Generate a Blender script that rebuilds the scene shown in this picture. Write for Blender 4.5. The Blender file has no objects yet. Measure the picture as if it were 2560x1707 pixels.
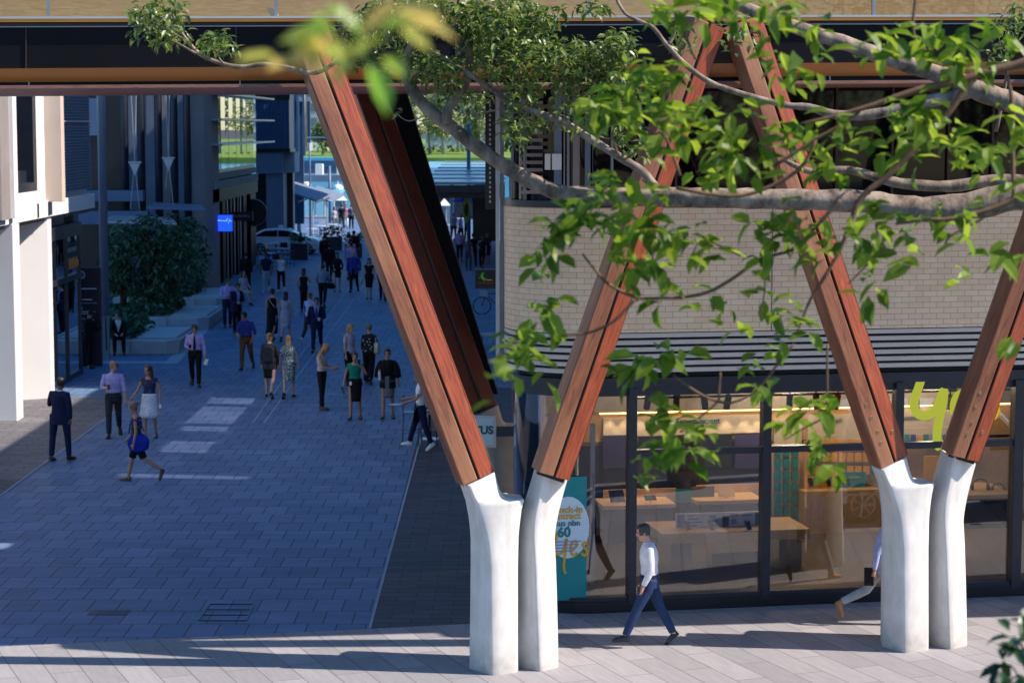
import bpy, bmesh, math, random
from mathutils import Vector, Matrix, noise as mnoise
R = math.radians
V = Vector
random.seed(7)
sc = bpy.context.scene
COL = sc.collection
# ---------------------------------------------------------------- camera model
F, TH, CH = 2.1, math.atan(0.1), 7.3
CT, ST = math.cos(TH), math.sin(TH)
def ray(X, Y):
    u = (X - 1280) / 2560; v = (853.5 - Y) / 2560
    return (u, F * CT + v * ST, -F * ST + v * CT)
def P(X, Y, d):
    r = ray(X, Y); t = d / r[1]
    return V((r[0] * t, d, CH + r[2] * t))
def G(X, Y, z=0.0):
    r = ray(X, Y); t = (z - CH) / r[2]
    return V((r[0] * t, r[1] * t, z))
def PP(X, Y, x0, slope=0.0, axis='y'):
    """point of the pixel ray on the vertical plane y = x0 + slope * x"""
    r = ray(X, Y); t = x0 / (r[1] - slope * r[0])
    return V((r[0] * t, r[1] * t, CH + r[2] * t))
def PXp(X, Y, x):
    r = ray(X, Y); t = x / r[0]
    return V((x, r[1] * t, CH + r[2] * t))
K = 1 / 0.91875
def GD(X, Y, z=0.0): return G(X * K, Y * K, z)
def PD(X, Y, d): return P(X * K, Y * K, d)

# ---------------------------------------------------------------- materials
M = {}
def _nt(name):
    m = bpy.data.materials.new(name); m.use_nodes = True
    nt = m.node_tree; nt.nodes.clear()
    out = nt.nodes.new('ShaderNodeOutputMaterial')
    return m, nt, out
def N(nt, t, **kw):
    n = nt.nodes.new(t)
    for k, v in kw.items():
        if k in n.inputs: n.inputs[k].default_value = v
        else: setattr(n, k, v)
    return n
def c4(c): return (c[0], c[1], c[2], 1)
def sc3(c, f): return tuple(min(1, x * f) for x in c)
def mat(name, col, rough=0.6, var=0.15, scale=6.0, bump=0.0, metal=0.0, spec=0.5, stretch=(1, 1, 1), coat=0.0):
    if name in M: return M[name]
    m, nt, out = _nt(name); L = nt.links.new
    b = N(nt, 'ShaderNodeBsdfPrincipled', Roughness=rough, Metallic=metal)
    b.inputs['Specular IOR Level'].default_value = spec
    b.inputs['Coat Weight'].default_value = coat
    tc = N(nt, 'ShaderNodeTexCoord')
    mp = N(nt, 'ShaderNodeMapping'); mp.inputs['Scale'].default_value = stretch
    L(tc.outputs['Object'], mp.inputs['Vector'])
    nz = N(nt, 'ShaderNodeTexNoise', Scale=scale, Detail=6.0, Roughness=0.6)
    L(mp.outputs[0], nz.inputs['Vector'])
    cr = N(nt, 'ShaderNodeValToRGB')
    cr.color_ramp.elements[0].position = 0.3; cr.color_ramp.elements[1].position = 0.7
    cr.color_ramp.elements[0].color = c4(sc3(col, 1 - var)); cr.color_ramp.elements[1].color = c4(sc3(col, 1 + var))
    L(nz.outputs['Fac'], cr.inputs[0]); L(cr.outputs[0], b.inputs['Base Color'])
    if bump:
        bp = N(nt, 'ShaderNodeBump', Strength=bump, Distance=0.02)
        L(nz.outputs['Fac'], bp.inputs['Height']); L(bp.outputs[0], b.inputs['Normal'])
    L(b.outputs[0], out.inputs[0]); M[name] = m
    return m
def brick_mat(name, c1, c2, cm, w, h, mortar, rot=0.0, rough=0.6, bump=0.3, plane='xy', var=0.25, nscale=1.2, bias=0.0, off=0.5, streak=None, spec=0.4):
    m, nt, out = _nt(name); L = nt.links.new
    b = N(nt, 'ShaderNodeBsdfPrincipled', Roughness=rough)
    b.inputs['Specular IOR Level'].default_value = spec
    tc = N(nt, 'ShaderNodeTexCoord'); mp = N(nt, 'ShaderNodeMapping')
    src = tc.outputs['UV'] if plane == 'uv' else tc.outputs['Object']
    mp.inputs['Rotation'].default_value = (0, 0, rot)
    L(src, mp.inputs['Vector'])
    br = N(nt, 'ShaderNodeTexBrick', Scale=1.0)
    br.inputs['Color1'].default_value = c4(c1); br.inputs['Color2'].default_value = c4(c2); br.inputs['Mortar'].default_value = c4(cm)
    br.inputs['Mortar Size'].default_value = mortar; br.inputs['Brick Width'].default_value = w; br.inputs['Row Height'].default_value = h
    br.inputs['Mortar Smooth'].default_value = 0.1; br.inputs['Bias'].default_value = bias; br.offset = off
    L(mp.outputs[0], br.inputs['Vector'])
    nz = N(nt, 'ShaderNodeTexNoise', Scale=nscale, Detail=8.0, Roughness=0.65)
    if streak:
        m2 = N(nt, 'ShaderNodeMapping'); m2.inputs['Scale'].default_value = streak
        L(mp.outputs[0], m2.inputs['Vector']); L(m2.outputs[0], nz.inputs['Vector'])
    else: L(mp.outputs[0], nz.inputs['Vector'])
    mr = N(nt, 'ShaderNodeMapRange'); mr.inputs['From Min'].default_value = 0.25; mr.inputs['From Max'].default_value = 0.75
    mr.inputs['To Min'].default_value = 1 - var; mr.inputs['To Max'].default_value = 1 + var
    L(nz.outputs['Fac'], mr.inputs['Value'])
    mx = N(nt, 'ShaderNodeMix', data_type='RGBA', blend_type='MULTIPLY'); mx.inputs['Factor'].default_value = 1
    L(br.outputs['Color'], mx.inputs['A']); L(mr.outputs[0], mx.inputs['B'])
    L(mx.outputs['Result'], b.inputs['Base Color'])
    bp = N(nt, 'ShaderNodeBump', Strength=bump, Distance=0.01, invert=True)
    L(br.outputs['Fac'], bp.inputs['Height']); L(bp.outputs[0], b.inputs['Normal'])
    L(b.outputs[0], out.inputs[0]); M[name] = m
    return m
def wood_mat(name, dark, light, rough=0.45, scale=3.0, axis=2, pale=None):
    """long grain along local z (or x)"""
    m, nt, out = _nt(name); L = nt.links.new
    b = N(nt, 'ShaderNodeBsdfPrincipled', Roughness=rough)
    tc = N(nt, 'ShaderNodeTexCoord'); mp = N(nt, 'ShaderNodeMapping')
    s = [9, 9, 9]; s[axis] = 0.7
    mp.inputs['Scale'].default_value = s
    L(tc.outputs['Object'], mp.inputs['Vector'])
    nz = N(nt, 'ShaderNodeTexNoise', Scale=scale, Detail=8.0, Roughness=0.62, Distortion=1.2)
    L(mp.outputs[0], nz.inputs['Vector'])
    cr = N(nt, 'ShaderNodeValToRGB')
    cr.color_ramp.elements[0].position = 0.32; cr.color_ramp.elements[1].position = 0.68
    cr.color_ramp.elements[0].color = c4(dark); cr.color_ramp.elements[1].color = c4(light)
    L(nz.outputs['Fac'], cr.inputs[0])
    col = cr.outputs[0]
    if pale:
        mp2 = N(nt, 'ShaderNodeMapping'); s2 = [1.6, 1.6, 1.6]; s2[axis] = 0.35
        mp2.inputs['Scale'].default_value = s2; L(tc.outputs['Object'], mp2.inputs['Vector'])
        n2 = N(nt, 'ShaderNodeTexNoise', Scale=1.6, Detail=3.0); L(mp2.outputs[0], n2.inputs['Vector'])
        r2 = N(nt, 'ShaderNodeMapRange'); r2.inputs['From Min'].default_value = 0.40; r2.inputs['From Max'].default_value = 0.62
        r2.inputs['To Max'].default_value = 0.42
        L(n2.outputs['Fac'], r2.inputs['Value'])
        mx = N(nt, 'ShaderNodeMix', data_type='RGBA'); L(r2.outputs[0], mx.inputs['Factor'])
        L(col, mx.inputs['A']); mx.inputs['B'].default_value = c4(pale); col = mx.outputs['Result']
    L(col, b.inputs['Base Color'])
    bp = N(nt, 'ShaderNodeBump', Strength=0.25, Distance=0.01); L(nz.outputs['Fac'], bp.inputs['Height']); L(bp.outputs[0], b.inputs['Normal'])
    L(b.outputs[0], out.inputs[0]); M[name] = m
    return m
def glass_mat(name, tint=(0.85, 0.9, 0.88), refl=1.0, rough=0.0, tr=1.0):
    m, nt, out = _nt(name); L = nt.links.new
    fr = N(nt, 'ShaderNodeFresnel', IOR=1.5)
    mu = N(nt, 'ShaderNodeMath', operation='MULTIPLY', use_clamp=True); mu.inputs[1].default_value = refl
    L(fr.outputs[0], mu.inputs[0])
    t = N(nt, 'ShaderNodeBsdfTransparent'); t.inputs[0].default_value = c4(sc3(tint, tr))
    g = N(nt, 'ShaderNodeBsdfGlossy', Roughness=rough)
    mx = N(nt, 'ShaderNodeMixShader'); L(mu.outputs[0], mx.inputs[0]); L(t.outputs[0], mx.inputs[1]); L(g.outputs[0], mx.inputs[2])
    L(mx.outputs[0], out.inputs[0]); M[name] = m
    return m
def emit_mat(name, col, s):
    m, nt, out = _nt(name)
    e = N(nt, 'ShaderNodeEmission', Strength=s); e.inputs[0].default_value = c4(col)
    nt.links.new(e.outputs[0], out.inputs[0]); M[name] = m
    return m
def leaf_mat(name, c1, c2, trans=0.4, scale=1.5, rough=0.4, gloss=0.5):
    m, nt, out = _nt(name); L = nt.links.new
    oi = N(nt, 'ShaderNodeNewGeometry')
    cr = N(nt, 'ShaderNodeValToRGB'); cr.color_ramp.elements[0].color = c4(c1); cr.color_ramp.elements[1].color = c4(c2)
    L(oi.outputs['Random Per Island'], cr.inputs[0])
    b = N(nt, 'ShaderNodeBsdfPrincipled', Roughness=rough); b.inputs['Specular IOR Level'].default_value = gloss
    t = N(nt, 'ShaderNodeBsdfTranslucent')
    hs = N(nt, 'ShaderNodeHueSaturation'); hs.inputs['Value'].default_value = 1.6; hs.inputs['Hue'].default_value = 0.49
    L(cr.outputs[0], hs.inputs['Color']); L(hs.outputs[0], t.inputs[0]); L(cr.outputs[0], b.inputs['Base Color'])
    mx = N(nt, 'ShaderNodeMixShader'); mx.inputs[0].default_value = trans
    L(b.outputs[0], mx.inputs[1]); L(t.outputs[0], mx.inputs[2]); L(mx.outputs[0], out.inputs[0]); M[name] = m
    return m

def stained_mat(name, col, stain, zmax, rough=.8):
    m = mat(name, col, rough, 0.14, 4.5, 0.15, stretch=(1, 1, .5), spec=.25); nt = m.node_tree; L = nt.links.new
    b = next(n for n in nt.nodes if n.type == 'BSDF_PRINCIPLED'); src = b.inputs['Base Color'].links[0].from_socket
    tc = N(nt, 'ShaderNodeTexCoord'); sp = N(nt, 'ShaderNodeSeparateXYZ'); L(tc.outputs['Object'], sp.inputs[0])
    mr = N(nt, 'ShaderNodeMapRange'); mr.inputs['From Min'].default_value = zmax; mr.inputs['From Max'].default_value = 0.0; L(sp.outputs['Z'], mr.inputs['Value'])
    n1 = N(nt, 'ShaderNodeTexNoise', Scale=9.0, Detail=6.0); L(tc.outputs['Object'], n1.inputs['Vector'])
    mp = N(nt, 'ShaderNodeMapping'); mp.inputs['Scale'].default_value = (7, 7, .35); L(tc.outputs['Object'], mp.inputs[0])
    n2 = N(nt, 'ShaderNodeTexNoise', Scale=1.5, Detail=4.0); L(mp.outputs[0], n2.inputs['Vector'])
    m1 = N(nt, 'ShaderNodeMath', operation='MULTIPLY', use_clamp=True); L(mr.outputs[0], m1.inputs[0]); L(n1.outputs['Fac'], m1.inputs[1])
    r2 = N(nt, 'ShaderNodeMapRange'); r2.inputs['From Min'].default_value = .56; r2.inputs['From Max'].default_value = .75; r2.inputs['To Max'].default_value = .2; L(n2.outputs['Fac'], r2.inputs['Value'])
    ad = N(nt, 'ShaderNodeMath', operation='ADD', use_clamp=True); L(m1.outputs[0], ad.inputs[0]); L(r2.outputs[0], ad.inputs[1])
    mx = N(nt, 'ShaderNodeMix', data_type='RGBA'); L(ad.outputs[0], mx.inputs['Factor']); L(src, mx.inputs['A']); mx.inputs['B'].default_value = c4(stain); L(mx.outputs['Result'], b.inputs['Base Color'])
    return m

# ---------------------------------------------------------------- object helpers
def tag(o, label=None, cat=None, group=None, kind=None):
    if label: o['label'] = label
    if cat: o['category'] = cat
    if group: o['group'] = group
    if kind: o['kind'] = kind
    return o
def thing(name, label, cat, loc=(0, 0, 0), rz=0.0, group=None):
    o = bpy.data.objects.new(name, None); COL.objects.link(o)
    o.empty_display_size = 0.2
    o.location = loc; o.rotation_euler = (0, 0, rz)
    return tag(o, label, cat, group)
class MB:
    def __init__(self): self.v = []; self.f = []; self.uv = None
    def add(self, vs, fs):
        n = len(self.v); self.v += [tuple(x) for x in vs]; self.f += [tuple(i + n for i in f) for f in fs]; return self
    def hexa(self, p):   # 8 points: bottom ring 0-3, top ring 4-7
        return self.add(p, [(3, 2, 1, 0), (4, 5, 6, 7), (0, 1, 5, 4), (1, 2, 6, 5), (2, 3, 7, 6), (3, 0, 4, 7)])
    def box(self, a, b):
        x0, y0, z0 = a; x1, y1, z1 = b
        if x0 > x1: x0, x1 = x1, x0
        if y0 > y1: y0, y1 = y1, y0
        if z0 > z1: z0, z1 = z1, z0
        return self.hexa([(x0, y0, z0), (x1, y0, z0), (x1, y1, z0), (x0, y1, z0), (x0, y0, z1), (x1, y0, z1), (x1, y1, z1), (x0, y1, z1)])
    def sbox(self, o, e, n, a, b):
        """box in a frame: origin o, horizontal axis e, horizontal axis n, z up; a, b = (along e, along n, z)"""
        q = []
        for z in (a[2], b[2]):
            for (s, t) in ((a[0], a[1]), (b[0], a[1]), (b[0], b[1]), (a[0], b[1])):
                p = o + e * s + n * t; q.append((p.x, p.y, o.z + z))
        return self.hexa(q)
    def quad(self, a, b, c, d): return self.add([a, b, c, d], [(0, 1, 2, 3)])
    def prism(self, poly, vec):
        n = len(poly); v = [V(p) for p in poly]; w = [p + V(vec) for p in v]
        return self.add(v + w, [tuple(range(n - 1, -1, -1)), tuple(range(n, 2 * n))] + [(i, (i + 1) % n, n + (i + 1) % n, n + i) for i in range(n)])
    def loft(self, rings, close=True, caps=True):
        n = len(rings[0]); vs = [p for r in rings for p in r]; fs = []
        for k in range(len(rings) - 1):
            for i in range(n if close else n - 1):
                j = (i + 1) % n
                fs.append((k * n + i, k * n + j, (k + 1) * n + j, (k + 1) * n + i))
        if caps: fs += [tuple(range(n - 1, -1, -1)), tuple(range((len(rings) - 1) * n, len(rings) * n))]
        return self.add(vs, fs)
    def tube(self, pts, rads, n=8, caps=True, up=None):
        pts = [V(p) for p in pts]
        if not hasattr(rads, '__len__'): rads = [rads] * len(pts)
        rings = []; t0 = (pts[1] - pts[0]).normalized()
        a = t0.cross(V((0, 0, 1)))
        if a.length < 1e-3: a = t0.cross(V((1, 0, 0)))
        a.normalize()
        for i, p in enumerate(pts):
            if i == 0: t = pts[1] - pts[0]
            elif i == len(pts) - 1: t = pts[-1] - pts[-2]
            else: t = (pts[i + 1] - pts[i]).normalized() + (pts[i] - pts[i - 1]).normalized()
            t.normalize(); a = (a - t * a.dot(t)).normalized(); b = t.cross(a)
            rings.append([p + (a * math.cos(2 * math.pi * k / n) + b * math.sin(2 * math.pi * k / n)) * rads[i] for k in range(n)])
        return self.loft(rings, True, caps)
    def cyl(self, p, q, r, n=12): return self.tube([p, q], [r, r], n)
    def ell(self, c, r, nu=12, nv=8, mtx=None):
        rings = []
        for j in range(nv + 1):
            th = math.pi * (j + 0.02) / (nv + 0.04); row = []
            for i in range(nu):
                ph = 2 * math.pi * i / nu
                p = V((r[0] * math.sin(th) * math.cos(ph), r[1] * math.sin(th) * math.sin(ph), -r[2] * math.cos(th)))
                if mtx: p = mtx @ p
                row.append(V(c) + p)
            rings.append(row)
        return self.loft(rings)
    def mesh(self, name):
        me = bpy.data.meshes.new(name); me.from_pydata(self.v, [], self.f); me.update(); return me
    def build(self, name, m, parent=None, smooth=False, bevel=0.0, label=None, auto=None):
        me = self.mesh(name)
        if m is not None: me.materials.append(m)
        o = bpy.data.objects.new(name, me); COL.objects.link(o)
        if parent is not None: o.parent = parent
        if smooth or auto:
            me.shade_smooth()
            if auto: me.set_sharp_from_angle(angle=R(auto))
        if bevel:
            bv = o.modifiers.new('Bevel', 'BEVEL'); bv.width = bevel; bv.segments = 2; bv.limit_method = 'ANGLE'
        if label: o['label'] = label
        return o
def copy_tree(o, parent=None):
    c = o.copy(); COL.objects.link(c)
    if parent is not None: c.parent = parent
    for ch in list(o.children): copy_tree(ch, c)
    return c
def struct(o): o['kind'] = 'structure'; return o
def text(name, body, size, m, parent=None, ext=0.005, align='CENTER', bold=0.0, shear=0.0):
    cu = bpy.data.curves.new(name, 'FONT'); cu.body = body; cu.size = size; cu.extrude = ext; cu.align_x = align; cu.align_y = 'CENTER'
    cu.offset = bold; cu.shear = shear; cu.resolution_u = 4
    tmp = bpy.data.objects.new(name, cu); COL.objects.link(tmp)
    bpy.context.view_layer.update()
    dg = bpy.context.evaluated_depsgraph_get()
    me = bpy.data.meshes.new_from_object(tmp.evaluated_get(dg))
    bpy.data.objects.remove(tmp); bpy.data.curves.remove(cu)
    me.name = name; me.materials.clear(); me.materials.append(m)
    o = bpy.data.objects.new(name, me); COL.objects.link(o)
    if parent is not None: o.parent = parent
    return o
def face_frame(o, p, ex, up=V((0, 0, 1))):
    """orient an object so its x runs along ex and its y along up"""
    ex = V(ex).normalized(); ez = ex.cross(up).normalized()
    m = Matrix(((ex.x, up.x, ez.x, p[0]), (ex.y, up.y, ez.y, p[1]), (ex.z, up.z, ez.z, p[2]), (0, 0, 0, 1)))
    o.matrix_local = m
    return o

# ---------------------------------------------------------------- camera, sun, sky
cam = bpy.data.cameras.new('camera'); co = bpy.data.objects.new('camera', cam); COL.objects.link(co)
co.location = (0, 0, CH); co.rotation_euler = (math.pi / 2 - TH, 0, 0)
cam.sensor_width = 36; cam.lens = 36 * F; cam.clip_end = 8000; cam.clip_start = 0.05
cam.dof.use_dof = True; cam.dof.focus_distance = 28.5; cam.dof.aperture_fstop = 3.4
sc.camera = co
TX, TY = 1.0, 0.15           # ground shift of a shadow per metre of height: left, and slightly away
sund = V((TX, -TY, 1.0)).normalized()
sl = bpy.data.lights.new('sun', 'SUN'); so = bpy.data.objects.new('sun', sl); COL.objects.link(so)
sl.energy = 5.0; sl.angle = R(0.53); sl.color = (1.0, 0.91, 0.80)
so.rotation_euler = sund.to_track_quat('Z', 'Y').to_euler(); so.location = (30, -5, 40)
w = bpy.data.worlds.new('World'); sc.world = w; w.use_nodes = True
wn = w.node_tree; bg = wn.nodes['Background']
sky = wn.nodes.new('ShaderNodeTexSky'); sky.sky_type = 'NISHITA'; sky.sun_disc = False
sky.sun_elevation = math.asin(sund.z); sky.sun_rotation = math.atan2(sund.x, sund.y)
sky.air_density = 1.0; sky.dust_density = 0.3; sky.ozone_density = 4.0
hsv = wn.nodes.new('ShaderNodeHueSaturation'); hsv.inputs['Saturation'].default_value = 1.3
wn.links.new(sky.outputs[0], hsv.inputs['Color']); wn.links.new(hsv.outputs[0], bg.inputs[0])
bg.inputs[1].default_value = 0.13
sc.view_settings.view_transform = 'Standard'; sc.view_settings.look = 'None'; sc.view_settings.gamma = 1.0
sc.view_settings.exposure = 0.56
sc.cycles.use_denoising = True
sc.cycles.max_bounces = 8; sc.cycles.transparent_max_bounces = 12
sc.cycles.sample_clamp_indirect = 6
# ================================================================ materials of the place
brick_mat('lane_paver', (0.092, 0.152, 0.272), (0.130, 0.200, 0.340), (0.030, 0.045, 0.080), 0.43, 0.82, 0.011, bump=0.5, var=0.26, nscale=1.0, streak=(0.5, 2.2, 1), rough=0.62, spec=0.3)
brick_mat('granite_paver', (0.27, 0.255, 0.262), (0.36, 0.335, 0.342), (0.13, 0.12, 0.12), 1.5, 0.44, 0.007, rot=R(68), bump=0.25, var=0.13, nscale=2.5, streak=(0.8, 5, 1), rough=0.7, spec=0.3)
brick_mat('dark_paver', (0.050, 0.045, 0.062), (0.075, 0.065, 0.080), (0.025, 0.022, 0.03), 0.6, 0.30, 0.012, bump=0.6, var=0.35, nscale=1.5, streak=(0.7, 4, 1), rough=0.65, spec=0.3)
brick_mat('margin_paver', (0.14, 0.13, 0.14), (0.19, 0.175, 0.185), (0.05, 0.045, 0.05), 0.6, 0.30, 0.012, bump=0.6, var=0.3, nscale=1.5, streak=(0.7, 4, 1), rough=0.65, spec=0.3)
brick_mat('herring_paver', (0.075, 0.070, 0.080), (0.115, 0.105, 0.115), (0.03, 0.028, 0.03), 0.6, 0.30, 0.02, rot=R(45), bump=0.6, var=0.25, rough=0.65)
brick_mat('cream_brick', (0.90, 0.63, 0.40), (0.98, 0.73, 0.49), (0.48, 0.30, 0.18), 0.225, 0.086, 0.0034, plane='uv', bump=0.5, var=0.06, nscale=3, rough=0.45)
stained_mat('concrete_white', (0.70, 0.665, 0.62), (0.34, 0.30, 0.26), 0.5)
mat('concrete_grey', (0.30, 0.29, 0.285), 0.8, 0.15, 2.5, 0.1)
mat('concrete_planter', (0.42, 0.45, 0.47), 0.75, 0.10, 2.0, 0.08)
mat('white_paint', (0.80, 0.775, 0.75), 0.5, 0.03, 1.0)
mat('dimmed_white', (0.66, 0.52, 0.42), 0.55, 0.05, 1.0)  # white paint with weak grazing sun put into its peach tint
mat('orange_panel', (0.44, 0.155, 0.030), 0.38, 0.10, 1.2, stretch=(0.3, 1, 1))
mat('bright_orange', (0.78, 0.30, 0.04), 0.4, 0.08, 2.0)
mat('black_panel', (0.006, 0.005, 0.006), 0.5, 0.3, 1.0, spec=0.15)
mat('black_steel', (0.010, 0.010, 0.014), 0.35, 0.2, 3.0)
mat('navy_steel', (0.018, 0.022, 0.034), 0.35, 0.2, 3.0)
mat('grey_steel', (0.30, 0.30, 0.32), 0.38, 0.1, 4.0, metal=0.4)
mat('light_alu', (0.50, 0.50, 0.51), 0.35, 0.06, 3.0, metal=0.3)
mat('blue_steel', (0.10, 0.17, 0.28), 0.4, 0.12, 2.0)
mat('slate_blue', (0.16, 0.20, 0.27), 0.6, 0.12, 1.0)
mat('warm_concrete', (0.27, 0.235, 0.225), 0.75, 0.14, 0.7)
mat('pole_grey', (0.30, 0.29, 0.32), 0.4, 0.08, 1.0, metal=0.2)
mat('corrugated_blue', (0.035, 0.085, 0.18), 0.4, 0.15, 1.0)
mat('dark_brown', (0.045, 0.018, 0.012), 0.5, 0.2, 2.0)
wood_mat('timber_brown', (0.125, 0.040, 0.022), (0.32, 0.115, 0.052), rough=0.5, pale=(0.46, 0.24, 0.125))
wood_mat('timber_red', (0.20, 0.034, 0.014), (0.42, 0.092, 0.034), rough=0.38)
wood_mat('timber_shaded', (0.10, 0.022, 0.014), (0.17, 0.040, 0.022), rough=0.45)  # rear arm timber, darkened for the shade under the deck
wood_mat('soffit_wood', (0.20, 0.085, 0.055), (0.34, 0.16, 0.11), rough=0.55, axis=0)
wood_mat('tan_wood', (0.36, 0.215, 0.085), (0.52, 0.33, 0.14), rough=0.5, axis=0)
wood_mat('shop_wood', (0.50, 0.30, 0.13), (0.62, 0.40, 0.19), rough=0.45, axis=0)
glass_mat('clear_glass', (0.93, 0.93, 0.90), .7)
mat('slat_beige', (0.66, 0.57, 0.50), 0.5, 0.05, 2.0)
mat('void_grey', (0.022, 0.020, 0.022), 0.7, 0.2)
glass_mat('green_glass', (0.80, 0.93, 0.80), 1.3)
glass_mat('shop_glass', (0.86, 0.86, 0.88), 3.0)
glass_mat('smoked_glass', (0.17, 0.19, 0.25), 0.9)
glass_mat('mirror_glass', (0.10, 0.14, 0.16), 7.0)
mat('upper_glass', (0.004, 0.004, 0.006), 0.03, 0.1, 1.0, spec=0.25)
mat('dark_glass', (0.010, 0.014, 0.022), 0.04, 0.2, 1.0, spec=0.9)
mat('line_white', (0.30, 0.36, 0.44), 0.7, 0.1, 3.0)
mat('asphalt', (0.05, 0.05, 0.052), 0.9, 0.2, 12.0, 0.2)

# ================================================================ ground
def sheet(name, poly, z, m):
    b = MB(); b.add([(p[0], p[1], z) for p in poly], [tuple(range(len(poly)))])
    return struct(b.build(name, M[m]))
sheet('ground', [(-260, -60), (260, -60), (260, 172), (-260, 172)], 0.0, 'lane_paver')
FB = lambda x: 31.28 + 0.21 * x
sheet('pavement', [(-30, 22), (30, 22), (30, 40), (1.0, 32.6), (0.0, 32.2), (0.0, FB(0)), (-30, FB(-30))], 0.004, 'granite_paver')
sheet('paving_band', [(-2.08, FB(-2.08)), (-0.01, FB(-.01)), (-0.01, 60), (-2.3, 60)], 0.004, 'dark_paver')
sheet('paving_margin', [(-20, FB(-20)), (-10.1, FB(-10.1)), (-10.2, 57.8), (-20, 57.8)], 0.004, 'margin_paver')
sheet('paving_apron', [(-20, FB(-20) + 0.01), (-10.11, FB(-10.11) + 0.01), (-10.15, 44.2), (-20, 44.2)], 0.008, 'herring_paver')
b = MB()
for x0, x1, y0, y1 in ((-10.14, -10.10, FB(-10.1), 57.8), (-2.10, -2.06, FB(-2.1), 60)):
    b.add([(x0, y0, .012), (x1, y0, .012), (x1 - .1, y1, .012), (x0 - .1, y1, .012)], [(0, 1, 2, 3)])
struct(b.build('paving_edge_line', M['line_white']))
b = MB()
for (a, c) in (((632, 1057), (880, 708)), ((660, 1057), (913, 710))):
    p, q = G(*a), G(*c)
    b.add([(p.x - .02, p.y, .008), (p.x + .02, p.y, .008), (q.x + .02, q.y, .008), (q.x - .02, q.y, .008)], [(0, 1, 2, 3)])
struct(b.build('drain_slot_line', M['line_white']))
sheet('road', [(-200, 4), (200, 4), (200, 21.5), (-200, 21.5)], 0.004, 'asphalt')
b = MB(); b.box((-200, 21.52, 0), (200, 21.8, 0.1)); struct(b.build('kerb', M['concrete_grey'], bevel=0.02))
# lighter strips of paving beside the planters
b = MB()
for q in ([(-15.5, 66.2), (-10.35, 66.2), (-10.35, 66.75), (-15.5, 66.75)], [(-10.75, 66.0), (-10.35, 66.0), (-11.5, 88), (-11.9, 88)]):
    b.add([(x, y, 0.006 + 0.003 * (q[0][0] > -12)) for x, y in q], [(0, 1, 2, 3)])
struct(b.build('paving_strip', M['line_white']))
# service hatch and vent grilles let into the lane paving
def hatch():
    t = thing('access_hatch', 'square access hatch cover let into the shaded lane paving', 'hatch cover', G(575, 1530))
    a, c_, d_, e_ = G(497, 1551), G(615, 1551), G(634, 1510), G(524, 1510)
    o = t.location
    def rim(p, q, w, nm):
        p = V(p) - o; q = V(q) - o; n = (q - p).normalized().cross(V((0, 0, 1))) * w
        mb = MB(); mb.hexa([p - n, q - n, q + n, p + n, p - n + V((0, 0, .012)), q - n + V((0, 0, .012)), q + n + V((0, 0, .012)), p + n + V((0, 0, .012))])
        mb.build(nm, M['black_steel'], t)
    for p, q in ((a, c_), (c_, d_), (d_, e_), (e_, a)): rim(p, q, 0.012, 'hatch_frame')
    for k in (0.33, 0.66): rim(V(a).lerp(V(e_), k), V(c_).lerp(V(d_), k), 0.006, 'cover_joint')
hatch()
def grille(X, Y, w, lab):
    p = G(X, Y); t = thing('floor_grille', lab, 'floor grille', p)
    for k in range(14):
        mb = MB(); mb.box((-w / 2 + k * w / 14, -.16, 0), (-w / 2 + k * w / 14 + w / 30, .16, .010)); mb.build('bar', M['black_steel'], t)
grille(274, 1531, 0.62, 'dark slotted floor grille in the lane paving nearest the front pavement')

# ================================================================ footbridge
DS = 0.12
def dk(X, Y, off): return PP(X, Y, 28.58 + off, DS)
DE = V((1, DS, 0)).normalized(); DN = V((-DS, 1, 0)).normalized()
bridge = thing('footbridge', 'timber lined footbridge with orange and black fascia crossing above the lane', 'footbridge', (0, 28.95, 7.8))
def strip(name, m, tl, tr, bl, br, off, th, boff=0.0, x0=-900, x1=5400, lab=None):
    def ln(l, r, X): return l + (r - l) * X / 2400.0
    q = []
    for (l, r, o_) in ((bl, br, off + boff), (tl, tr, off)):
        a = dk(x0, ln(l, r, x0), o_); c = dk(x1, ln(l, r, x1), o_)
        q.append((a, c))
    (a, c), (d, e) = q
    n = DN * th
    n2 = DN * (th - boff)
    mb = MB(); mb.hexa([a, c, c + n2, a + n2, d, e, e + n, d + n])
    o = mb.build(name, M[m]); o.parent = bridge; o.matrix_parent_inverse = Matrix.Translation(-bridge.location)
    if lab: o['label'] = lab
    return o
strip('soffit', 'soffit_wood', 214, 200, 222, 208, 0.0, 7.1)
strip('recess_band', 'black_panel', 206, 188, 214.5, 200.5, 0.10, 0.4)
strip('orange_fascia', 'orange_panel', 172, 155, 206.5, 188.5, -0.03, 0.5, 0.12)
strip('black_fascia', 'black_panel', 68.5, 60.5, 172.5, 155.5, 0.02, 0.5)
strip('trim_line', 'grey_steel', 66.5, 58.5, 69, 61, -0.01, 0.3)
strip('brown_band', 'dark_brown', 55, 50, 67, 59, 0.03, 0.4)  # fascia band of dark brown colour
strip('orange_edge', 'bright_orange', 47, 42, 55.5, 50.5, -0.06, 0.5)
strip('steel_edge', 'light_alu', 42.5, 37.5, 47.5, 42.5, -0.07, 0.4)
strip('deck_slab', 'concrete_grey', 60, 52, 150, 130, 0.6, 6.2)
strip('timber_wall', 'tan_wood', -95, -95, 50, 44, 0.9, 0.2)
strip('glass_balustrade', 'clear_glass', -70, -72, 43, 38, -0.03, 0.015)
for X in (120, 690, 1080, 1470, 1830, 2185):
    strip('balustrade_post', 'grey_steel', -70, -72, 43, 38, -0.05, 0.05, x0=X - 4, x1=X + 4)
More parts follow.
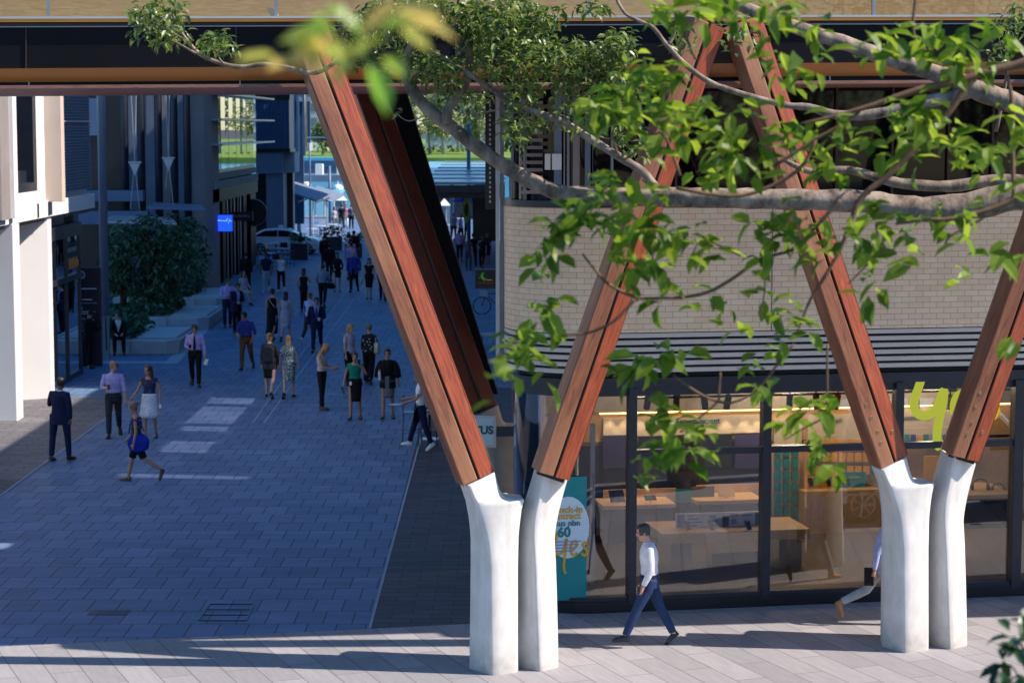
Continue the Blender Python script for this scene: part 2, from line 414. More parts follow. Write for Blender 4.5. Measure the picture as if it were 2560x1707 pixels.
for X in (65, 590, 1140, 1580, 2055):
    strip('fascia_joint', 'dark_brown', 69, 61, 172, 155, 0.0, 0.02, x0=X - 1.4, x1=X + 1.4)
for X in (72, 600, 1150, 1590, 2075):
    strip('fascia_bracket', 'grey_steel', 206, 188, 215, 201, 0.07, 0.03, x0=X - 1.5, x1=X + 1.5)

# ================================================================ timber columns
LROWS = [((1078, 1534), (1130, 1552), (1190, 1533)), ((1080, 1400), (1128, 1408), (1189.5, 1400)), ((1081, 1300), (1127, 1305), (1189.5, 1300)), ((1081, 1240), (1122, 1252), (1191, 1236)),
         ((1077, 1192), (1112, 1212), (1197, 1180)), ((1072, 1163), (1101, 1180), (1202, 1158)), ((1069, 1148), (1096, 1162), (1203, 1148)), ((1066, 1140), (1092, 1152), (1178, 1148)), ((1063, 1130), (1087, 1142), (1153, 1138)), ((1055, 1107), (1075, 1116), (1136, 1085))]
RROWS = [((1189, 1536), (1240, 1544), (1283, 1528)), ((1189, 1400), (1234, 1401), (1280, 1395)), ((1189, 1300), (1230, 1301), (1277, 1297)), ((1191, 1235), (1226, 1240), (1274, 1240)), ((1198, 1180), (1228, 1192), (1281, 1190)),
         ((1212, 1130), (1238, 1141), (1293, 1140)), ((1228, 1074), (1250, 1082), (1304, 1101))]
def refine(rows, n=4):
    out = []; m = len(rows)
    for i in range(m - 1):
        r0, r1, r2, r3 = rows[max(i - 1, 0)], rows[i], rows[i + 1], rows[min(i + 2, m - 1)]
        for k in range(n):
            t = k / n; out.append(tuple(tuple(r1[j][a] + (r2[j][a] - r1[j][a]) * t if i < 3 else .5 * (2 * r1[j][a] + (r2[j][a] - r0[j][a]) * t + (2 * r0[j][a] - 5 * r1[j][a] + 4 * r2[j][a] - r3[j][a]) * t * t + (3 * r1[j][a] - r0[j][a] - 3 * r2[j][a] + r3[j][a]) * t ** 3) for a in (0, 1)) for j in range(3)))
    return out + [rows[-1]]
def half(rows, tf, dd, parent):
    rows = refine(rows)
    base = [GD(*tf(*p)) for p in rows[0]]
    c0 = GD(*tf(1130, 1551)).y; ds = [c0 + q_ for q_ in dd]; base = [V((p.x * d_ / p.y, d_, 0)) for p, d_ in zip(base, ds)]
    rings = []
    for k, (l, c, r) in enumerate(rows):
        if k == 0: q = base
        else: q = [PD(*tf(*p), ds[i]) for i, p in enumerate((l, c, r))]

        l, c, r = q
        w = (r - l)
        dv = V((0, 1, 0))
        ring = [l, l.lerp(c, .80) , c.lerp(l, .06) + V((0, -.012, 0)), c.lerp(r, .06) + V((0, -.012, 0)), c.lerp(r, .3), c.lerp(r, .88), r + dv * .05, r + dv * .42 - w * .06, r + dv * .50 - w * .2, l + dv * .50 + w * .2, l + dv * .36 + w * .04]
        if k == 0:
            ring = [V((p.x, p.y, -0.02)) for p in ring]
        rings.append(ring)
    o = V(parent.location)
    mb = MB(); mb.loft([[p - o for p in r] for r in rings])
    ob = mb.build('concrete_arm', M['concrete_white'], parent, auto=50)
    sb = ob.modifiers.new('Bevel', 'BEVEL'); sb.width = 0.018; sb.segments = 2; sb.limit_method = 'ANGLE'; sb.angle_limit = R(50)
    return ob
SECL = [(-.262, .16), (-.268, .06), (-.175, -.225), (-.160, -.235), (.020, -.160), (.034, -.148), (.034, .17), (-.19, .20)]
SECR = [(.062, .17), (.062, -.140), (.076, -.150), (.245, -.060), (.266, -.045), (.270, -.05), (.268, .13), (.22, .17)]
def arm(A, B, parent, ml, mr, bolts=True, dark=False):
    z = (B - A); ln = z.length; z.normalize(); y = V((0, 1, 0)); x = y.cross(z).normalized(); y = z.cross(x)
    mw = Matrix(((x.x, y.x, z.x, A.x), (x.y, y.y, z.y, A.y), (x.z, y.z, z.z, A.z), (0, 0, 0, 1)))
    inv = Matrix.Translation(-V(parent.location))
    for sec, m in ((SECL, ml), (SECR, mr)):
        mb = MB(); mb.loft([[(p[0], p[1], k * ln) for p in sec] for k in (0, .25, .5, .75, 1)])
        o = mb.build('timber_log', M[m], parent, bevel=0.008); o.matrix_local = inv @ mw
    mb = MB(); mb.box((-.18, -.08, -.05), (.2, .12, ln * .998)); o = mb.build('steel_core', M['black_steel'], parent); o.matrix_local = inv @ mw
    if bolts:
        for (bx, bz) in ((-.06, .35), (-.05, .52), (-.075, .75), (-.085, .95), (.15, .42)):
            mb = MB(); mb.cyl((bx, -.206 + .42 * (bx + .06) - .012 * (bx > 0), bz), (bx, -.14 + .42 * (bx + .06), bz), .026, 12); o = mb.build('timber_plug', M['tan_wood'], parent); o.matrix_local = inv @ mw
tf1 = lambda x, y: (x, y)
tf2 = lambda x, y: ((x - 1180) * .955 + 2125, (y - 1540) * .965 + 1489)
def column(tf, lab, dx, arms, dtop):
    c = GD(*tf(1190, 1540)); t = thing('timber_column', lab, 'column', (c.x, c.y, 0), 0, 'Y-shaped bridge columns')
    half(LROWS, tf, (.36, 0, .15), t); half(RROWS, tf, (.46, .20, .42), t)
    for (a, b_, bolts) in arms:
        A = PD(*a, c.y + .02); B = PD(*b_, 28.58 + DS * PD(*b_, 28).x - .32)
        arm(A, B, t, 'timber_brown', 'timber_red', bolts)
    return t
colA = column(tf1, 'pale concrete bridge column beside the lane with two splayed timber arms', 0, [((1091, 1096), (703, 66), False), ((1264, 1088), (1620, 52), False)], 0)
colB = column(tf2, 'pale concrete bridge column in front of the yellow yes sign, with splayed timber arms', 0, [((2042, 1056), (1705, 54), True), ((2206, 1046), (2570, 10), True)], 0)
# rear column, half hidden: left half and left arm only, standing under the far edge of the deck
rc = thing('timber_column', 'shaded rear bridge column with timber arm and concrete base coloured dark for the shade', 'column', (colA.location.x, colA.location.y + 7.0, 0), 0, 'Y-shaped bridge columns')
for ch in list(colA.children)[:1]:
    c_ = ch.copy(); c_.data = ch.data.copy(); c_.data.materials[0] = M['concrete_grey']; COL.objects.link(c_); c_.parent = rc  # pale concrete recoloured grey for the shade at the rear
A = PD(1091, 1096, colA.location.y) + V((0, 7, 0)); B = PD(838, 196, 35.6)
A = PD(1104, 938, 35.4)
arm(A, B, rc, 'timber_shaded', 'timber_shaded', False)
x = V((.50, .35, 0)); mb = MB()
o_ = V(rc.location)
q4 = [PD(1085, 905, 36.2) - o_, PD(1143, 905, 36.2) - o_, PD(929, 198, 36.4) - o_, PD(868, 198, 36.4) - o_]; dv = V((0, .35, 0))
mb.hexa([q4[0], q4[1], q4[1] + dv, q4[0] + dv, q4[3], q4[2], q4[2] + dv, q4[3] + dv])
mb.build('shaded_strut', M['black_panel'], rc)  # rear timber member, its deep shade put into a black colour
# steel knuckle where the two inner arms meet, and at the top of the outer arm
def knuckle(X, Y, lab):
    p = PD(X, Y, 28.6); t = thing('steel_bracket', lab, 'bracket', p)
    mb = MB(); mb.hexa([(-.28, -.05, -.02), (-.20, -.05, -.06), (-.20, .2, -.06), (-.28, .2, -.02), (-.50, -.05, .34), (-.40, -.05, .34), (-.40, .2, .34), (-.50, .2, .34)]); mb.build('bracket_plate', M['warm_concrete'], t)
    mb = MB(); mb.hexa([(-.2, -.02, -.02), (.25, -.02, .14), (.25, .1, .14), (-.2, .1, -.02), (-.2, -.02, .0), (.25, -.02, .16), (.25, .1, .16), (-.2, .1, 0.0)]); mb.build('bracket_arm', M['grey_steel'], t)
knuckle(700, 80, 'grey steel bracket at the top of the timber arm by the lane')

# ================================================================ white building on the left
lb = thing('white_building', 'white building on the left with projecting fins over shaded shopfront', 'building', (-12.4, 57, 0))
def lpart(name, m, fn, bevel=0.0, smooth=False, lab=None, parent=None):
    mb = MB(); fn(mb); o = mb.build(name, M[m], parent or lb, smooth, bevel, lab)
    if parent is None: o.matrix_parent_inverse = Matrix.Translation(-V(lb.location))
    return o
lpart('ground_column', 'white_paint', lambda q: q.box((-15.5, 53.0, 0), (-12.30, 53.7, 4.9)), 0.02)
lpart('ground_wall', 'white_paint', lambda q: q.hexa([(-16, 55.6, 0), (-12.42, 57.55, 0), (-12.42, 58.0, 0), (-16, 58.0, 0), (-16, 55.6, 4.9), (-12.42, 57.55, 4.9), (-12.42, 58.0, 4.9), (-16, 58.0, 4.9)]), 0.01)
lpart('fascia', 'white_paint', lambda q: q.box((-20, 40, 4.9), (-12.34, 63.7, 5.32)), 0.01)
lpart('upper_wall', 'white_paint', lambda q: (q.box((-20, 40, 5.32), (-12.42, 53.2, 13)), q.box((-20, 53.2, 5.32), (-12.9, 58.9, 13)), q.box((-12.9, 56.4, 5.32), (-12.42, 58.9, 13)), q.box((-12.9, 53.2, 5.32), (-12.42, 56.4, 5.62)), q.box((-20, 58.9, 5.32), (-12.6, 63.7, 13))))
lpart('facade_fin', 'dimmed_white', lambda q: q.box((-12.42, 57.35, 5.30), (-11.97, 57.75, 13)), 0.01)
lpart('facade_fin', 'white_paint', lambda q: q.box((-12.42, 52.75, 5.05), (-12.18, 53.15, 13)), 0.01)
lpart('facade_fin', 'warm_concrete', lambda q: q.box((-12.75, 51.5, 5.05), (-12.2, 52.4, 13)), 0.01)
wf = lpart('window', 'navy_steel', lambda q: (q.box((-12.899, 56.05, 5.62), (-12.43, 56.399, 13)), q.box((-12.899, 53.201, 5.621), (-12.43, 56.05, 5.85)), q.box((-12.899, 53.2, 5.85), (-12.62, 56.05, 6.15))))
lpart('pane', 'dark_glass', lambda q: q.box((-12.89, 53.25, 6.15), (-12.84, 56.05, 13)), parent=wf)
lpart('window_post', 'light_alu', lambda q: q.box((-12.84, 53.75, 6.15), (-12.66, 53.9, 13)), parent=wf)
for d in (55.95, 57.25, 51.0): lpart('drip_joint', 'black_steel', lambda q: q.box((-12.339, d, 4.93), (-12.30, d + .05, 5.3)))
def louv(q):
    q.box((-12.6, 58.95, 5.5), (-12.44, 63.6, 13))
    z = 5.5
    while z < 9.2:
        q.hexa([(-12.44, 58.97, z), (-12.40, 58.97, z - .02), (-12.40, 63.6, z - .02), (-12.44, 63.6, z), (-12.44, 58.97, z + .012), (-12.40, 58.97, z - .008), (-12.40, 63.6, z - .008), (-12.44, 63.6, z + .012)]); z += .085
lpart('louvre_screen', 'slate_blue', louv)
lpart('screen_rail', 'light_alu', lambda q: q.box((-12.42, 58.97, 7.42), (-12.37, 63.6, 7.45)))
lpart('soffit', 'warm_concrete', lambda q: q.box((-20, 40, 4.78), (-12.5, 63.6, 4.899)))
lpart('lintel', 'navy_steel', lambda q: q.box((-13.6, 58.05, 4.12), (-12.75, 63.7, 4.5)))
lpart('sign_box', 'black_steel', lambda q: q.box((-13.4, 58.1, 4.5), (-12.95, 62.2, 4.78)))
lpart('end_pier', 'slate_blue', lambda q: q.box((-13.5, 63.5, 0), (-12.95, 64.3, 4.78)))
sf = lpart('shopfront', 'navy_steel', lambda q: [q.box((-12.88, y, 0), (-12.76, y + .09, 4.12)) for y in (58.05, 58.75, 59.3, 60.0, 61.6, 63.45)] + [q.box((-12.90, 58.1, 2.86), (-12.70, 63.5, 3.02)), q.box((-12.9, 58.1, 0), (-12.74, 63.5, .16))])
lpart('pane', 'mirror_glass', lambda q: q.box((-12.83, 58.1, .16), (-12.81, 63.45, 4.12)), parent=sf)
lpart('interior_wall', 'navy_steel', lambda q: q.box((-15.5, 58.2, 0), (-15.4, 64, 4.5)))
# gold lettering over the door, too blurred to read: a row of small gold blocks behind the glass
lpart('sign_lettering', 'bright_orange', lambda q: [q.box((-12.79, 62.0 + k * .17, 3.18 + .04 * (k % 2)), (-12.77, 62.12 + k * .17, 3.50 - .05 * ((k * 2) % 3))) for k in range(8)])

# ---- building with tall dark pipes behind the planters
pb = thing('pipe_building', 'shaded concrete building with five tall dark blue pipes behind the planters', 'building', (-15, 95, 0))
def ppart(name, m, fn, **k):
    mb = MB(); fn(mb); o = mb.build(name, M[m], pb, **k); o.matrix_parent_inverse = Matrix.Translation(-V(pb.location)); return o
ppart('concrete_wall', 'warm_concrete', lambda q: (q.box((-17.0, 94.4, 0), (-13.45, 99, 15))))
ppart('wall_panel', 'slate_blue', lambda q: [q.box((x0, 94.33, 0), (x1, 94.42, 15)) for x0, x1 in ((-16.9, -16.15), (-15.95, -15.5), (-14.6, -14.1))])
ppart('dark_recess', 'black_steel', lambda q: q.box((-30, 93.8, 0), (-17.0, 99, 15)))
ppart('glass_panel', 'blue_steel', lambda q: [q.box((-18.6, 93.7, z), (-17.7, 93.79, z + 1.6)) for z in (6.9, 8.8)])
for X in (316, 357, 400, 439, 472):
    p = P(X, 600, 92); ppart('pipe', 'navy_steel', lambda q: q.tube([(p.x, 92, 0), (p.x, 92, 15)], [.165, .165], 14), smooth=True)
ppart('entry_band', 'blue_steel', lambda q: (q.box((-19, 91, 4.15), (-15.6, 91.5, 4.6)), q.box((-19, 90.4, 3.2), (-15.3, 90.9, 3.75))))
for (X0, X1, Y, d) in ((365, 516, 522, 89), (250, 442, 556, 86)):
    a, c = P(X0, Y, d), P(X1, Y + 6, d)
    ppart('glass_canopy', 'light_alu' if X0 == 250 else 'slate_blue', lambda q: q.hexa([(a.x, d, a.z), (c.x, d, c.z), (c.x - .6, d + 2.6, c.z + .12), (a.x, d + 2.6, a.z + .12), (a.x, d, a.z + .06), (c.x, d, c.z + .06), (c.x - .6, d + 2.6, c.z + .18), (a.x, d + 2.6, a.z + .18)]))
def cable(cx, cy, pts, lab):
    c = P(cx, cy, 91); t = thing('canopy_cable', lab, 'cable', c)
    for (X, Y) in pts:
        p = P(X, Y, 91) - c; mb = MB(); mb.tube([(0, 0, 0), p], [.016, .016], 5); mb.build('cable_rod', M['light_alu'], t)
    mb = MB(); mb.box((-.27, -.03, -.02), (.27, .03, .05)); mb.build('cable_yoke', M['light_alu'], t)
    mb = MB(); mb.prism([(-.22, -.03, -.04), (.22, -.03, -.04), (.0, -.03, -.55)], (0, .06, 0)); mb.build('yoke_plate', M['light_alu'], t)
cable(337, 407, [(327, 225), (341, 225), (326, 522), (352, 552)], 'pale steel canopy cable with yoke hanging nearest the dark recess')
cable(421, 396, [(414, 225), (424, 225), (414, 470), (434, 520)], 'pale steel canopy cable with yoke hanging between the middle pipes')

# ---- glazed building further down the lane
gb = thing('glass_building', 'glazed building with horizontal ledges reflecting the far trees', 'building', (-13.6, 105, 0))
def gpart(name, m, fn, parent=None, **k):
    mb = MB(); fn(mb); o = mb.build(name, M[m], parent or gb, **k)
    if parent is None: o.matrix_parent_inverse = Matrix.Translation(-V(gb.location))
    return o
gpart('core', 'black_panel', lambda q: q.box((-30, 99.1, 0), (-14.6, 117, 15)))
gpart('window_frame', 'navy_steel', lambda q: (q.box((-14, 96.4, 0), (-13.5, 96.9, 15)), q.box((-14, 96.9, 5.15), (-13.56, 113.6, 5.3))))
wp = gpart('window', 'mirror_glass', lambda q: [q.add([(-13.62, 96.9 + k * 1.4, 5.3), (-13.62 + (.012 if k % 2 else -.008), 98.3 + k * 1.4, 5.3), (-13.62 + (.012 if k % 2 else -.008), 98.3 + k * 1.4, 15), (-13.62, 96.9 + k * 1.4, 15)], [(0, 1, 2, 3)]) for k in range(12)])
for z in (8.72, 7.56, 6.42):
    gpart('ledge', 'light_alu', lambda q: q.box((-13.55, 96.9, z), (-13.0, 118.4, z + .09)))
gpart('fascia', 'concrete_grey', lambda q: (q.box((-14.2, 96.9, 4.86), (-13.5, 114, 5.15)), q.box((-14.2, 96.9, 4.45), (-13.42, 114, 4.80))))
gpart('canopy_band', 'black_panel', lambda q: q.box((-14.4, 96.9, 3.85), (-13.45, 114, 4.45)))
for y, w_ in ((96.6, .35), (98.5, .5), (100.8, 1.0), (103.6, .6), (106.3, .5), (108.7, 1.2), (111.6, 2.3)): gpart('shopfront_pier', 'black_panel', lambda q: q.box((-14.3, y, 0), (-13.55, y + w_, 3.85)))
for y in (97.2, 99.4, 102.6, 105.2, 107.6): gpart('shop_pane', 'blue_steel', lambda q: q.box((-13.6, y, 0.1), (-13.58, y + .35, 3.8)))
# blue screen and round sign on the shopfront
t = thing('screen_sign', 'bright blue square screen with pale pulse line on the glazed building', 'screen', P(561, 558, 98.5))
mb = MB(); mb.box((-.40, -.05, -.40), (.40, .08, .40)); mb.build('screen_case', M['black_steel'], t)
emit_mat('screen_blue', (0.01, 0.06, 0.95), 1.3); emit_mat('screen_line', (0.25, 0.55, 1.0), 1.3)
mb = MB(); mb.box((-.37, -.056, -.37), (.37, -.051, .37)); mb.build('screen_face', M['screen_blue'], t)
mb = MB(); mb.tube([(-.28, -.06, .13), (.10, -.06, .10), (.14, -.06, .22), (.19, -.06, -.04), (.23, -.06, .18), (.27, -.06, .10), (.34, -.06, .1)], .012, 5); mb.build('screen_graphic', M['screen_line'], t)
t = thing('hanging_sign', 'dark rectangular sign board projecting beside the blue screen', 'sign', P(604, 541, 103))
mb = MB(); mb.box((-.55, -.05, -.22), (.55, .05, .22)); mb.build('sign_board', M['black_steel'], t)
mb = MB(); [mb.box((-.42 + k * .09, -.056, -.04 + .02 * (k % 2)), (-.36 + k * .09, -.051, .09 - .03 * (k % 3))) for k in range(9)]; mb.build('sign_lettering', M['grey_steel'], t)
t = thing('round_sign', 'round black sign hanging at the end of the glazed shopfront', 'sign', P(634, 532, 112))
mb = MB(); mb.tube([(0, -.06, 0), (0, .06, 0)], [.68, .68], 24); mb.build('sign_disc', M['black_steel'], t)
mb = MB(); mb.tube([(.70 * math.cos(a * .2618), -.07, .70 * math.sin(a * .2618)) for a in range(25)], .035, 6); mb.build('sign_rim', M['grey_steel'], t)

# ---- blue corrugated building on grey pier
bb = thing('corrugated_building', 'blue corrugated box on a grey concrete pier beside the white car', 'building', (-13, 127.0, 0))
def bpart(name, m, fn, **k):
    mb = MB(); fn(mb); o = mb.build(name, M[m], bb, **k); o.matrix_parent_inverse = Matrix.Translation(-V(bb.location)); return o
def fbox(q, X0, Y0, X1, Y1, d, th):
    a, c = P(X0, Y1, d), P(X1, Y0, d); q.box((a.x, d, a.z), (c.x, d + th, c.z))
bpart('corrugated_cladding', 'corrugated_blue', lambda q: [fbox(q, 660 + k * 8.2, 250, 660 + k * 8.2 + 5.6, 372, 127.0 - .06, .14) for k in range(7)] + [fbox(q, 640, 205, 722, 372, 127.0, 2.5)])
bpart('roof_band', 'black_steel', lambda q: fbox(q, 640, 200, 724, 250, 126.9, .08))
bpart('base_band', 'black_steel', lambda q: fbox(q, 640, 372, 726, 381, 126.9, 3))
bpart('pier_head', 'slate_blue', lambda q: fbox(q, 640, 381, 706, 434, 127.0, 3.0))
bpart('side_wall', 'concrete_planter', lambda q: fbox(q, 706.2, 381, 736, 432, 128.0, 3.0))
bpart('pier', 'slate_blue', lambda q: fbox(q, 667, 434.2, 708, 634, 127.2, 2.0))
bpart('dark_opening', 'black_steel', lambda q: (fbox(q, 640, 434.3, 666.8, 634, 128.0, 1), fbox(q, 708.2, 432.3, 732, 634, 129.5, 1)))
for x0, x1, d in ((724.5, 733, 130), (742, 746, 133), (757, 761, 136)): bpart('frame_post', 'concrete_planter', lambda q: fbox(q, x0, 210, x1, 388, d, .4))
bpart('frame_beam', 'concrete_planter', lambda q: fbox(q, 742, 243, 782, 254, 137.0, 1))
bpart('balcony_slab', 'concrete_planter', lambda q: fbox(q, 752, 358, 774, 378, 139.0, 2))
bpart('frame_glass', 'corrugated_blue', lambda q: (fbox(q, 733.2, 200, 757, 560, 138.0, .3), fbox(q, 757.2, 254, 775, 358, 140.0, .3)))
mat('olive_paint', (0.22, 0.19, 0.03), 0.5, 0.1)
bpart('olive_panel', 'olive_paint', lambda q: fbox(q, 761.2, 255, 766, 366, 138.5, .2))

# ================================================================ far shore, water
sheet('terrain', [(-3500, -400), (3500, -400), (3500, 7500), (-3500, 7500)], -6.0, 'asphalt')
m, nt, out = _nt('water'); L = nt.links.new
bs = N(nt, 'ShaderNodeBsdfPrincipled', Roughness=0.18); bs.inputs['Base Color'].default_value = (0.02, 0.16, 0.25, 1)
tc = N(nt, 'ShaderNodeTexCoord'); mp = N(nt, 'ShaderNodeMapping'); mp.inputs['Scale'].default_value = (.5, 1.6, 1)
nz = N(nt, 'ShaderNodeTexNoise', Scale=0.9, Detail=5.0); L(tc.outputs['Object'], mp.inputs[0]); L(mp.outputs[0], nz.inputs['Vector'])
bp = N(nt, 'ShaderNodeBump', Strength=0.6, Distance=0.3); L(nz.outputs['Fac'], bp.inputs['Height']); L(bp.outputs[0], bs.inputs['Normal']); L(bs.outputs[0], out.inputs[0]); M['water'] = m
b = MB(); b.add([(-900, 172, -2), (900, 172, -2), (900, 560, -2), (-900, 560, -2)], [(0, 1, 2, 3)]); struct(b.build('water', M['water']))
b = MB(); b.box((-260, 171.0, -6), (260, 172, .15)); struct(b.build('quay_edge', M['concrete_grey']))
mat('lawn', (0.14, 0.23, 0.03), 0.9, 0.35, 0.08)
b = MB(); b.add([(-900, 545, -6), (900, 545, -6), (900, 545, -.6), (-900, 545, -.6), (-900, 585, .3), (900, 585, .3), (900, 900, 2), (-900, 900, 2)], [(0, 1, 2, 3), (3, 2, 5, 4), (4, 5, 6, 7)])
struct(b.build('far_shore', M['lawn']))
# ================================================================ corner shop building on the right
SA, SB = 31.57, 0.184
SE = V((1, SB, 0)).normalized(); SN = V((-SB, 1, 0)).normalized()
def SW(X, Y, off=0.0): return PP(X, Y, SA + off * 1.0168, SB)
shop = thing('shop_building', 'corner shop building with curved cream brick band above black framed shop windows', 'building', (4, 33, 0))
def spart(name, m, mb, parent=None, **k):
    o = mb.build(name, M[m], parent or shop, **k)
    if parent is None: o.matrix_parent_inverse = Matrix.Translation(-V(shop.location))
    return o
CR = 1.2
CC = V((1.08, 32.99, 0))
def path(off=0.0, x1=13.0, side=3.0, n=18):
    """plan line of the facade, off metres inside: side wall, curved corner, front wall; returns points and arc lengths"""
    r = CR - off; pts = [V((CC.x - r, CC.y + side, 0))]
    a0, a1 = math.pi, math.pi * 1.5 + math.atan(SB)
    for k in range(n + 1):
        a = a0 + (a1 - a0) * k / n
        pts.append(V((CC.x + r * math.cos(a), CC.y + r * math.sin(a), 0)))
    p = pts[-1]; pts.append(p + SE * ((x1 - p.x) / SE.x))
    s = [0.0]
    for i in range(1, len(pts)): s.append(s[-1] + (pts[i] - pts[i - 1]).length)
    return pts, s
def zat(X, Y, off=0.0): return SW(X, Y, off).z
def pathwall(z0, z1, off, th, x1=13.0, x0=None, side=3.0):
    a, _ = path(off, x1, side); b, _ = path(off + th, x1, side)
    rings = []
    for p, q in zip(a, b):
        rings.append([(p.x, p.y, z0), (q.x, q.y, z0), (q.x, q.y, z1), (p.x, p.y, z1)])
    mb = MB(); mb.loft(rings); return mb
zb0, zb1 = 4.24, 6.10
# brick band with measured uv so the bond follows the curve
pts, s = path(0.0, side=0.6); me = bpy.data.meshes.new('brick_wall')
vs = []; fs = []
for p in pts: vs += [(p.x, p.y, zb0), (p.x, p.y, zb1)]
for i in range(len(pts) - 1): fs.append((2 * i, 2 * i + 2, 2 * i + 3, 2 * i + 1))
me.from_pydata(vs, [], fs); uvl = me.uv_layers.new(name='UVMap')
for poly in me.polygons:
    for li in poly.loop_indices:
        vi = me.loops[li].vertex_index; uvl.data[li].uv = (s[vi // 2], zb0 - 4.2 + (zb1 - zb0) * (vi % 2))
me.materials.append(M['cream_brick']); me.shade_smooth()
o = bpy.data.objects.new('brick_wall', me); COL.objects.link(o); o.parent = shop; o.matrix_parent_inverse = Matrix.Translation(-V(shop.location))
spart('wall_core', 'warm_concrete', pathwall(zb0, zb1 - .01, 0.02, 0.25, side=.6))
spart('coping', 'navy_steel', pathwall(zb1, zb1 + 0.10, -0.03, 0.35, side=.6))
mj = MB(); p = SW(1930, 700, -.004); mj.sbox(V((p.x, p.y, 0)), SE, SN, (-.005, -.001, zb0), (.005, .01, zb1)); spart('movement_joint', 'dark_brown', mj)
# louvre band: dark void behind pale slats
spart('louvre_void', 'void_grey', pathwall(3.50, 4.22, 0.22, 0.1, side=.6))
zz = [4.162 - k * .1045 for k in range(6)]
for z in zz: spart('louvre_slat', 'slat_beige', pathwall(z, z + 0.064, 0.0, 0.12, side=.4))
spart('louvre_soffit', 'navy_steel', pathwall(3.40, 3.55, 0.06, 0.3, side=.4))
# shop front: head, plinth, glass, mullions, transom
spart('shopfront_head', 'navy_steel', pathwall(3.28, 3.40, 0.10, 0.16, side=2))
spart('plinth', 'black_steel', pathwall(0.0, 0.17, 0.02, 0.25, side=2), bevel=0.01)
spart('plinth_cap', 'navy_steel', pathwall(0.17, 0.235, 0.05, 0.18, side=2))
zt = (zat(1700, 1133) + zat(2300, 1113)) / 2
pane_o = spart('window_glass', 'shop_glass', pathwall(0.235, 3.28, 0.14, 0.012, side=2), auto=20)
for (X0, X1) in ((1572, 1592), (1906, 1927), (2236, 2256), (2532, 2556)):
    a, c = SW(X0, 1300, .02), SW(X1, 1300, .02); mb = MB()
    mb.hexa([(a.x, a.y, .12), (c.x, c.y, .12), (c.x - SB * .2, c.y + .2, .12), (a.x - SB * .2, a.y + .2, .12), (a.x, a.y, 3.40), (c.x, c.y, 3.40), (c.x - SB * .2, c.y + .2, 3.40), (a.x - SB * .2, a.y + .2, 3.40)])
    spart('mullion', 'navy_steel', mb, bevel=0.006)
a, c = SW(1592, 1100, .06), SW(2532, 1100, .06); mb = MB()
mb.hexa([(a.x, a.y, zt - .05), (c.x, c.y, zt - .05), (c.x - .03, c.y + .12, zt - .05), (a.x - .03, a.y + .12, zt - .05), (a.x, a.y, zt + .05), (c.x, c.y, zt + .05), (c.x - .03, c.y + .12, zt + .05), (a.x - .03, a.y + .12, zt + .05)])
spart('transom', 'navy_steel', mb)
# upper floor: dark glazing with mullions, curved glass corner
spart('upper_glass', 'upper_glass', pathwall(zb1 + 0.1, 8.6, 0.12, 0.02, side=1.5), auto=20)
for k, X in enumerate((1300, 1352, 1450, 1530, 1600, 1690, 2090, 2230, 2370, 2480)):
    p = SW(X, 450, .07) if X > 1460 else None
    if p is None:
        ang = math.pi * (1.02 + .5 * (X - 1262) / 230); r = CR - .07; p = V((CC.x + r * math.cos(ang), CC.y + r * math.sin(ang), 0))
    mb = MB(); mb.sbox(V((p.x, p.y, 0)), SE, SN, (-.018, -.01, zb1 + .1), (.018, .05, 8.6)); spart('upper_mullion', 'grey_steel' if k < 5 else 'dark_brown', mb)
lad = MB(); p = P(1335, 400, 33.15)
for k in range(18): lad.box((p.x - .22, 32.02, 6.3 + k * .11), (p.x + .12, 32.06, 6.35 + k * .11))
spart('vent_louvre', 'warm_concrete', lad)
for X, w_ in ((1385, .14), (1404, .05), (1432, .10), (1462, .12), (1476, .03)):
    p = P(X, 400, 31.9); mb = MB(); mb.box((p.x, 31.86, zb1 + .12), (p.x + w_, 31.9, 8.6)); spart('curtain_panel', 'warm_concrete' if w_ < .11 else 'slate_blue', mb)
for X0, X1, Y0, Y1 in ((1362, 1376, 385, 425), (1380, 1404, 385, 425)):
    a, c = P(X0, Y1, 31.8), P(X1, Y0, 31.8); mb = MB(); mb.box((a.x, 31.8, a.z), (c.x, 31.83, c.z)); spart('window_sticker', 'white_paint', mb)
# side wall, upper mass and roof: they shade the lane
mb = MB(); mb.box((0.0, 36.0, 0), (.3, 58, 5.2)); spart('side_wall', 'warm_concrete', mb)
mb = MB(); mb.box((0.0, 36.0, 8.6), (.3, 58, 11.6)); mb.box((3.6, 36.0, 8.8), (26, 58, 9.1)); mb.box((.3, 36, 8.8), (3.6, 42.5, 9.1)); spart('upper_side_wall', 'warm_concrete', mb)  # unseen roof gap, added so sun reaches the openings below
# solid side panels with unseen openings added to throw sun patches onto the lane paving
openings = [(43.4, 44.4, 6.4, 6.75), (46.4, 49.0, 5.6, 8.35)]
mb = MB()
def wallpanels(y0, y1, z0, z1, holes):
    ys = sorted({y0, y1} | {h[0] for h in holes} | {h[1] for h in holes})
    for i in range(len(ys) - 1):
        hs = sorted([(h[2], h[3]) for h in holes if h[0] <= ys[i] and h[1] >= ys[i + 1]])
        z = z0
        for (a, b_) in hs:
            if a > z: mb.box((0, ys[i], z), (.12, ys[i + 1], a))
            z = b_
        if z < z1: mb.box((0, ys[i], z), (.12, ys[i + 1], z1))
H0 = [(46.8, 48.5, 6.9, 8.1), (50.2, 51.0, 6.9, 8.15), (51.5, 54.7, 6.9, 8.2), (55.3, 56.8, 6.9, 8.25), (43.3, 43.75, 5.4, 8.4)]
wallpanels(36, 58, 5.2, 8.6, H0)
spart('side_panels', 'warm_concrete', mb)
glass_mat('sun_slot_tint', (.86, .80, .84), .5)  # tint dims the sun through the added openings
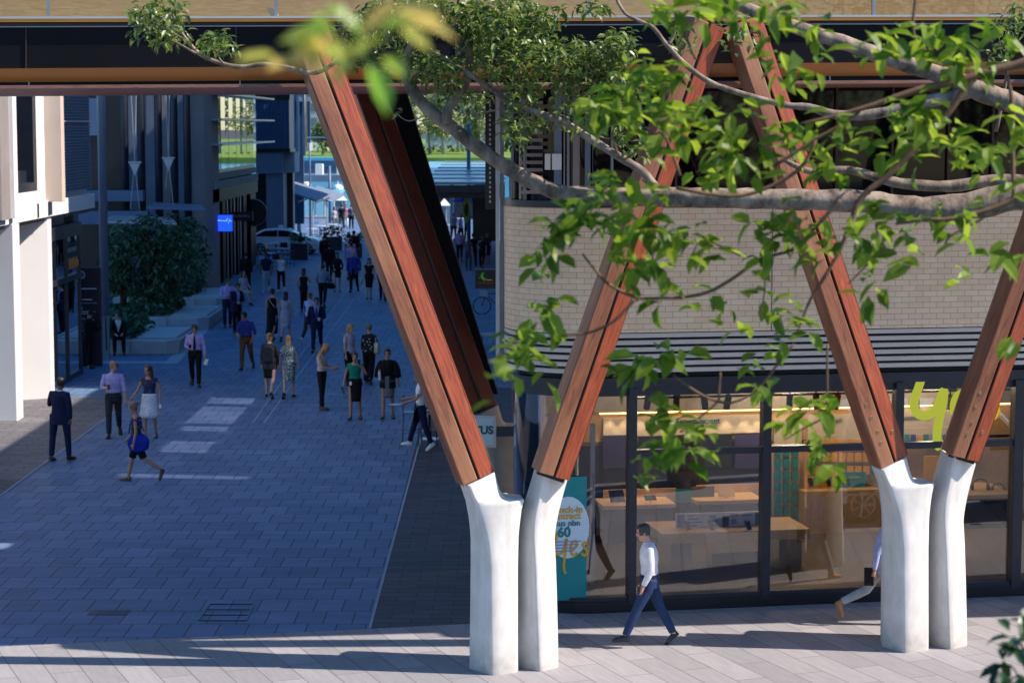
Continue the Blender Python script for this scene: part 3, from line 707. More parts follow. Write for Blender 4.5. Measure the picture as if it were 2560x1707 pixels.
for (y0_, y1_, z0_, z1_) in H0: mb = MB(); mb.box((.05, y0_, z0_), (.06, y1_, z1_)); spart('sun_slot', 'sun_slot_tint', mb)
mb = MB(); mb.box((0.3, 57.7, 0), (26, 58, 8.8)); mb.box((13, 33.5, 0), (13.3, 57.7, 8.8)); mb.box((0.0, 33.0, 8.6), (13, 36.2, 8.8)); spart('rear_wall', 'warm_concrete', mb)
# corner trims beside the lane
mb = MB(); mb.box((-.25, 33.0, 3.5), (-.19, 33.1, 8.6)); spart('corner_trim', 'light_alu', mb)
mb = MB(); mb.box((-.185, 33.2, 3.5), (-.125, 33.3, 8.6)); spart('corner_trim', 'grey_steel', mb)
mb = MB(); mb.box((-.42, 33.9, 6.0), (-.26, 33.96, 8.4)); sp_ = spart('perforated_strip', 'black_steel', mb)
mb = MB()
for k in range(30): mb.box((-.36, 33.88, 6.1 + k * .075), (-.33, 33.899, 6.14 + k * .075))
spart('strip_dot', 'light_alu', mb, parent=sp_)
# tall neighbour that shades the far part of the lane
tb = thing('tower_building', 'tall plain building on the right side of the lane beyond the corner shop', 'building', (13, 59, 0))
mb = MB(); mb.box((.15, 58.02, 0), (30, 134, 23)); o = mb.build('tower_wall', M['warm_concrete'], tb); o.matrix_parent_inverse = Matrix.Translation(-V(tb.location))
mb = MB(); [mb.box((.02, 60 + k * 4.5, .3), (.14, 63.6 + k * 4.5, 4.2)) for k in range(16)]; o = mb.build('tower_window', M['dark_glass'], tb); o.matrix_parent_inverse = Matrix.Translation(-V(tb.location))

# ---------------------------------------------------------------- shop interior
def wbox(X0, Y0, X1, Y1, off, th=0.03, Xr=None):
    """box whose front face is the vertical rectangle seen at these pixels, `off` metres behind the shop front"""
    Xm = (X0 + X1) / 2
    a, c = SW(X0, Y1, off), SW(X1, Y0, off)
    z0 = SW(Xm, Y1, off).z; z1 = SW(Xm, Y0, off).z
    n = SN * th
    mb = MB(); A_, B_ = V((a.x, a.y, 0)), V((c.x, c.y, 0))
    q = [A_, B_, B_ + n, A_ + n]
    mb.hexa([(p.x, p.y, z0) for p in q] + [(p.x, p.y, z1) for p in q]); return mb
def center(mb):
    n = len(mb.v); c = V((sum(p[0] for p in mb.v) / n, sum(p[1] for p in mb.v) / n, min(p[2] for p in mb.v)))
    mb.v = [tuple(V(p) - c) for p in mb.v]; return c
FL = 0.19
fl = MB(); q0 = SW(1300, 1500, .3)
fl.add([(q.x, q.y, FL) for q in (V((0.35, 33.2, 0)), V((1.2, 32.2, 0)), SW(2900, 1400, .3), SW(2900, 1400, 8), V((.35, 41, 0)))], [(0, 1, 2, 3, 4)])
mat('shop_floor', (0.09, 0.075, 0.065), 0.35, 0.1, 2)
struct(fl.build('shop_floor', M['shop_floor']))
mat('ceiling_grey', (0.34, 0.31, 0.27), 0.8, 0.1); mat('tv_black', (0.01, 0.01, 0.016), 0.15, 0.1); mat('tv_purple', (0.045, 0.04, 0.13), 0.2, 0.25, 1.0); mat('deep_navy', (0.012, 0.015, 0.045), 0.3, 0.2)
mat('teal', (0.0, 0.23, 0.24), 0.4, 0.08, 2.0); mat('teal_text', (0.0, 0.10, 0.12), 0.5, 0.05); mat('pale_board', (0.55, 0.60, 0.68), 0.5, 0.06); mat('orange_card', (0.75, 0.36, 0.03), 0.5, 0.2, 3.0); mat('lilac_print', (0.22, 0.27, 0.55), 0.5, 0.1)
mat('panel_white', (0.55, 0.48, 0.38), 0.6, 0.05); mat('blue_print', (0.02, 0.05, 0.30), 0.4, 0.1); mat('grey_board', (0.10, 0.11, 0.12), 0.6, 0.1)
c_ = MB(); c_.add([(q.x, q.y, 3.62) for q in (V((0.35, 33.2, 0)), V((1.2, 32.3, 0)), SW(2900, 1400, .35), SW(2900, 1400, 8), V((.35, 41, 0)))], [(0, 1, 2, 3, 4)]); spart('ceiling', 'ceiling_grey', c_)
def item(name, m, px, off, th, lab, cat, group=None, parent=None, **k):
    mb = wbox(*px, off, th)
    if parent is None:
        c = center(mb); o = mb.build(name, M[m], None, **k); o.location = c; return tag(o, lab, cat, group)
    mb.v = [tuple(V(p) - V(parent.location)) for p in mb.v]
    return mb.build(name, M[m], parent, **k)
def group_at(name, lab, cat, px, off, group=None):
    p = SW((px[0] + px[2]) / 2, px[3], off); return thing(name, lab, cat, (p.x, p.y, p.z), 0, group)
def stext(body, X, Y, off, hpx, m, parent, name='lettering', bold=0.0, align='CENTER', shear=0.0, ext=.006):
    p = SW(X, Y, off); d = p.y; size = hpx / 2560 * d / F / 0.70
    o = text(name, body, size, M[m], parent, ext, align, bold * size, shear)
    q = p - (V(parent.location) if parent is not None else V((0, 0, 0)))
    face_frame(o, q, SE); return o
# back wall with sign bands
bw = group_at('display_wall', 'wooden display wall at the back of the shop with lit sign band', 'display wall', (1500, 1000, 2540, 1420), 5.2)
item('wall_board', 'shop_wood', (1350, 1000, 2620, 1100), 5.25, .1, '', '', parent=bw)
item('wall_board', 'deep_navy', (1350, 1100.5, 1925, 1420), 5.25, .1, '', '', parent=bw)
item('wall_board', 'shop_wood', (1925.5, 1100.5, 2620, 1420), 5.25, .1, '', '', parent=bw)
item('sign_band', 'panel_white', (1508, 1040, 1906, 1086), 5.18, .04, '', '', parent=bw)
item('sign_band', 'panel_white', (1935, 1046, 2005, 1110), 5.18, .04, '', '', parent=bw)
item('sign_band', 'panel_white', (2020, 1036, 2190, 1100), 5.18, .04, '', '', parent=bw)
item('sign_band', 'panel_white', (2250, 1018, 2420, 1090), 5.18, .04, '', '', parent=bw)
stext('Home Entertainment', 1718, 1053, 5.15, 14, 'teal_text', bw, bold=.012)
stext('Broadband', 1962, 1062, 5.15, 10, 'teal_text', bw)
stext('Prepaid', 2082, 1050, 5.15, 11, 'teal_text', bw)
stext('Accessories', 2288, 1043, 5.15, 11, 'teal_text', bw, bold=.01)
emit_mat('led_strip', (1.0, 0.62, 0.20), 5.0)
item('led_strip', 'led_strip', (1500, 1020, 2540, 1023), 5.12, .03, '', '', parent=bw)
item('bulkhead', 'ceiling_grey', (1350, 930, 2620, 1018), 5.1, .1, '', '', parent=bw)
for X0, X1, m_ in ((1508, 1575, 'tv_purple'), (1596, 1830, 'tv_black'), (1838, 1905, 'tv_purple')):
    item('television', m_, (X0, 1088, X1, 1170), 5.1, .06, {1508: 'tall purple screen at the left end of the shop wall under the sign band', 1596: 'wide black television under the Home Entertainment lettering', 1838: 'tall purple screen right of the wide black television'}[X0], 'television', 'screens on the shop wall')
item('wall_board', 'deep_navy', (1508, 1171, 1575, 1248), 5.16, .05, '', '', parent=bw); item('wall_board', 'deep_navy', (1596, 1171, 1906, 1232), 5.16, .05, '', '', parent=bw)
# counters under the screens
def counter(name, lab, px, off, depth, top_m='shop_wood', body_m='grey_board', splash=None):
    t = group_at(name, lab, 'counter', px, off)
    item('counter_top', top_m, (px[0], px[1], px[2], px[1] + 9), off, depth, '', '', parent=t)
    item('counter_body', body_m, (px[0] + 8, px[1] + 10, px[2] - 8, px[3]), off + .06, depth - .1, '', '', parent=t)
    if splash: item('splashback', splash, (px[0], px[1] - 40, px[2], px[1] - 6), off + depth - .05, .04, '', '', parent=t)
    return t
counter('display_counter', 'pale wooden counter with tablet under the purple screens', (1508, 1262, 1690, 1400), 4.3, .8, splash='shop_wood')
counter('display_counter', 'pale wooden counter right of the teal boards under the wide television', (1742, 1250, 1910, 1400), 4.3, .8, splash='shop_wood')
item('poster_board', 'teal', (1688, 1222, 1728, 1256), 4.7, .03, 'small teal poster board on the back counter of the shop', 'poster')
item('poster_board', 'grey_board', (1729, 1216, 1786, 1250), 4.7, .03, 'small grey poster board on the back counter of the shop', 'poster')
def tablet(X, Y, off, w, h, lab, m='tv_black'):
    p = SW(X, Y, off); t = thing('tablet', lab, 'tablet', p, math.atan(SB), 'tablets and phones on display')
    mb = MB(); mb.hexa([(-w / 2, 0, .05), (w / 2, 0, .05), (w / 2, .012, .045), (-w / 2, .012, .045), (-w / 2 - .02, h * .5, .05 + h), (w / 2 - .02, h * .5, .05 + h), (w / 2 - .02, h * .5 + .012, .045 + h), (-w / 2 - .02, h * .5 + .012, .045 + h)]); mb.build('tablet_screen', M[m], t)
    mb = MB(); mb.cyl((0, .04, 0), (0, .05, .12), .015, 8); mb.build('tablet_stand', M['light_alu'], t)
tablet(1545, 1262, 4.5, .26, .2, 'black tablet on stand at the left end of the back counter')
tablet(1628, 1257, 4.5, .2, .08, 'low black device on the back counter below a small green card')
tablet(1818, 1248, 4.5, .3, .14, 'pale tablet tilted on stand on the right back counter', 'shop_wood')
item('price_card', 'teal', (1614, 1238, 1630, 1248), 4.5, .01, 'small green card standing on the back counter', 'card')
# front table with wide display board
ft = group_at('display_table', 'long wooden display table in the middle of the shop', 'table', (1655, 1330, 2020, 1400), 1.7)
item('table_top', 'shop_wood', (1655, 1328, 2025, 1352), 1.7, 1.1, '', '', parent=ft)
for X in (1700, 1975): item('leg', 'grey_board', (X, 1353, X + 30, 1450), 2.0, .6, '', '', parent=ft)
item('table_panel', 'deep_navy', (1780, 1380, 1900, 1450), 2.4, .03, '', '', parent=ft)
db = group_at('display_board', 'wide pale blue display board of phone offers on the long table', 'display board', (1690, 1283, 1900, 1330), 2.2)
item('board_panel', 'pale_board', (1690, 1281, 1903, 1326), 2.2, .05, '', '', parent=db)
item('printed_panel', 'blue_print', (1693, 1285, 1711, 1320), 2.19, .008, '', '', parent=db)
for X0, Y0, X1, Y1, m_ in ((1720, 1288, 1735, 1290, 'teal_text'), (1720, 1295, 1748, 1299, 'blue_print'), (1720, 1303, 1755, 1307, 'blue_print'), (1720, 1312, 1742, 1315, 'blue_print'), (1773, 1288, 1790, 1294, 'blue_print'), (1772, 1300, 1792, 1315, 'lilac_print'), (1806, 1289, 1822, 1318, 'tv_black'), (1825, 1285, 1845, 1289, 'teal_text'), (1828, 1297, 1842, 1310, 'lilac_print'), (1856, 1286, 1880, 1289, 'lilac_print'), (1860, 1300, 1876, 1316, 'lilac_print'), (1888, 1281, 1903, 1326, 'teal')):
    item('printed_line', m_, (X0, Y0, X1, Y1), 2.19, .008, '', '', parent=db)
for X, lab in ((1722, 'black phone on cable at the left of the display table'), (1781, 'black phone on stand in the middle of the display table'), (1874, 'black phone on stand at the right of the display table')): tablet(X, 1332, 1.8, .08, .13, lab)
# product racks
rk = group_at('product_rack', 'rack of small teal boxes beside the Broadband sign', 'rack', (1934, 1110, 1998, 1360), 4.9)
item('rack_panel', 'panel_white', (1930, 1110, 2000, 1380), 4.98, .04, '', '', parent=rk)
for r in range(7):
    for k in range(3): item('product_box', 'teal', (1938 + k * 21, 1118 + r * 30, 1954 + k * 21, 1138 + r * 30), 4.9, .06, '', '', parent=rk)
rk = group_at('product_rack', 'rack of orange prepaid packs under the Prepaid sign', 'rack', (2012, 1100, 2165, 1300), 4.9)
item('rack_panel', 'shop_wood', (2008, 1100, 2200, 1320), 4.98, .04, '', '', parent=rk)
rnd = random.Random(3)
for r, Y in enumerate((1098, 1132, 1165)):
    for k in range(9): item('product_pack', 'orange_card' if rnd.random() < .85 else 'teal', (2018 + k * 20, Y, 2034 + k * 20, Y + 22), 4.9, .03, '', '', parent=rk)
item('price_panel', 'orange_card', (2012, 1190, 2105, 1225), 4.88, .03, '', '', parent=rk)
stext('8.88GB', 2050, 1200, 4.84, 15, 'teal_text', rk, bold=.02)
item('teal_panel', 'teal', (2106, 1180, 2165, 1224), 4.87, .03, '', '', parent=rk)
stext('unlimited', 2136, 1192, 4.84, 6, 'panel_white', rk)
item('rack_shelf', 'shop_wood', (2010, 1226, 2200, 1340), 4.6, .3, '', '', parent=rk)
for X in (2030, 2075, 2122): tablet(X, 1222, 4.65, .08, .13, {2030: 'left black phone on the shelf below the price panel', 2075: 'middle black phone on the shelf below the price panel', 2122: 'black phone in front of the teal panel'}[X])
rk = group_at('product_rack', 'rack of blue and pink accessory packs under the Accessories sign', 'rack', (2255, 1080, 2420, 1180), 4.9)
item('rack_panel', 'panel_white', (2250, 1068, 2425, 1120), 4.98, .04, '', '', parent=rk)
for k in range(10): item('product_pack', ('teal', 'blue_print', 'orange_card', 'teal', 'lilac_print')[k % 5], (2262 + k * 16, 1086, 2274 + k * 16, 1106), 4.9, .03, '', '', parent=rk)
# right hand bay: wooden table with dark headsets
ft = group_at('display_table', 'small wooden table with dark headsets at the right end of the shop', 'table', (2420, 1238, 2530, 1300), 1.6)
item('table_top', 'shop_wood', (2300, 1238, 2540, 1247), 1.6, 1.2, '', '', parent=ft); item('table_body', 'deep_navy', (2420, 1248, 2520, 1320), 1.8, .6, '', '', parent=ft)
for X, Y, r, lab in ((2350, 1232, .09, 'black headset on the right table nearest the concrete column'), (2450, 1226, .13, 'black headset on a box on the right table'), (2495, 1230, .10, 'grey headset at the right end of the right table')):
    p = SW(X, Y, 2.1); t = thing('headset', lab, 'headset', p, 0, 'headsets on the right table')
    mb = MB(); mb.tube([(r * math.cos(a * .3), 0, r * .5 + r * math.sin(a * .3)) for a in range(11)], .012, 6); mb.build('headband', M['tv_black'], t)
    for sx in (-1, 1): mb = MB(); mb.ell((sx * r, 0, r * .45), (.03, .06, .07), 10, 6); mb.build('ear_cup', M['tv_black' if X != 2495 else 'grey_board'], t, smooth=True)
item('wall_poster', 'orange_card', (2310, 1140, 2345, 1215), 4.6, .03, 'tall orange poster behind the concrete column', 'poster')
# ceiling track with spotlights
tr = group_at('light_track', 'black ceiling track running across the shop above the screens', 'light track', (1600, 960, 2500, 975), 1.8)
item('track_rail', 'tv_black', (1590, 982, 2530, 987), 1.8, .04, '', '', parent=tr)
for k, X in enumerate((1622, 1692, 1760, 1822, 1975, 2040, 2095, 2136, 2290, 2376)):
    p = SW(X, 985, 1.78); t = thing('spotlight', 'small black ceiling spotlight hanging from the shop light track', 'spotlight', p, 0, 'spotlights on the shop ceiling track')
    mb = MB(); mb.box((-.10, -.05, .05), (.10, .05, .1)); mb.cyl((0, 0, .06), (0, 0, -.02), .012, 6); mb.build('spot_mount', M['tv_black'], t)
    mb = MB(); mb.cyl((0, 0, -.02), (.03 * (k % 3 - 1), .07, -.24), .055, 10); mb.build('spot_can', M['tv_black'], t)
for X in (1528, 1565, 1605, 1645, 1690, 1775, 1820, 1865, 1900):
    p = SW(X, 1034, 5.05); l = bpy.data.lights.new('downlight', 'SPOT'); lo = bpy.data.objects.new('downlight', l); COL.objects.link(lo)
    l.energy = 12; l.color = (1, .72, .38); l.spot_size = R(75); l.spot_blend = .6; l.shadow_soft_size = .02; lo.location = p + V((0, 0, .04))
for X, off, e in ((1600, 3.8, 36), (1980, 4.2, 85), (2330, 4.2, 62)):
    p = SW(X, 1000, off); l = bpy.data.lights.new('shop_light', 'POINT'); lo = bpy.data.objects.new('shop_light', l); COL.objects.link(lo)
    l.energy = e; l.shadow_soft_size = .25; l.color = (1, .76, .48); lo.location = (p.x, p.y, 3.05)
# yes lettering on the window: hand drawn strokes
emit_mat('lime_glow', (0.60, 0.66, 0.07), 0.46); emit_mat('yellow_glow', (0.80, 0.56, 0.02), 0.46); mat('amber_paint', (0.75, 0.42, 0.03), 0.4, 0.05)  # glow added to brighten the shaded yes letters
def script_yes(name, org, w, m, m3, parent=None, th=.055, ext=.012, off=-.02, zs=1.0):
    """y, e, s as thick strokes in a frame (along SE, up)"""
    S = {'y': [[(.06, 1.0), (.02, .82), (-.02, .60), (.02, .44), (.12, .40), (.22, .50), (.28, .70), (.31, .82)], [(.31, .82), (.29, .55), (.25, .25), (.24, .02), (.28, -.14)]],
         'e': [[(.42, .50), (.54, .56), (.60, .66), (.55, .74), (.46, .70), (.42, .56), (.44, .42), (.52, .36), (.62, .42)]],
         's': [[(.88, .66), (.80, .70), (.76, .62), (.82, .54), (.88, .46), (.84, .36), (.76, .36), (.73, .42)]]}
    for ch, strokes in S.items():
        for st in strokes:
            pts = []
            for i in range(len(st) - 1):   # smooth
                p0 = st[max(i - 1, 0)]; p1 = st[i]; p2 = st[i + 1]; p3 = st[min(i + 2, len(st) - 1)]
                for t in (0, .25, .5, .75):
                    pts.append(tuple(.5 * (2 * p1[a] + (p2[a] - p0[a]) * t + (2 * p0[a] - 5 * p1[a] + 4 * p2[a] - p3[a]) * t * t + (3 * p1[a] - p0[a] - 3 * p2[a] + p3[a]) * t ** 3) for a in (0, 1)))
            pts.append(st[-1]); mb = MB()
            P3 = [org + SE * (x * w) + V((0, 0, z * w * zs)) for x, z in pts]
            n = len(P3); rings = []
            for i in range(n):
                tg = (P3[min(i + 1, n - 1)] - P3[max(i - 1, 0)]).normalized(); sd = tg.cross(SN).normalized(); h = th * w * (.75 if i in (0, n - 1) else 1.0)
                c = P3[i]; rings.append([c + sd * h, c - sd * h, c - sd * h + SN * ext, c + sd * h + SN * ext])
            mb.loft(rings)
            if parent is not None: mb.v = [tuple(V(p) - V(parent.location)) for p in mb.v]
            mb.build('letter_' + ch, M[m3 if ch == 's' else m], parent)
p0 = SW(2288, 1098, .10); p1 = SW(2500, 1098, .10)
ys = thing('yes_sign', 'large lime yes lettering with added glow on the upper shop window behind the splayed column', 'sign', p0)
script_yes('yes', V(p0) + V((0, 0, -.03)), (p1 - p0).length / .93 * 1.0, 'lime_glow', 'yellow_glow', ys, th=.047, zs=.66)
# teal offer banner behind the corner window
bn = group_at('offer_banner', 'teal poster banner with pale circle and $60 offer at the curved corner window', 'banner', (1385, 1190, 1466, 1497), .13)
mat('banner_teal', (0.0, 0.27, 0.27), .5, .05, 2.0); mat('banner_pale', (0.72, 0.82, 0.88), .5, .03)
item('banner_sheet', 'banner_teal', (1362, 1192, 1467, 1500), .13, .02, '', '', parent=bn)
p = SW(1420, 1318, .12) - V(bn.location); mb = MB(); rr = 70 / 2560 * 32.3 / F
rings = [[p + (SE * math.cos(a * .2618) * rr * k * .78 + V((0, 0, math.sin(a * .2618) * rr * 1.12 * k))) for a in range(24)] for k in (1, .05)]
mb.loft(rings, True, False); mb.build('pale_circle', M['banner_pale'], bn)
stext('lock-in', 1425, 1274, .11, 17, 'amber_paint', bn, bold=.02); stext('contract', 1412, 1290, .11, 17, 'amber_paint', bn, bold=.02)
stext('optus nbn', 1409, 1308, .11, 15, 'teal', bn, bold=.015); stext('$', 1383, 1322, .11, 16, 'teal', bn, bold=.02); stext('60', 1410, 1331, .11, 24, 'teal', bn, bold=.035)
for k in range(4): item('small_print', 'lilac_print', (1390, 1352 + k * 8, 1452 - k * 5, 1354 + k * 8), .105, .004, '', '', parent=bn)
p = SW(1388, 1422, .11); script_yes('yes', V(p), .56, 'amber_paint', 'amber_paint', bn, th=.035)
item('white_post', 'light_alu', (1476, 1060, 1488, 1460), .9, .06, 'slim white post standing inside the corner window', 'post')
item('timber_panel', 'shop_wood', (1320, 960, 1360, 1300), 1.6, .05, 'tall timber panel behind the curved corner glass', 'panel')
# blade sign over the lane
bs_ = thing('blade_sign', 'white square shop sign with teal lettering projecting over the lane', 'sign', PD(1088, 991, 34.2))
hw = .375; hh = .265
mb = MB(); mb.box((-hw, 0, -hh), (hw * .97, .08, hh)); mb.build('sign_frame', M['light_alu'], bs_, bevel=.01)
mat('sign_face', (0.52, 0.70, 0.72), 0.4, 0.03)
mb = MB(); mb.box((-hw + .05, -.006, -hh + .05), (hw * .97 - .05, -.001, hh - .05)); mb.build('sign_face', M['sign_face'], bs_)
o = text('lettering', 'OPTUS', .178, M['teal_text'], bs_, .004, 'RIGHT', .007); face_frame(o, (.315, -.010, .02), (1, 0, 0))
mb = MB(); mb.box((hw * .97 + .002, .02, -.08), (hw * .97 + .28, .06, .08)); mb.build('sign_bracket', M['navy_steel'], bs_)
# ================================================================ people
SKIN = {}
for k, c in (('fair', (0.55, 0.32, 0.23)), ('tan', (0.42, 0.22, 0.14)), ('brown', (0.16, 0.075, 0.045)), ('pink', (0.58, 0.30, 0.22))):
    mat('skin_' + k, c, 0.5, 0.06, 8.0)
CL = dict(black=(0.008, 0.008, 0.010), navy=(0.012, 0.016, 0.055), denim=(0.026, 0.046, 0.115), white=(0.72, 0.72, 0.76), lilac=(0.42, 0.36, 0.66), grey=(0.16, 0.16, 0.17), lgrey=(0.42, 0.42, 0.45),
          brown=(0.16, 0.075, 0.025), charcoal=(0.035, 0.036, 0.042), blue=(0.03, 0.05, 0.30), royal=(0.035, 0.05, 0.26), green=(0.0, 0.20, 0.13), mauve=(0.42, 0.36, 0.46), cream=(0.6, 0.52, 0.38), tan=(0.50, 0.25, 0.10), pink=(0.5, 0.22, 0.36), cobalt=(0.015, 0.025, 0.33), skyshirt=(0.30, 0.36, 0.60), olive=(0.035, 0.035, 0.02), steel=(0.2, 0.25, 0.33), paleblue=(0.45, 0.47, 0.75))
for k, c in CL.items(): mat('cloth_' + k, c, 0.8, 0.16, 9.0, 0.7, spec=0.2)
for k, c in dict(blonde=(0.40, 0.22, 0.075), ginger=(0.28, 0.11, 0.045), brown=(0.055, 0.026, 0.014), black=(0.008, 0.007, 0.008), red=(0.075, 0.018, 0.016), grey=(0.045, 0.042, 0.042), sand=(0.24, 0.13, 0.08)).items(): mat('hair_' + k, c, 0.5, 0.35, 30.0, 0.4)
mat('shoe_black', (0.01, 0.01, 0.012), 0.3, 0.1); mat('shoe_brown', (0.10, 0.045, 0.02), 0.45, 0.15); mat('shoe_white', (0.7, 0.7, 0.72), 0.5, 0.05); mat('shoe_tan', (0.5, 0.22, 0.08), 0.5, 0.1); mat('phone_black', (0.008, 0.008, 0.01), 0.2, 0.1); mat('paper_white', (0.75, 0.75, 0.73), 0.7, 0.03); mat('eye_dark', (0.01, 0.008, 0.008), 0.2, 0.1); mat('lip', (0.35, 0.10, 0.09), 0.5, 0.1)
def pattern_mat(name, c1, c2, scale, thr, soft=0.03, kind='VORONOI'):
    m, nt, out = _nt(name); L = nt.links.new
    b = N(nt, 'ShaderNodeBsdfPrincipled', Roughness=0.8); tc = N(nt, 'ShaderNodeTexCoord')
    if kind == 'VORONOI': t = N(nt, 'ShaderNodeTexVoronoi', Scale=scale); o = t.outputs['Distance']
    elif kind == 'NOISE': t = N(nt, 'ShaderNodeTexNoise', Scale=scale, Detail=3.0); o = t.outputs['Fac']
    else: t = N(nt, 'ShaderNodeTexWave', Scale=scale); o = t.outputs['Fac']
    L(tc.outputs['Object'], t.inputs['Vector'])
    cr = N(nt, 'ShaderNodeValToRGB'); cr.color_ramp.elements[0].position = thr - soft; cr.color_ramp.elements[1].position = thr + soft
    cr.color_ramp.elements[0].color = c4(c1); cr.color_ramp.elements[1].color = c4(c2)
    L(o, cr.inputs[0]); L(cr.outputs[0], b.inputs['Base Color']); L(b.outputs[0], out.inputs[0]); M[name] = m
pattern_mat('cloth_floral', (0.65, 0.62, 0.55), (0.008, 0.008, 0.012), 12, .26)
pattern_mat('cloth_tealprint', (0.50, 0.56, 0.52), (0.07, 0.13, 0.13), 26, .42, .08)
pattern_mat('cloth_lace', (0.62, 0.60, 0.66), (0.36, 0.34, 0.42), 40, .35, .1)
pattern_mat('cloth_skirtprint', (0.05, 0.06, 0.16), (0.66, 0.67, 0.74), 42, .30, .06)
pattern_mat('cloth_navyprint', (0.10, 0.10, 0.28), (0.02, 0.02, 0.075), 14, .30, .1)
pattern_mat('cloth_oliveprint', (0.20, 0.20, 0.14), (0.025, 0.025, 0.02), 16, .30, .08)
pattern_mat('cloth_greyprint', (0.22, 0.24, 0.32), (0.03, 0.035, 0.06), 22, .35, .1)

def rot_fwd(a):  # direction of a hanging limb swung forward (-y) by a degrees
    return V((0, -math.sin(R(a)), -math.cos(R(a))))
def remeshed(mb, name, m, vox, parent, smooth_it=2, cut=None, label=None):
    me = mb.mesh(name); o = bpy.data.objects.new(name, me); COL.objects.link(o)
    md = o.modifiers.new('r', 'REMESH'); md.mode = 'VOXEL'; md.voxel_size = vox
    if smooth_it:
        sm = o.modifiers.new('s', 'SMOOTH'); sm.iterations = smooth_it; sm.factor = .5
    bpy.context.view_layer.update()
    dg = bpy.context.evaluated_depsgraph_get(); me2 = bpy.data.meshes.new_from_object(o.evaluated_get(dg))
    o.modifiers.clear(); old = o.data; o.data = me2; bpy.data.meshes.remove(old); me2.name = name
    if cut:
        bm = bmesh.new(); bm.from_mesh(me2)
        bmesh.ops.delete(bm, geom=[f for f in bm.faces if cut(f.calc_center_median())], context='FACES'); bm.to_mesh(me2); bm.free()
    me2.materials.clear(); me2.materials.append(M[m]); me2.shade_smooth(); o.parent = parent
    if label: o['label'] = label
    return o
def ering(c, rx, ry, n=14, tilt=None):
    q = [V((rx * math.cos(2 * math.pi * k / n), ry * math.sin(2 * math.pi * k / n), 0)) for k in range(n)]
    if tilt: q = [tilt @ p for p in q]
    return [V(c) + p for p in q]
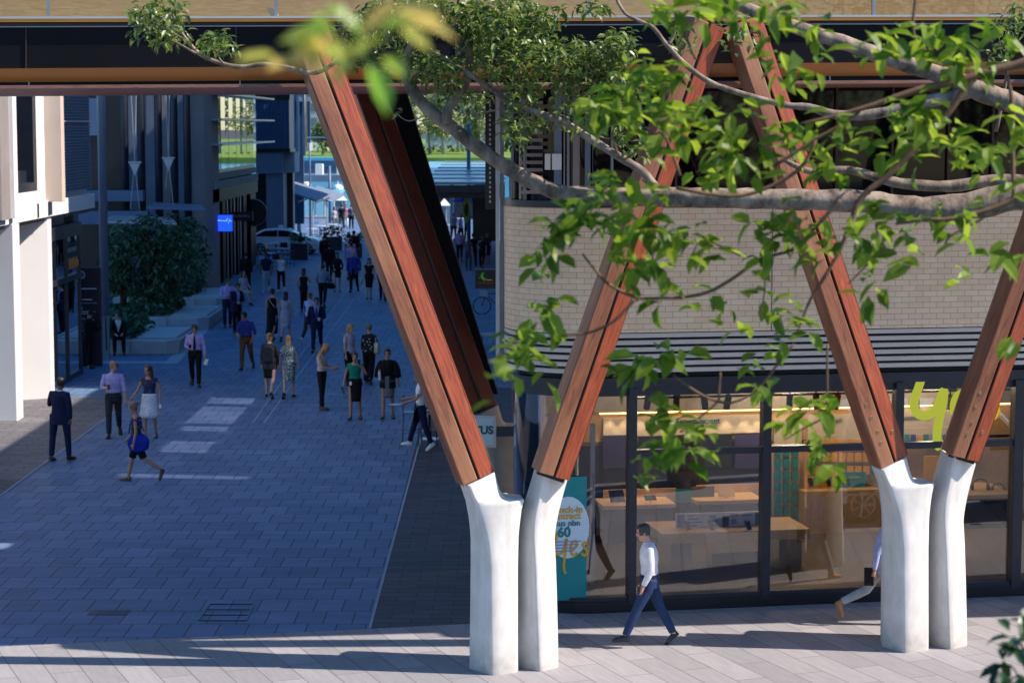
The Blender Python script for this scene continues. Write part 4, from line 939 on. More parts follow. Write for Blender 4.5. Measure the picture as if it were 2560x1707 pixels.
def person(pos, h, heading, label, look='m', skin='fair', hair=('short', 'brown'), top=('cloth_white', 'long'), bottom=('trousers', 'cloth_black'), shoes='shoe_black',
           legs=((4, 2), (-4, 2)), arms=((4, 8, 10, 0), (4, 8, 10, 0)), lean=0.0, head=(0, 0), jacket=None, tie=None, belt=None, near=False, feet_z=0.0, group=None, apron=None, spread=1.0, hipturn=0):
    """legs: (thigh swing fwd, knee bend) for right(-x), left(+x) facing -y; arms: (upper fwd, upper out, fore fwd from down, fore inward)"""
    f = look == 'f'; s = h / 1.75; vox = .008 if near else .0125
    t = thing('person', label, 'person', pos, R(heading), group)
    # --- skeleton, pelvis at origin first
    hw = .092 * s * spread; J = {}
    for i, sx in enumerate((-1, 1)):
        th, kb = legs[i]; hp = V((sx * hw, 0, 0)); kn = hp + rot_fwd(th) * .43 * s + V((sx * .012 * s, 0, 0)); an = kn + rot_fwd(th - kb) * .41 * s
        J['hip', i], J['knee', i], J['ank', i] = hp, kn, an
        toe = rot_fwd(th - kb + (90 if th - kb > -18 else 62)); J['toe', i] = an + V((sx * .03 * s, toe.y * .15 * s, min(toe.z * .15 * s, .0) - .055 * s if th - kb > -18 else toe.z * .15 * s - .03 * s))
        J['heel', i] = an + V((0, .04 * s, -.055 * s)) if th - kb > -18 else an + V((0, .055 * s, -.02 * s))
    low = min(min(J['toe', i].z, J['heel', i].z) for i in (0, 1)) - .026 * s
    if feet_z is None: pz = 0
    else: pz = feet_z - low
    for k in list(J): J[k] = J[k] + V((0, 0, pz))
    PL = Matrix.Rotation(R(lean), 3, 'X')          # lean forward (towards -y) for positive
    def tb(x, y, z): return PL @ V((x * s, y * s, z * s)) + V((0, 0, pz))
    sw = (.165 if f else .188)
    tw = [(-.09, .145, .10), (0.0, .170 if f else .165, .118), (.09, .160 if f else .158, .112), (.20, .122 if f else .145, .092 if f else .105), (.33, .142 if f else .166, .112 if f else .118), (.43, .150 if f else .178, .105 if f else .112), (.50, .132 if f else .150, .082), (.545, .070, .062)]
    def torso(mb, inf, z0=-.09, z1=.55, nx=1.0):
        rr = [(z, a, b) for z, a, b in tw if z0 - 1e-4 <= z <= z1 + 1e-4]
        mb.loft([ering(tb(0, 0, z), (a * nx + inf) * s, (b + inf) * s, 14, PL) for z, a, b in rr])
    for i, sx in enumerate((-1, 1)):
        uf, uo, ff, fi = arms[i]
        sh = tb(sx * sw, .005, .475)
        ud = V((sx * math.sin(R(uo)), -math.sin(R(uf)) * math.cos(R(uo)), -math.cos(R(uf)) * math.cos(R(uo)))).normalized()
        fd = V((-sx * math.sin(R(fi)), -math.sin(R(ff)) * math.cos(R(fi)), -math.cos(R(ff)) * math.cos(R(fi)))).normalized()
        el = sh + ud * .285 * s; wr = el + fd * .25 * s
        J['sh', i], J['el', i], J['wr', i], J['fd', i] = sh, el, wr, fd
        J['hand', i] = wr + fd * .09 * s
    def arm_g(mb, i, inf, upto):
        r = (.043 if f else .052); e = (.034 if f else .041); wv = (.024 if f else .028)
        sh, el, wr = J['sh', i], J['el', i], J['wr', i]
        pts = [sh + (sh - V(tb(0, 0, .47))) * -.25, sh, sh.lerp(el, .5), el]; rr = [r * .9 + inf, r + inf, r * .95 + inf, e + inf]
        if upto == 'short': pts = pts[:2] + [sh.lerp(el, .35), sh.lerp(el, .62)]; rr = [r * .9 + inf, r + inf, r + inf, r + inf + .006]
        if upto == 'cap': pts = pts[:2] + [sh.lerp(el, .25)]; rr = [r * .9 + inf, r + inf * .8, r + inf * .6]
        if upto == 'rolled': pts += [el.lerp(wr, .3)]; rr += [e + inf + .004]
        if upto == 'long': pts += [el.lerp(wr, .4), el.lerp(wr, .94)]; rr += [e * 1.0 + inf, wv + inf * .8 + .004]
        if upto == 'body': pts += [el.lerp(wr, .35), wr]; rr += [e * .98, wv]
        mb.tube(pts, [q * s for q in rr], 10)
    def leg_g(mb, i, inf, upto):
        hp, kn, an = J['hip', i], J['knee', i], J['ank', i]
        pts = [hp + V((0, 0, .05 * s)), hp.lerp(kn, .3), kn, kn.lerp(an, .35), an]; rr = [.090, .084, .056, .055, .036]
        if f: rr = [.090, .085, .053, .050, .032]
        if upto == 'ankle': rr = [.092 + inf, .086 + inf, .060 + inf, .058 + inf, .046 + inf * .9]; pts[-1] = kn.lerp(an, .98)
        elif upto == 'wide': rr = [.094 + inf, .092 + inf, .078 + inf, .080 + inf, .085 + inf]; pts[-1] = kn.lerp(an, 1.03)
        elif upto == 'shorts': pts = pts[:3]; pts[2] = hp.lerp(kn, .95); rr = [.092 + inf, .090 + inf, .068 + inf]
        else: rr = [q + inf for q in rr]
        mb.tube(pts, [q * s for q in rr], 12)
    # --- body
    mb = MB(); torso(mb, 0.0)
    for i in (0, 1):
        arm_g(mb, i, 0, 'body'); leg_g(mb, i, 0, 'body')
        an, toe, heel = J['ank', i], J['toe', i], J['heel', i]
        mb.tube([an + V((0, 0, .01 * s)), an.lerp(heel, .6), heel.lerp(toe, .45), toe], [.036 * s, .036 * s, .032 * s, .024 * s], 10)
        wr, fd = J['wr', i], J['fd', i]; sx = (-1, 1)[i]
        side = fd.cross(V((sx, 0, 0)));  side = side.normalized() if side.length > .1 else V((0, -1, 0))
        mb.tube([wr - fd * .02 * s, wr + fd * .03 * s, wr + fd * .085 * s], [.025 * s, .034 * s, .034 * s], 8)
        inn = V((-sx, 0, 0)); inn = (inn - fd * inn.dot(fd)).normalized()
        for k in range(4):
            b0 = wr + fd * .08 * s + side * (k - 1.5) * .019 * s; ln = (.055, .068, .064, .048)[k] * s
            mb.tube([b0, b0 + fd * ln * .5 + inn * .004, b0 + fd * ln * .85 + inn * ln * .5], [.0092 * s, .0088 * s, .007 * s], 6)
        b0 = wr + fd * .03 * s + side * .03 * s
        mb.tube([b0, b0 + (fd + side).normalized() * .035 * s, b0 + (fd * 1.3 + side).normalized() * .062 * s + inn * .012 * s], [.011 * s, .010 * s, .008 * s], 6)
    HY = Matrix.Rotation(R(head[0]), 3, 'Z') @ Matrix.Rotation(R(head[1]), 3, 'X')
    nk = tb(0, -.01, .545); hc = nk + V((0, -.018 * s, 0)) + (HY @ V((0, -.015 * s, .155 * s)))
    mb.tube([nk - V((0, 0, .05 * s)), nk.lerp(hc, .25), nk.lerp(hc, .75)], [.062 * s, (.046 if f else .056) * s, .05 * s], 12)
    def hp_(x, y, z): return hc + HY @ V((x * s, y * s, z * s))
    hr = [(-.118, .022, .022, -.045), (-.105, .040, .040, -.036), (-.07, .056, .066, -.014), (-.03, .066, .082, -.004), (.01, .072, .091, 0), (.05, .073, .094, .002), (.085, .062, .082, .004), (.108, .040, .056, .005), (.118, .012, .018, .005)]
    mb.loft([[hc + HY @ (V((a * math.cos(2 * math.pi * k / 14), y0 + b_ * math.sin(2 * math.pi * k / 14), z)) * s) for k in range(14)] for z, a, b_, y0 in hr])
    mb.tube([hp_(0, -.088, .015), hp_(0, -.105, -.022), hp_(0, -.086, -.036)], [.009 * s, .014 * s, .010 * s], 6)
    for sx in (-1, 1): mb.ell(hp_(sx * .074, .008, -.005), (.010 * s, .020 * s, .030 * s), 8, 6)
    remeshed(mb, 'body', 'skin_' + skin, vox, t, 1)
    if near or True:
        mb = MB()
        for sx in (-1, 1): mb.ell(hp_(sx * .030, -.0855, .010), (.013 * s, .007 * s, .006 * s), 8, 4)
        for sx in (-1, 1):
            q = MB(); q.ell(hp_(sx * .030, -.0850, .010), (.012 * s, .008 * s, .007 * s), 8, 4); q.build('eye', M['eye_dark'], t, True)
        q = MB(); q.ell(hp_(0, -.088, -.062), (.022 * s, .008 * s, .006 * s), 8, 4); q.build('mouth', M['lip'], t, True)
    # --- bottom
    if bottom:
        kind, bm_ = bottom[0], bottom[1]; q = MB()
        if kind in ('trousers', 'wide', 'shorts'):
            torso(q, .013, -.09, .09)
            for i in (0, 1): leg_g(q, i, .010 if kind != 'wide' else .008, {'trousers': 'ankle', 'wide': 'wide', 'shorts': 'shorts'}[kind])
            remeshed(q, 'trousers' if kind != 'shorts' else 'shorts', bm_, vox, t, 1)
        else:   # skirt: waist to hem, following the thighs
            ln = bottom[2]; fl = bottom[3]; n = 18; rings = []
            def at(i, d):
                hp, kn, an = J['hip', i], J['knee', i], J['ank', i]
                return hp.lerp(kn, d / .43) if d < .43 else kn.lerp(an, min(1, (d - .43) / .41))
            rings.append(ering(tb(0, 0, .135), (tw[2][1] + .004) * s, (tw[2][2] + .008) * s, n, PL)); rings.append(ering(tb(0, 0, .09), (tw[2][1] + .016) * s, (tw[2][2] + .018) * s, n, PL)); rings.append(ering(tb(0, 0, 0), (tw[1][1] + .02) * s, (tw[1][2] + .02) * s, n, PL))
            m_ = 6
            for k in range(1, m_ + 1):
                d = ln * k / m_; a0, a1 = at(0, d), at(1, d); c = (a0 + a1) / 2; w_ = (.092 + .088 * (1 - .35 * k / m_) + fl * k / m_) * s; dp = (abs(a0.y - a1.y) / 2 + (.10 * (1 - .35 * k / m_) + .015 + fl * k / m_) * s)
                ring = []
                for j in range(n):
                    a = 2 * math.pi * j / n; wob = 1 + (.10 * math.sin(a * 6 + k) * k / m_ if fl > .03 else .02 * math.sin(a * 4))
                    ring.append(c + V((w_ * math.cos(a) * wob, dp * math.sin(a) * wob, 0)))
                rings.append(ring)
            q.loft(rings, True, False); o = q.build('skirt', M[bm_], t, True)
            sd = o.modifiers.new('Solidify', 'SOLIDIFY'); sd.thickness = .01
    # --- top
    if top:
        q = MB(); inf = .017 if not jacket else .010
        torso(q, inf, .09 if bottom and bottom[0] in ('trousers', 'wide', 'shorts') and top[1] != 'none' and len(top) < 3 else (0.0 if len(top) < 3 else (.0 if top[2] == 'shirt' else -.09)), .50 if top[1] in ('tank', 'none') else .545)
        if top[1] in ('short', 'long', 'rolled', 'cap'):
            for i in (0, 1): arm_g(q, i, .009, top[1])
        cut = None
        if top[1] in ('tank', 'cap') or (len(top) > 3): cut = lambda c: (c - tb(0, 0, .5)).z > -.02 * s and abs(c.x) < .085 * s and c.y < .02
        nm = 'dress' if len(top) > 2 and top[2] == 'dress' else 'shirt'
        remeshed(q, nm, top[0], vox, t, 1, cut)
    if jacket:
        jm, jl = jacket[0], jacket[1]; q = MB(); torso(q, .030, -.09, .545, 1.0)
        q.loft([ering(tb(0, 0, .12), (.165 + .026) * s, (.118 + .024) * s, 14), ering(tb(0, 0, -.08), (.172 + .034) * s, .155 * s, 14), ering(tb(0, 0, -.16), .205 * s, .158 * s, 14)])
        for i in (0, 1): arm_g(q, i, .020, 'long' if jl != 'cape' else 'short')
        if jl == 'cape':
            for sx in (-1, 1): q.tube([tb(sx * .17, 0, .47), tb(sx * .235, .0, .30), tb(sx * .27, .02, .10)], [.07 * s, .085 * s, .075 * s], 10)
        op = jacket[2] if len(jacket) > 2 else 'v'
        def cut(c):
            p = PL.inverted() @ (c - V((0, 0, pz))); x, y, z = p.x / s, p.y / s, p.z / s
            if z > .50 and abs(x) < .075 and y < .03: return True
            if y > -.02: return False
            if op == 'open': return abs(x) < .055 + .02 * max(0, z) 
            if op == 'v': return z > .18 and abs(x) < .008 + .085 * (z - .18) / .34
            return False
        remeshed(q, 'jacket', jm, vox, t, 1, cut)
    if tie:
        q = MB(); q.loft([[tb(-w_, -y_ , z), tb(w_, -y_, z), tb(w_, -y_ + .012, z), tb(-w_, -y_ + .012, z)] for z, w_, y_ in ((.50, .020, .100), (.42, .026, .138), (.30, .032, .148), (.14, .040, .134), (.09, .012, .136))]); q.build('tie', M[tie], t)
    if belt:
        q = MB(); q.loft([ering(tb(0, 0, z), (.158 + .022) * s, (.112 + .022) * s, 18, PL) for z in (.075, .11)], True, False); q.build('belt', M['shoe_black'], t)
    if apron:
        q = MB(); a0 = (J['knee', 0] + J['knee', 1]) / 2; q.loft([[tb(-.15, -.14, .1), tb(.15, -.14, .1), tb(.16, -.12, .1), tb(-.16, -.12, .1)], [tb(-.19, -.15, 0), tb(.19, -.15, 0), tb(.19, -.13, 0), tb(-.19, -.13, 0)], [a0 + V((-.2, -.16, .05)), a0 + V((.2, -.16, .05)), a0 + V((.2, -.14, .05)), a0 + V((-.2, -.14, .05))]]); q.build('apron', M[apron], t)
    if top and top[1] in ('long', 'rolled') and not f:
        q = MB(); q.loft([ering(nk + V((0, 0, z)) * s, (.066 + e_) * s, (.060 + e_) * s, 14, PL) for z, e_ in ((-.035, .016), (.018, .004))], True, False); o = q.build('collar', M[top[0]], t, True); o.modifiers.new('Solidify', 'SOLIDIFY').thickness = .008
    # --- shoes
    for i in (0, 1):
        an, toe, heel = J['ank', i], J['toe', i], J['heel', i]; dn = V((0, 0, -1)); q = MB()
        ax = (toe - heel).normalized(); sd = ax.cross(V((0, 0, 1))).normalized(); up = sd.cross(ax)
        k_ = 1.0 if f and bottom and bottom[0] == 'skirt' else 1.35; st = [(-.018, .030, .064 * k_), (.02, .042, .068 * k_), (.09, .044, .056 * k_), (.15, .050, .044 * k_), (.215, .040, .034 * k_), (.238, .020, .018 * k_)]
        rings = []
        base = heel - up * .024 * s
        for x_, w_, hh in st:
            c = base + ax * x_ * s; rings.append([c + sd * w_ * s, c + sd * w_ * s + up * hh * .55 * s, c + sd * w_ * .55 * s + up * hh * s, c - sd * w_ * .55 * s + up * hh * s, c - sd * w_ * s + up * hh * .55 * s, c - sd * w_ * s])
        if shoes != 'none': q.loft(rings); q.build('shoe', M[shoes], t, auto=60)
    # --- hair
    if hair and hair[0] != 'bald':
        style, hm = hair; q = MB(); g = .013
        q.loft([[hc + HY @ (V(((a + g) * math.cos(2 * math.pi * k / 18), y0 + (b_ + g) * math.sin(2 * math.pi * k / 18), z)) * s) for k in range(18)] for z, a, b_, y0 in [(-.085, .052, .060, .0), (-.05, .060, .075, .0), (-.02, .066, .084, 0), (.01, .072, .091, 0), (.05, .074, .095, .002), (.09, .066, .086, .004), (.115, .046, .062, .005), (.130, .016, .022, .005)]])
        IH = HY.inverted()
        def cut(c):
            p = IH @ (c - hc) / s
            return (p.y < -.062 + .3 * max(0, p.z - .055) and p.z < .072) or (p.y < -.005 and p.z < -.005 - .02) or (p.z < -.045 and style in ('short',)) or (p.y < .035 and p.z < -.03)
        remeshed(q, 'hair', 'hair_' + hm, .009, t, 1, cut)
        q = MB()
        if style in ('long', 'bob'):
            L_ = .30 if style == 'long' else .15
            q.loft([[hp_(-.075, .02, .04), hp_(.075, .02, .04), hp_(.06, .095, .04), hp_(-.06, .095, .04)], [hp_(-.09, .0, -.06), hp_(.09, .0, -.06), hp_(.07, .105, -.06), hp_(-.07, .105, -.06)], [hp_(-.092, .02, -.06 - L_ * .5), hp_(.092, .02, -.06 - L_ * .5), hp_(.07, .12, -.06 - L_ * .5), hp_(-.07, .12, -.06 - L_ * .5)], [hp_(-.05, .05, -.06 - L_), hp_(.05, .05, -.06 - L_), hp_(.04, .12, -.06 - L_), hp_(-.04, .12, -.06 - L_)]])
            remeshed(q, 'hair_length', 'hair_' + hm, .012, t, 3)
        elif style == 'bun':
            q.ell(hp_(0, .095, .075), (.045 * s, .040 * s, .042 * s), 12, 8); q.build('hair_bun', M['hair_' + hm], t, True)
        elif style == 'ponytail':
            q.tube([hp_(0, .09, .04), hp_(0, .14, .0), hp_(0, .13, -.10), hp_(0, .115, -.2)], [.022 * s, .032 * s, .028 * s, .010 * s], 8); q.build('ponytail', M['hair_' + hm], t, True)
    t['_n'] = 1; del t['_n']
    rotm = Matrix.Rotation(R(heading), 3, 'Z'); info = {k: V(pos) + rotm @ v for k, v in J.items() if k[0] != 'fd'}
    info['tb'] = lambda x, y, z: V(pos) + rotm @ tb(x, y, z)
    info['rot'] = rotm; info['obj'] = t; info['s'] = s
    return info
def prop(name, lab, cat, loc, m, fn, rot=None, bevel=0.004, group=None, extra=None):
    t = thing(name, lab, cat, loc, 0, group)
    if rot is not None: t.rotation_euler = rot.to_euler()
    q = MB(); fn(q); q.build(extra[0] if extra else 'body', M[m], t, bevel=bevel)
    for nm, mm, f2 in (extra[1:] if extra else ()):
        q = MB(); f2(q); q.build(nm, M[mm], t)
    return t
def phone(I, i, lab, up=0, off=(0, -.02, .02)):
    p = I['hand', i] + I['rot'] @ V(off)
    return prop('phone', lab, 'phone', p, 'phone_black', lambda q: q.box((-.036, -.005, -.03), (.036, .005, .11)), I['rot'] @ Matrix.Rotation(R(up), 3, 'X'), .003, None, ['phone_case', ('phone_screen', 'pale_board', lambda q: q.box((-.032, .0052, -.02), (.032, .0065, .1)))])
def GP(X, Y): return GD(X, Y)
W0 = ((14, 8), (-16, 26)); W1 = ((-16, 26), (14, 8)); STD = ((3, 2), (-3, 2))
A0 = ((-10, 8, 4, 0), (12, 8, 22, 0)); AS = ((2, 8, 8, 0), (2, 8, 8, 0))
# ---- right: the walker in the sun and the figure behind the second column
I = person(GP(1492, 1484), 1.74, -90, 'man in white shirt and blue trousers striding along the sunny pavement before the shop', 'm', 'pink', ('short', 'grey'), ('cloth_white', 'long'), ('trousers', 'cloth_denim'), 'shoe_black',
           ((-21, 6), (26, 3)), ((-16, 10, -4, 0), (-4, 8, 26, 2)), 3, (0, 10), belt=1, near=True)
prop('wallet', 'black wallet in the hand of the man in white shirt', 'wallet', I['hand', 1] + V((-.02, 0, .03)), 'phone_black', lambda q: q.box((-.02, -.05, -.05), (.01, .05, .06)))
I = person(GP(2024, 1432), 1.72, 90, 'person in lilac top and pale trousers half hidden behind the second concrete column', 'f', 'tan', ('short', 'brown'), ('cloth_paleblue', 'long'), ('trousers', 'cloth_lgrey'), 'shoe_tan',
           ((22, 2), (-30, 34)), ((-30, 10, -10, 0), (-18, 8, 10, 0)), 4, (0, 4), near=True)
prop('black_folder', 'black folder carried by the person behind the second column', 'folder', I['hand', 0] + V((-.06, 0, .02)), 'phone_black', lambda q: q.box((-.07, -.015, -.15), (.07, .015, .12)))
# ---- left foreground
I = person(GP(140, 1058), 1.83, 158, 'man in dark navy suit with back turned, hand raised to his ear, on the left', 'm', 'brown', ('short', 'black'), ('cloth_white', 'long'), ('trousers', 'cloth_navy'), 'shoe_black',
           ((6, 1), (-8, 1)), ((0, 10, 4, 0), (22, 26, 142, 18)), 0, (0, 4), jacket=('cloth_navy', 'suit', 'closed'), spread=1.5)
phone(I, 1, 'dark phone held to the ear of the man in navy suit')
I = person(GP(262, 1004), 1.83, 8, 'grey-bearded man in lilac shirt and grey trousers holding a cup', 'm', 'pink', ('short', 'ginger'), ('cloth_lilac', 'rolled'), ('trousers', 'cloth_charcoal'), 'shoe_black',
           W0, ((20, 12, 96, 30), (6, 12, 14, -4)), 0, (28, 12), belt=1)
prop('coffee_cup', 'small dark coffee cup held by the man in lilac shirt', 'cup', I['hand', 0] + V((0, -.04, -.02)), 'shoe_brown', lambda q: q.tube([(0, 0, 0), (0, 0, .11)], [.03, .038], 12))
I = person(GP(345, 1006), 1.72, -6, 'long-haired woman in navy top and white patterned skirt smiling sideways', 'f', 'tan', ('long', 'red'), ('cloth_navyprint', 'cap'), ('skirt', 'cloth_skirtprint', .43, .09), 'shoe_black',
           ((6, 4), (-5, 8)), ((8, 22, 50, -20), (-4, 16, 12, -6)), 0, (-40, 0))
phone(I, 1, 'small phone in the lowered hand of the woman in patterned skirt', 160)
I = person(GP(315, 1106), 1.70, -90, 'woman with hair up and dark patterned top walking left with a blue tote', 'f', 'tan', ('bun', 'sand'), ('cloth_oliveprint', 'tank'), ('shorts', 'cloth_black'), 'shoe_brown',
           ((16, 4), (-24, 34)), ((10, 10, 40, 0), (-6, 14, 12, -4)), 0, (0, 6))
p = I['tb'](.16, .06, .04)
prop('tote_bag', 'large royal blue tote bag hanging under the arm of the walking woman', 'bag', p, 'cloth_cobalt', lambda q: q.loft([[(x, y, z) for x, y in ((-w_, -d_), (w_, -d_), (w_, d_), (-w_, d_))] for z, w_, d_ in ((-.26, .08, .05), (-.23, .18, .08), (-.06, .22, .10), (.05, .17, .07), (.10, .12, .02))]), Matrix.Rotation(R(-8), 3, 'Y'), .03, None, ['bag_body', ('bag_strap', 'cloth_cobalt', lambda q: q.tube([(-.16, -.02, .14), (-.10, -.04, .34), (.0, -.05, .42), (.10, -.04, .34), (.16, -.02, .14)], .014, 6))])
# ---- middle
I = person(GP(449, 888), 1.80, 4, 'man in lilac shirt with navy tie looking down at his phone', 'm', 'tan', ('short', 'brown'), ('cloth_lilac', 'long'), ('trousers', 'cloth_black'), 'shoe_black', W1, ((14, 10, 88, 24), (4, 14, 14, -4)), 0, (6, 24), tie='cloth_navy', belt=1)
phone(I, 0, 'phone in the raised hand of the man with navy tie', 40)
prop('paper', 'folded white paper in the lowered hand of the man with navy tie', 'paper', I['hand', 1] + V((.03, -.02, -.08)), 'paper_white', lambda q: q.box((-.05, -.004, -.10), (.05, .004, .08)), Matrix.Rotation(R(20), 3, 'Y'))
I = person(GP(566, 849), 1.78, -6, 'man in navy shirt with rolled sleeves and brown trousers looking aside', 'm', 'tan', ('short', 'black'), ('cloth_royal', 'rolled'), ('trousers', 'cloth_brown'), 'shoe_black', W0, ((14, 14, 62, 20), (-2, 16, 20, 16)), 0, (-38, 16), belt=1)
I = person(GP(205, 846), 1.78, 150, 'man in dark sweater reading a phone beside the dark information sign', 'm', 'tan', ('short', 'black'), ('cloth_black', 'long'), ('trousers', 'cloth_black'), 'shoe_black', ((-6, 2), (12, 2)), ((30, 6, 100, 10), (30, 10, 115, 0)), 0, (0, 20))
phone(I, 1, 'white-screened phone held up by the man at the information sign', 30)
I = person(GD(272, 813), 1.76, 14, 'man in black suit sitting on the front planter edge with hands together', 'm', 'fair', ('short', 'brown'), ('cloth_white', 'long'), ('trousers', 'cloth_black'), 'shoe_black', ((82, 84), (82, 80)), ((30, 8, 62, 28), (30, 8, 62, 28)), 10, (-30, 6), jacket=('cloth_black', 'suit', 'v'), spread=1.4)
I = person(GP(620, 913), 1.74, 176, 'woman with blonde bun, black jacket and dark backpack walking away', 'f', 'fair', ('bun', 'blonde'), ('cloth_black', 'long'), ('skirt', 'cloth_black', .40, -.01), 'shoe_black', ((-14, 22), (10, 6)), AS, 0, (0, 0), jacket=('cloth_charcoal', 'suit', 'closed'))
p = I['tb'](0, .16, .28); prop('backpack', 'soft dark backpack on the woman with blonde bun', 'backpack', p, 'cloth_charcoal', lambda q: q.loft([[(x * w_, y * .08, z) for x, y in ((-1, -1), (1, -1), (1, 1), (-1, 1))] for z, w_ in ((-.22, .10), (-.18, .15), (.12, .14), (.2, .08))]), I['rot'], .03)
I = person(GP(664, 913), 1.70, 182, 'woman with short blonde hair in a teal and white patterned dress seen from behind', 'f', 'fair', ('bob', 'blonde'), ('cloth_tealprint', 'short', 'dress'), ('skirt', 'cloth_tealprint', .42, .015), 'shoe_black', W0, ((4, 16, 8, -4), (4, 16, 8, -4)), 0, (0, 0))
I = person(GP(740, 941), 1.74, 78, 'long-haired blonde woman in grey sleeveless top and black trousers texting', 'f', 'tan', ('long', 'blonde'), ('cloth_lgrey', 'tank'), ('trousers', 'cloth_black'), 'shoe_black', STD, ((18, 4, 84, 8), (18, 4, 80, 8)), 0, (0, 26))
phone(I, 0, 'slim phone held by the blonde woman in grey top', 60)
I = person(GP(803, 886), 1.76, 55, 'woman in pale lace top and black trousers facing the woman in floral blouse', 'f', 'fair', ('bob', 'blonde'), ('cloth_lace', 'short', 'shirt'), ('trousers', 'cloth_black'), 'shoe_black', STD, AS, 0, (0, 0))
I = person(GP(848, 881), 1.72, 172, 'woman in black blouse with white flowers seen from behind with beige bag', 'f', 'fair', ('short', 'sand'), ('cloth_floral', 'long', 'shirt'), ('wide', 'cloth_black'), 'shoe_black', W1, ((20, 14, 80, 10), (4, 8, 30, 0)), 0, (0, 0))
prop('shoulder_bag', 'beige shoulder bag on the woman in floral blouse', 'bag', I['tb'](-.24, .02, .14), 'cloth_cream', lambda q: q.loft([[(x * .06, y * d_, z) for x, y in ((-1, -1), (1, -1), (1, 1), (-1, 1))] for z, d_ in ((-.18, .12), (-.12, .18), (.1, .12), (.14, .04))]), I['rot'], .03, None, ['bag_body', ('bag_strap', 'cloth_cream', lambda q: q.tube([(0, -.05, .12), (.06, 0, .33), (0, .05, .12)], .012, 6))])
I = person(GP(816, 964), 1.70, -6, 'woman in green blouse and black skirt talking on her phone', 'f', 'tan', ('bun', 'brown'), ('cloth_green', 'cap'), ('skirt', 'cloth_black', .46, -.02), 'shoe_black', ((8, 4), (-6, 10)), ((-4, 18, 10, -8), (30, 30, 148, 26)), 0, (14, 6), group=None)
phone(I, 1, 'phone at the ear of the woman in green blouse')
prop('notebook', 'dark notebook in the lowered hand of the woman in green blouse', 'notebook', I['hand', 0] + V((-.01, 0, -.04)), 'teal_text', lambda q: q.box((-.02, -.07, -.10), (.02, .07, .10)), Matrix.Rotation(R(-18), 3, 'Y'))
prop('pass_card', 'white pass card clipped to the skirt of the woman in green blouse', 'card', I['tb'](-.09, -.145, .02), 'paper_white', lambda q: q.box((-.028, -.003, -.05), (.028, .003, .04)), I['rot'])
I = person(GP(891, 962), 1.76, -4, 'woman in black cape jacket and grey skirt carrying a water bottle', 'f', 'tan', ('short', 'black'), ('cloth_black', 'short', 'shirt'), ('skirt', 'cloth_grey', .40, -.005), 'shoe_black', ((8, 4), (-6, 10)), ((16, 8, 84, 10), (-6, 16, 4, -6)), 0, (8, 6), jacket=('cloth_black', 'cape', 'open'))
glass_mat('bottle_glass', (.75, .8, .82), 3.0)
prop('water_bottle', 'clear water bottle held by the woman in black cape jacket', 'bottle', I['hand', 0] + V((0, -.04, -.09)), 'pale_board', lambda q: q.tube([(0, 0, 0), (0, 0, .17), (0, 0, .20), (0, 0, .24)], [.034, .034, .015, .015], 12))
I = person(GP(968, 1033), 1.76, -90, 'waiter in white T-shirt, dark jeans and grey apron walking left with a tray', 'f', 'tan', ('ponytail', 'brown'), ('cloth_white', 'short', 'shirt'), ('trousers', 'cloth_navy'), 'shoe_white', ((22, 6), (-12, 8)), ((24, 8, 78, 0), (20, 10, 70, 0)), 0, (0, 8), apron='cloth_charcoal')
prop('serving_tray', 'small pale tray carried by the waiter', 'tray', I['hand', 1] + V((-.16, 0, -.02)), 'grey_steel', lambda q: q.tube([(0, 0, 0), (0, 0, .015)], [.16, .17], 18))
I = person(GP(728, 808), 1.82, 2, 'man in navy suit and tie walking towards the bridge with a white cup', 'm', 'tan', ('short', 'black'), ('cloth_skyshirt', 'long'), ('trousers', 'cloth_navy'), 'shoe_black', ((16, 4), (-20, 30)), ((-6, 12, 6, 0), (18, 12, 78, 26)), 0, (6, 6), jacket=('cloth_navy', 'suit', 'v'), tie='cloth_blue')
prop('paper_cup', 'white paper cup in the hand of the man in navy suit', 'cup', I['hand', 1] + V((0, -.05, -.03)), 'paper_white', lambda q: q.tube([(0, 0, 0), (0, 0, .10)], [.032, .042], 12))
I = person(GP(712, 787), 1.72, 160, 'woman in pale top with ginger bun half hidden by the suited man', 'f', 'pink', ('bun', 'ginger'), ('cloth_paleblue', 'long', 'shirt'), ('trousers', 'cloth_charcoal'), 'shoe_white', W0, ((10, 10, 30, 0), (50, 10, 130, 10)), 0, (0, 0))
I = person(GP(626, 778), 1.76, 172, 'woman in long black dress with pale bag strap across her back', 'f', 'pink', ('bun', 'brown'), ('cloth_black', 'tank', 'dress'), ('skirt', 'cloth_black', .78, .03), 'shoe_black', W1, ((4, 14, 30, 10), (6, 12, 16, 0)), 0, (0, 0))
prop('cross_strap', 'pale bag strap across the back of the woman in long black dress', 'strap', I['tb'](0, .135, .30), 'cloth_cream', lambda q: q.tube([(-.13, 0, -.12), (0, .012, .04), (.10, -.02, .2)], .012, 6), I['rot'])
I = person(GP(657, 783), 1.70, 178, 'woman with long dark hair in a pale mauve dress walking away', 'f', 'pink', ('long', 'black'), ('cloth_mauve', 'tank', 'dress'), ('skirt', 'cloth_mauve', .44, .0), 'shoe_black', W0, ((4, 14, 8, -4), (4, 14, 12, -6)), 0, (0, 0))
I = person(GP(698, 717), 1.72, 178, 'woman in black jumpsuit with dark hair walking away alone', 'f', 'fair', ('bob', 'black'), ('cloth_black', 'tank', 'shirt'), ('trousers', 'cloth_black'), 'shoe_black', ((3, 4), (-3, 10)), ((30, 18, 110, 20), (20, 18, 40, 0)), 0, (0, 0), spread=.6)
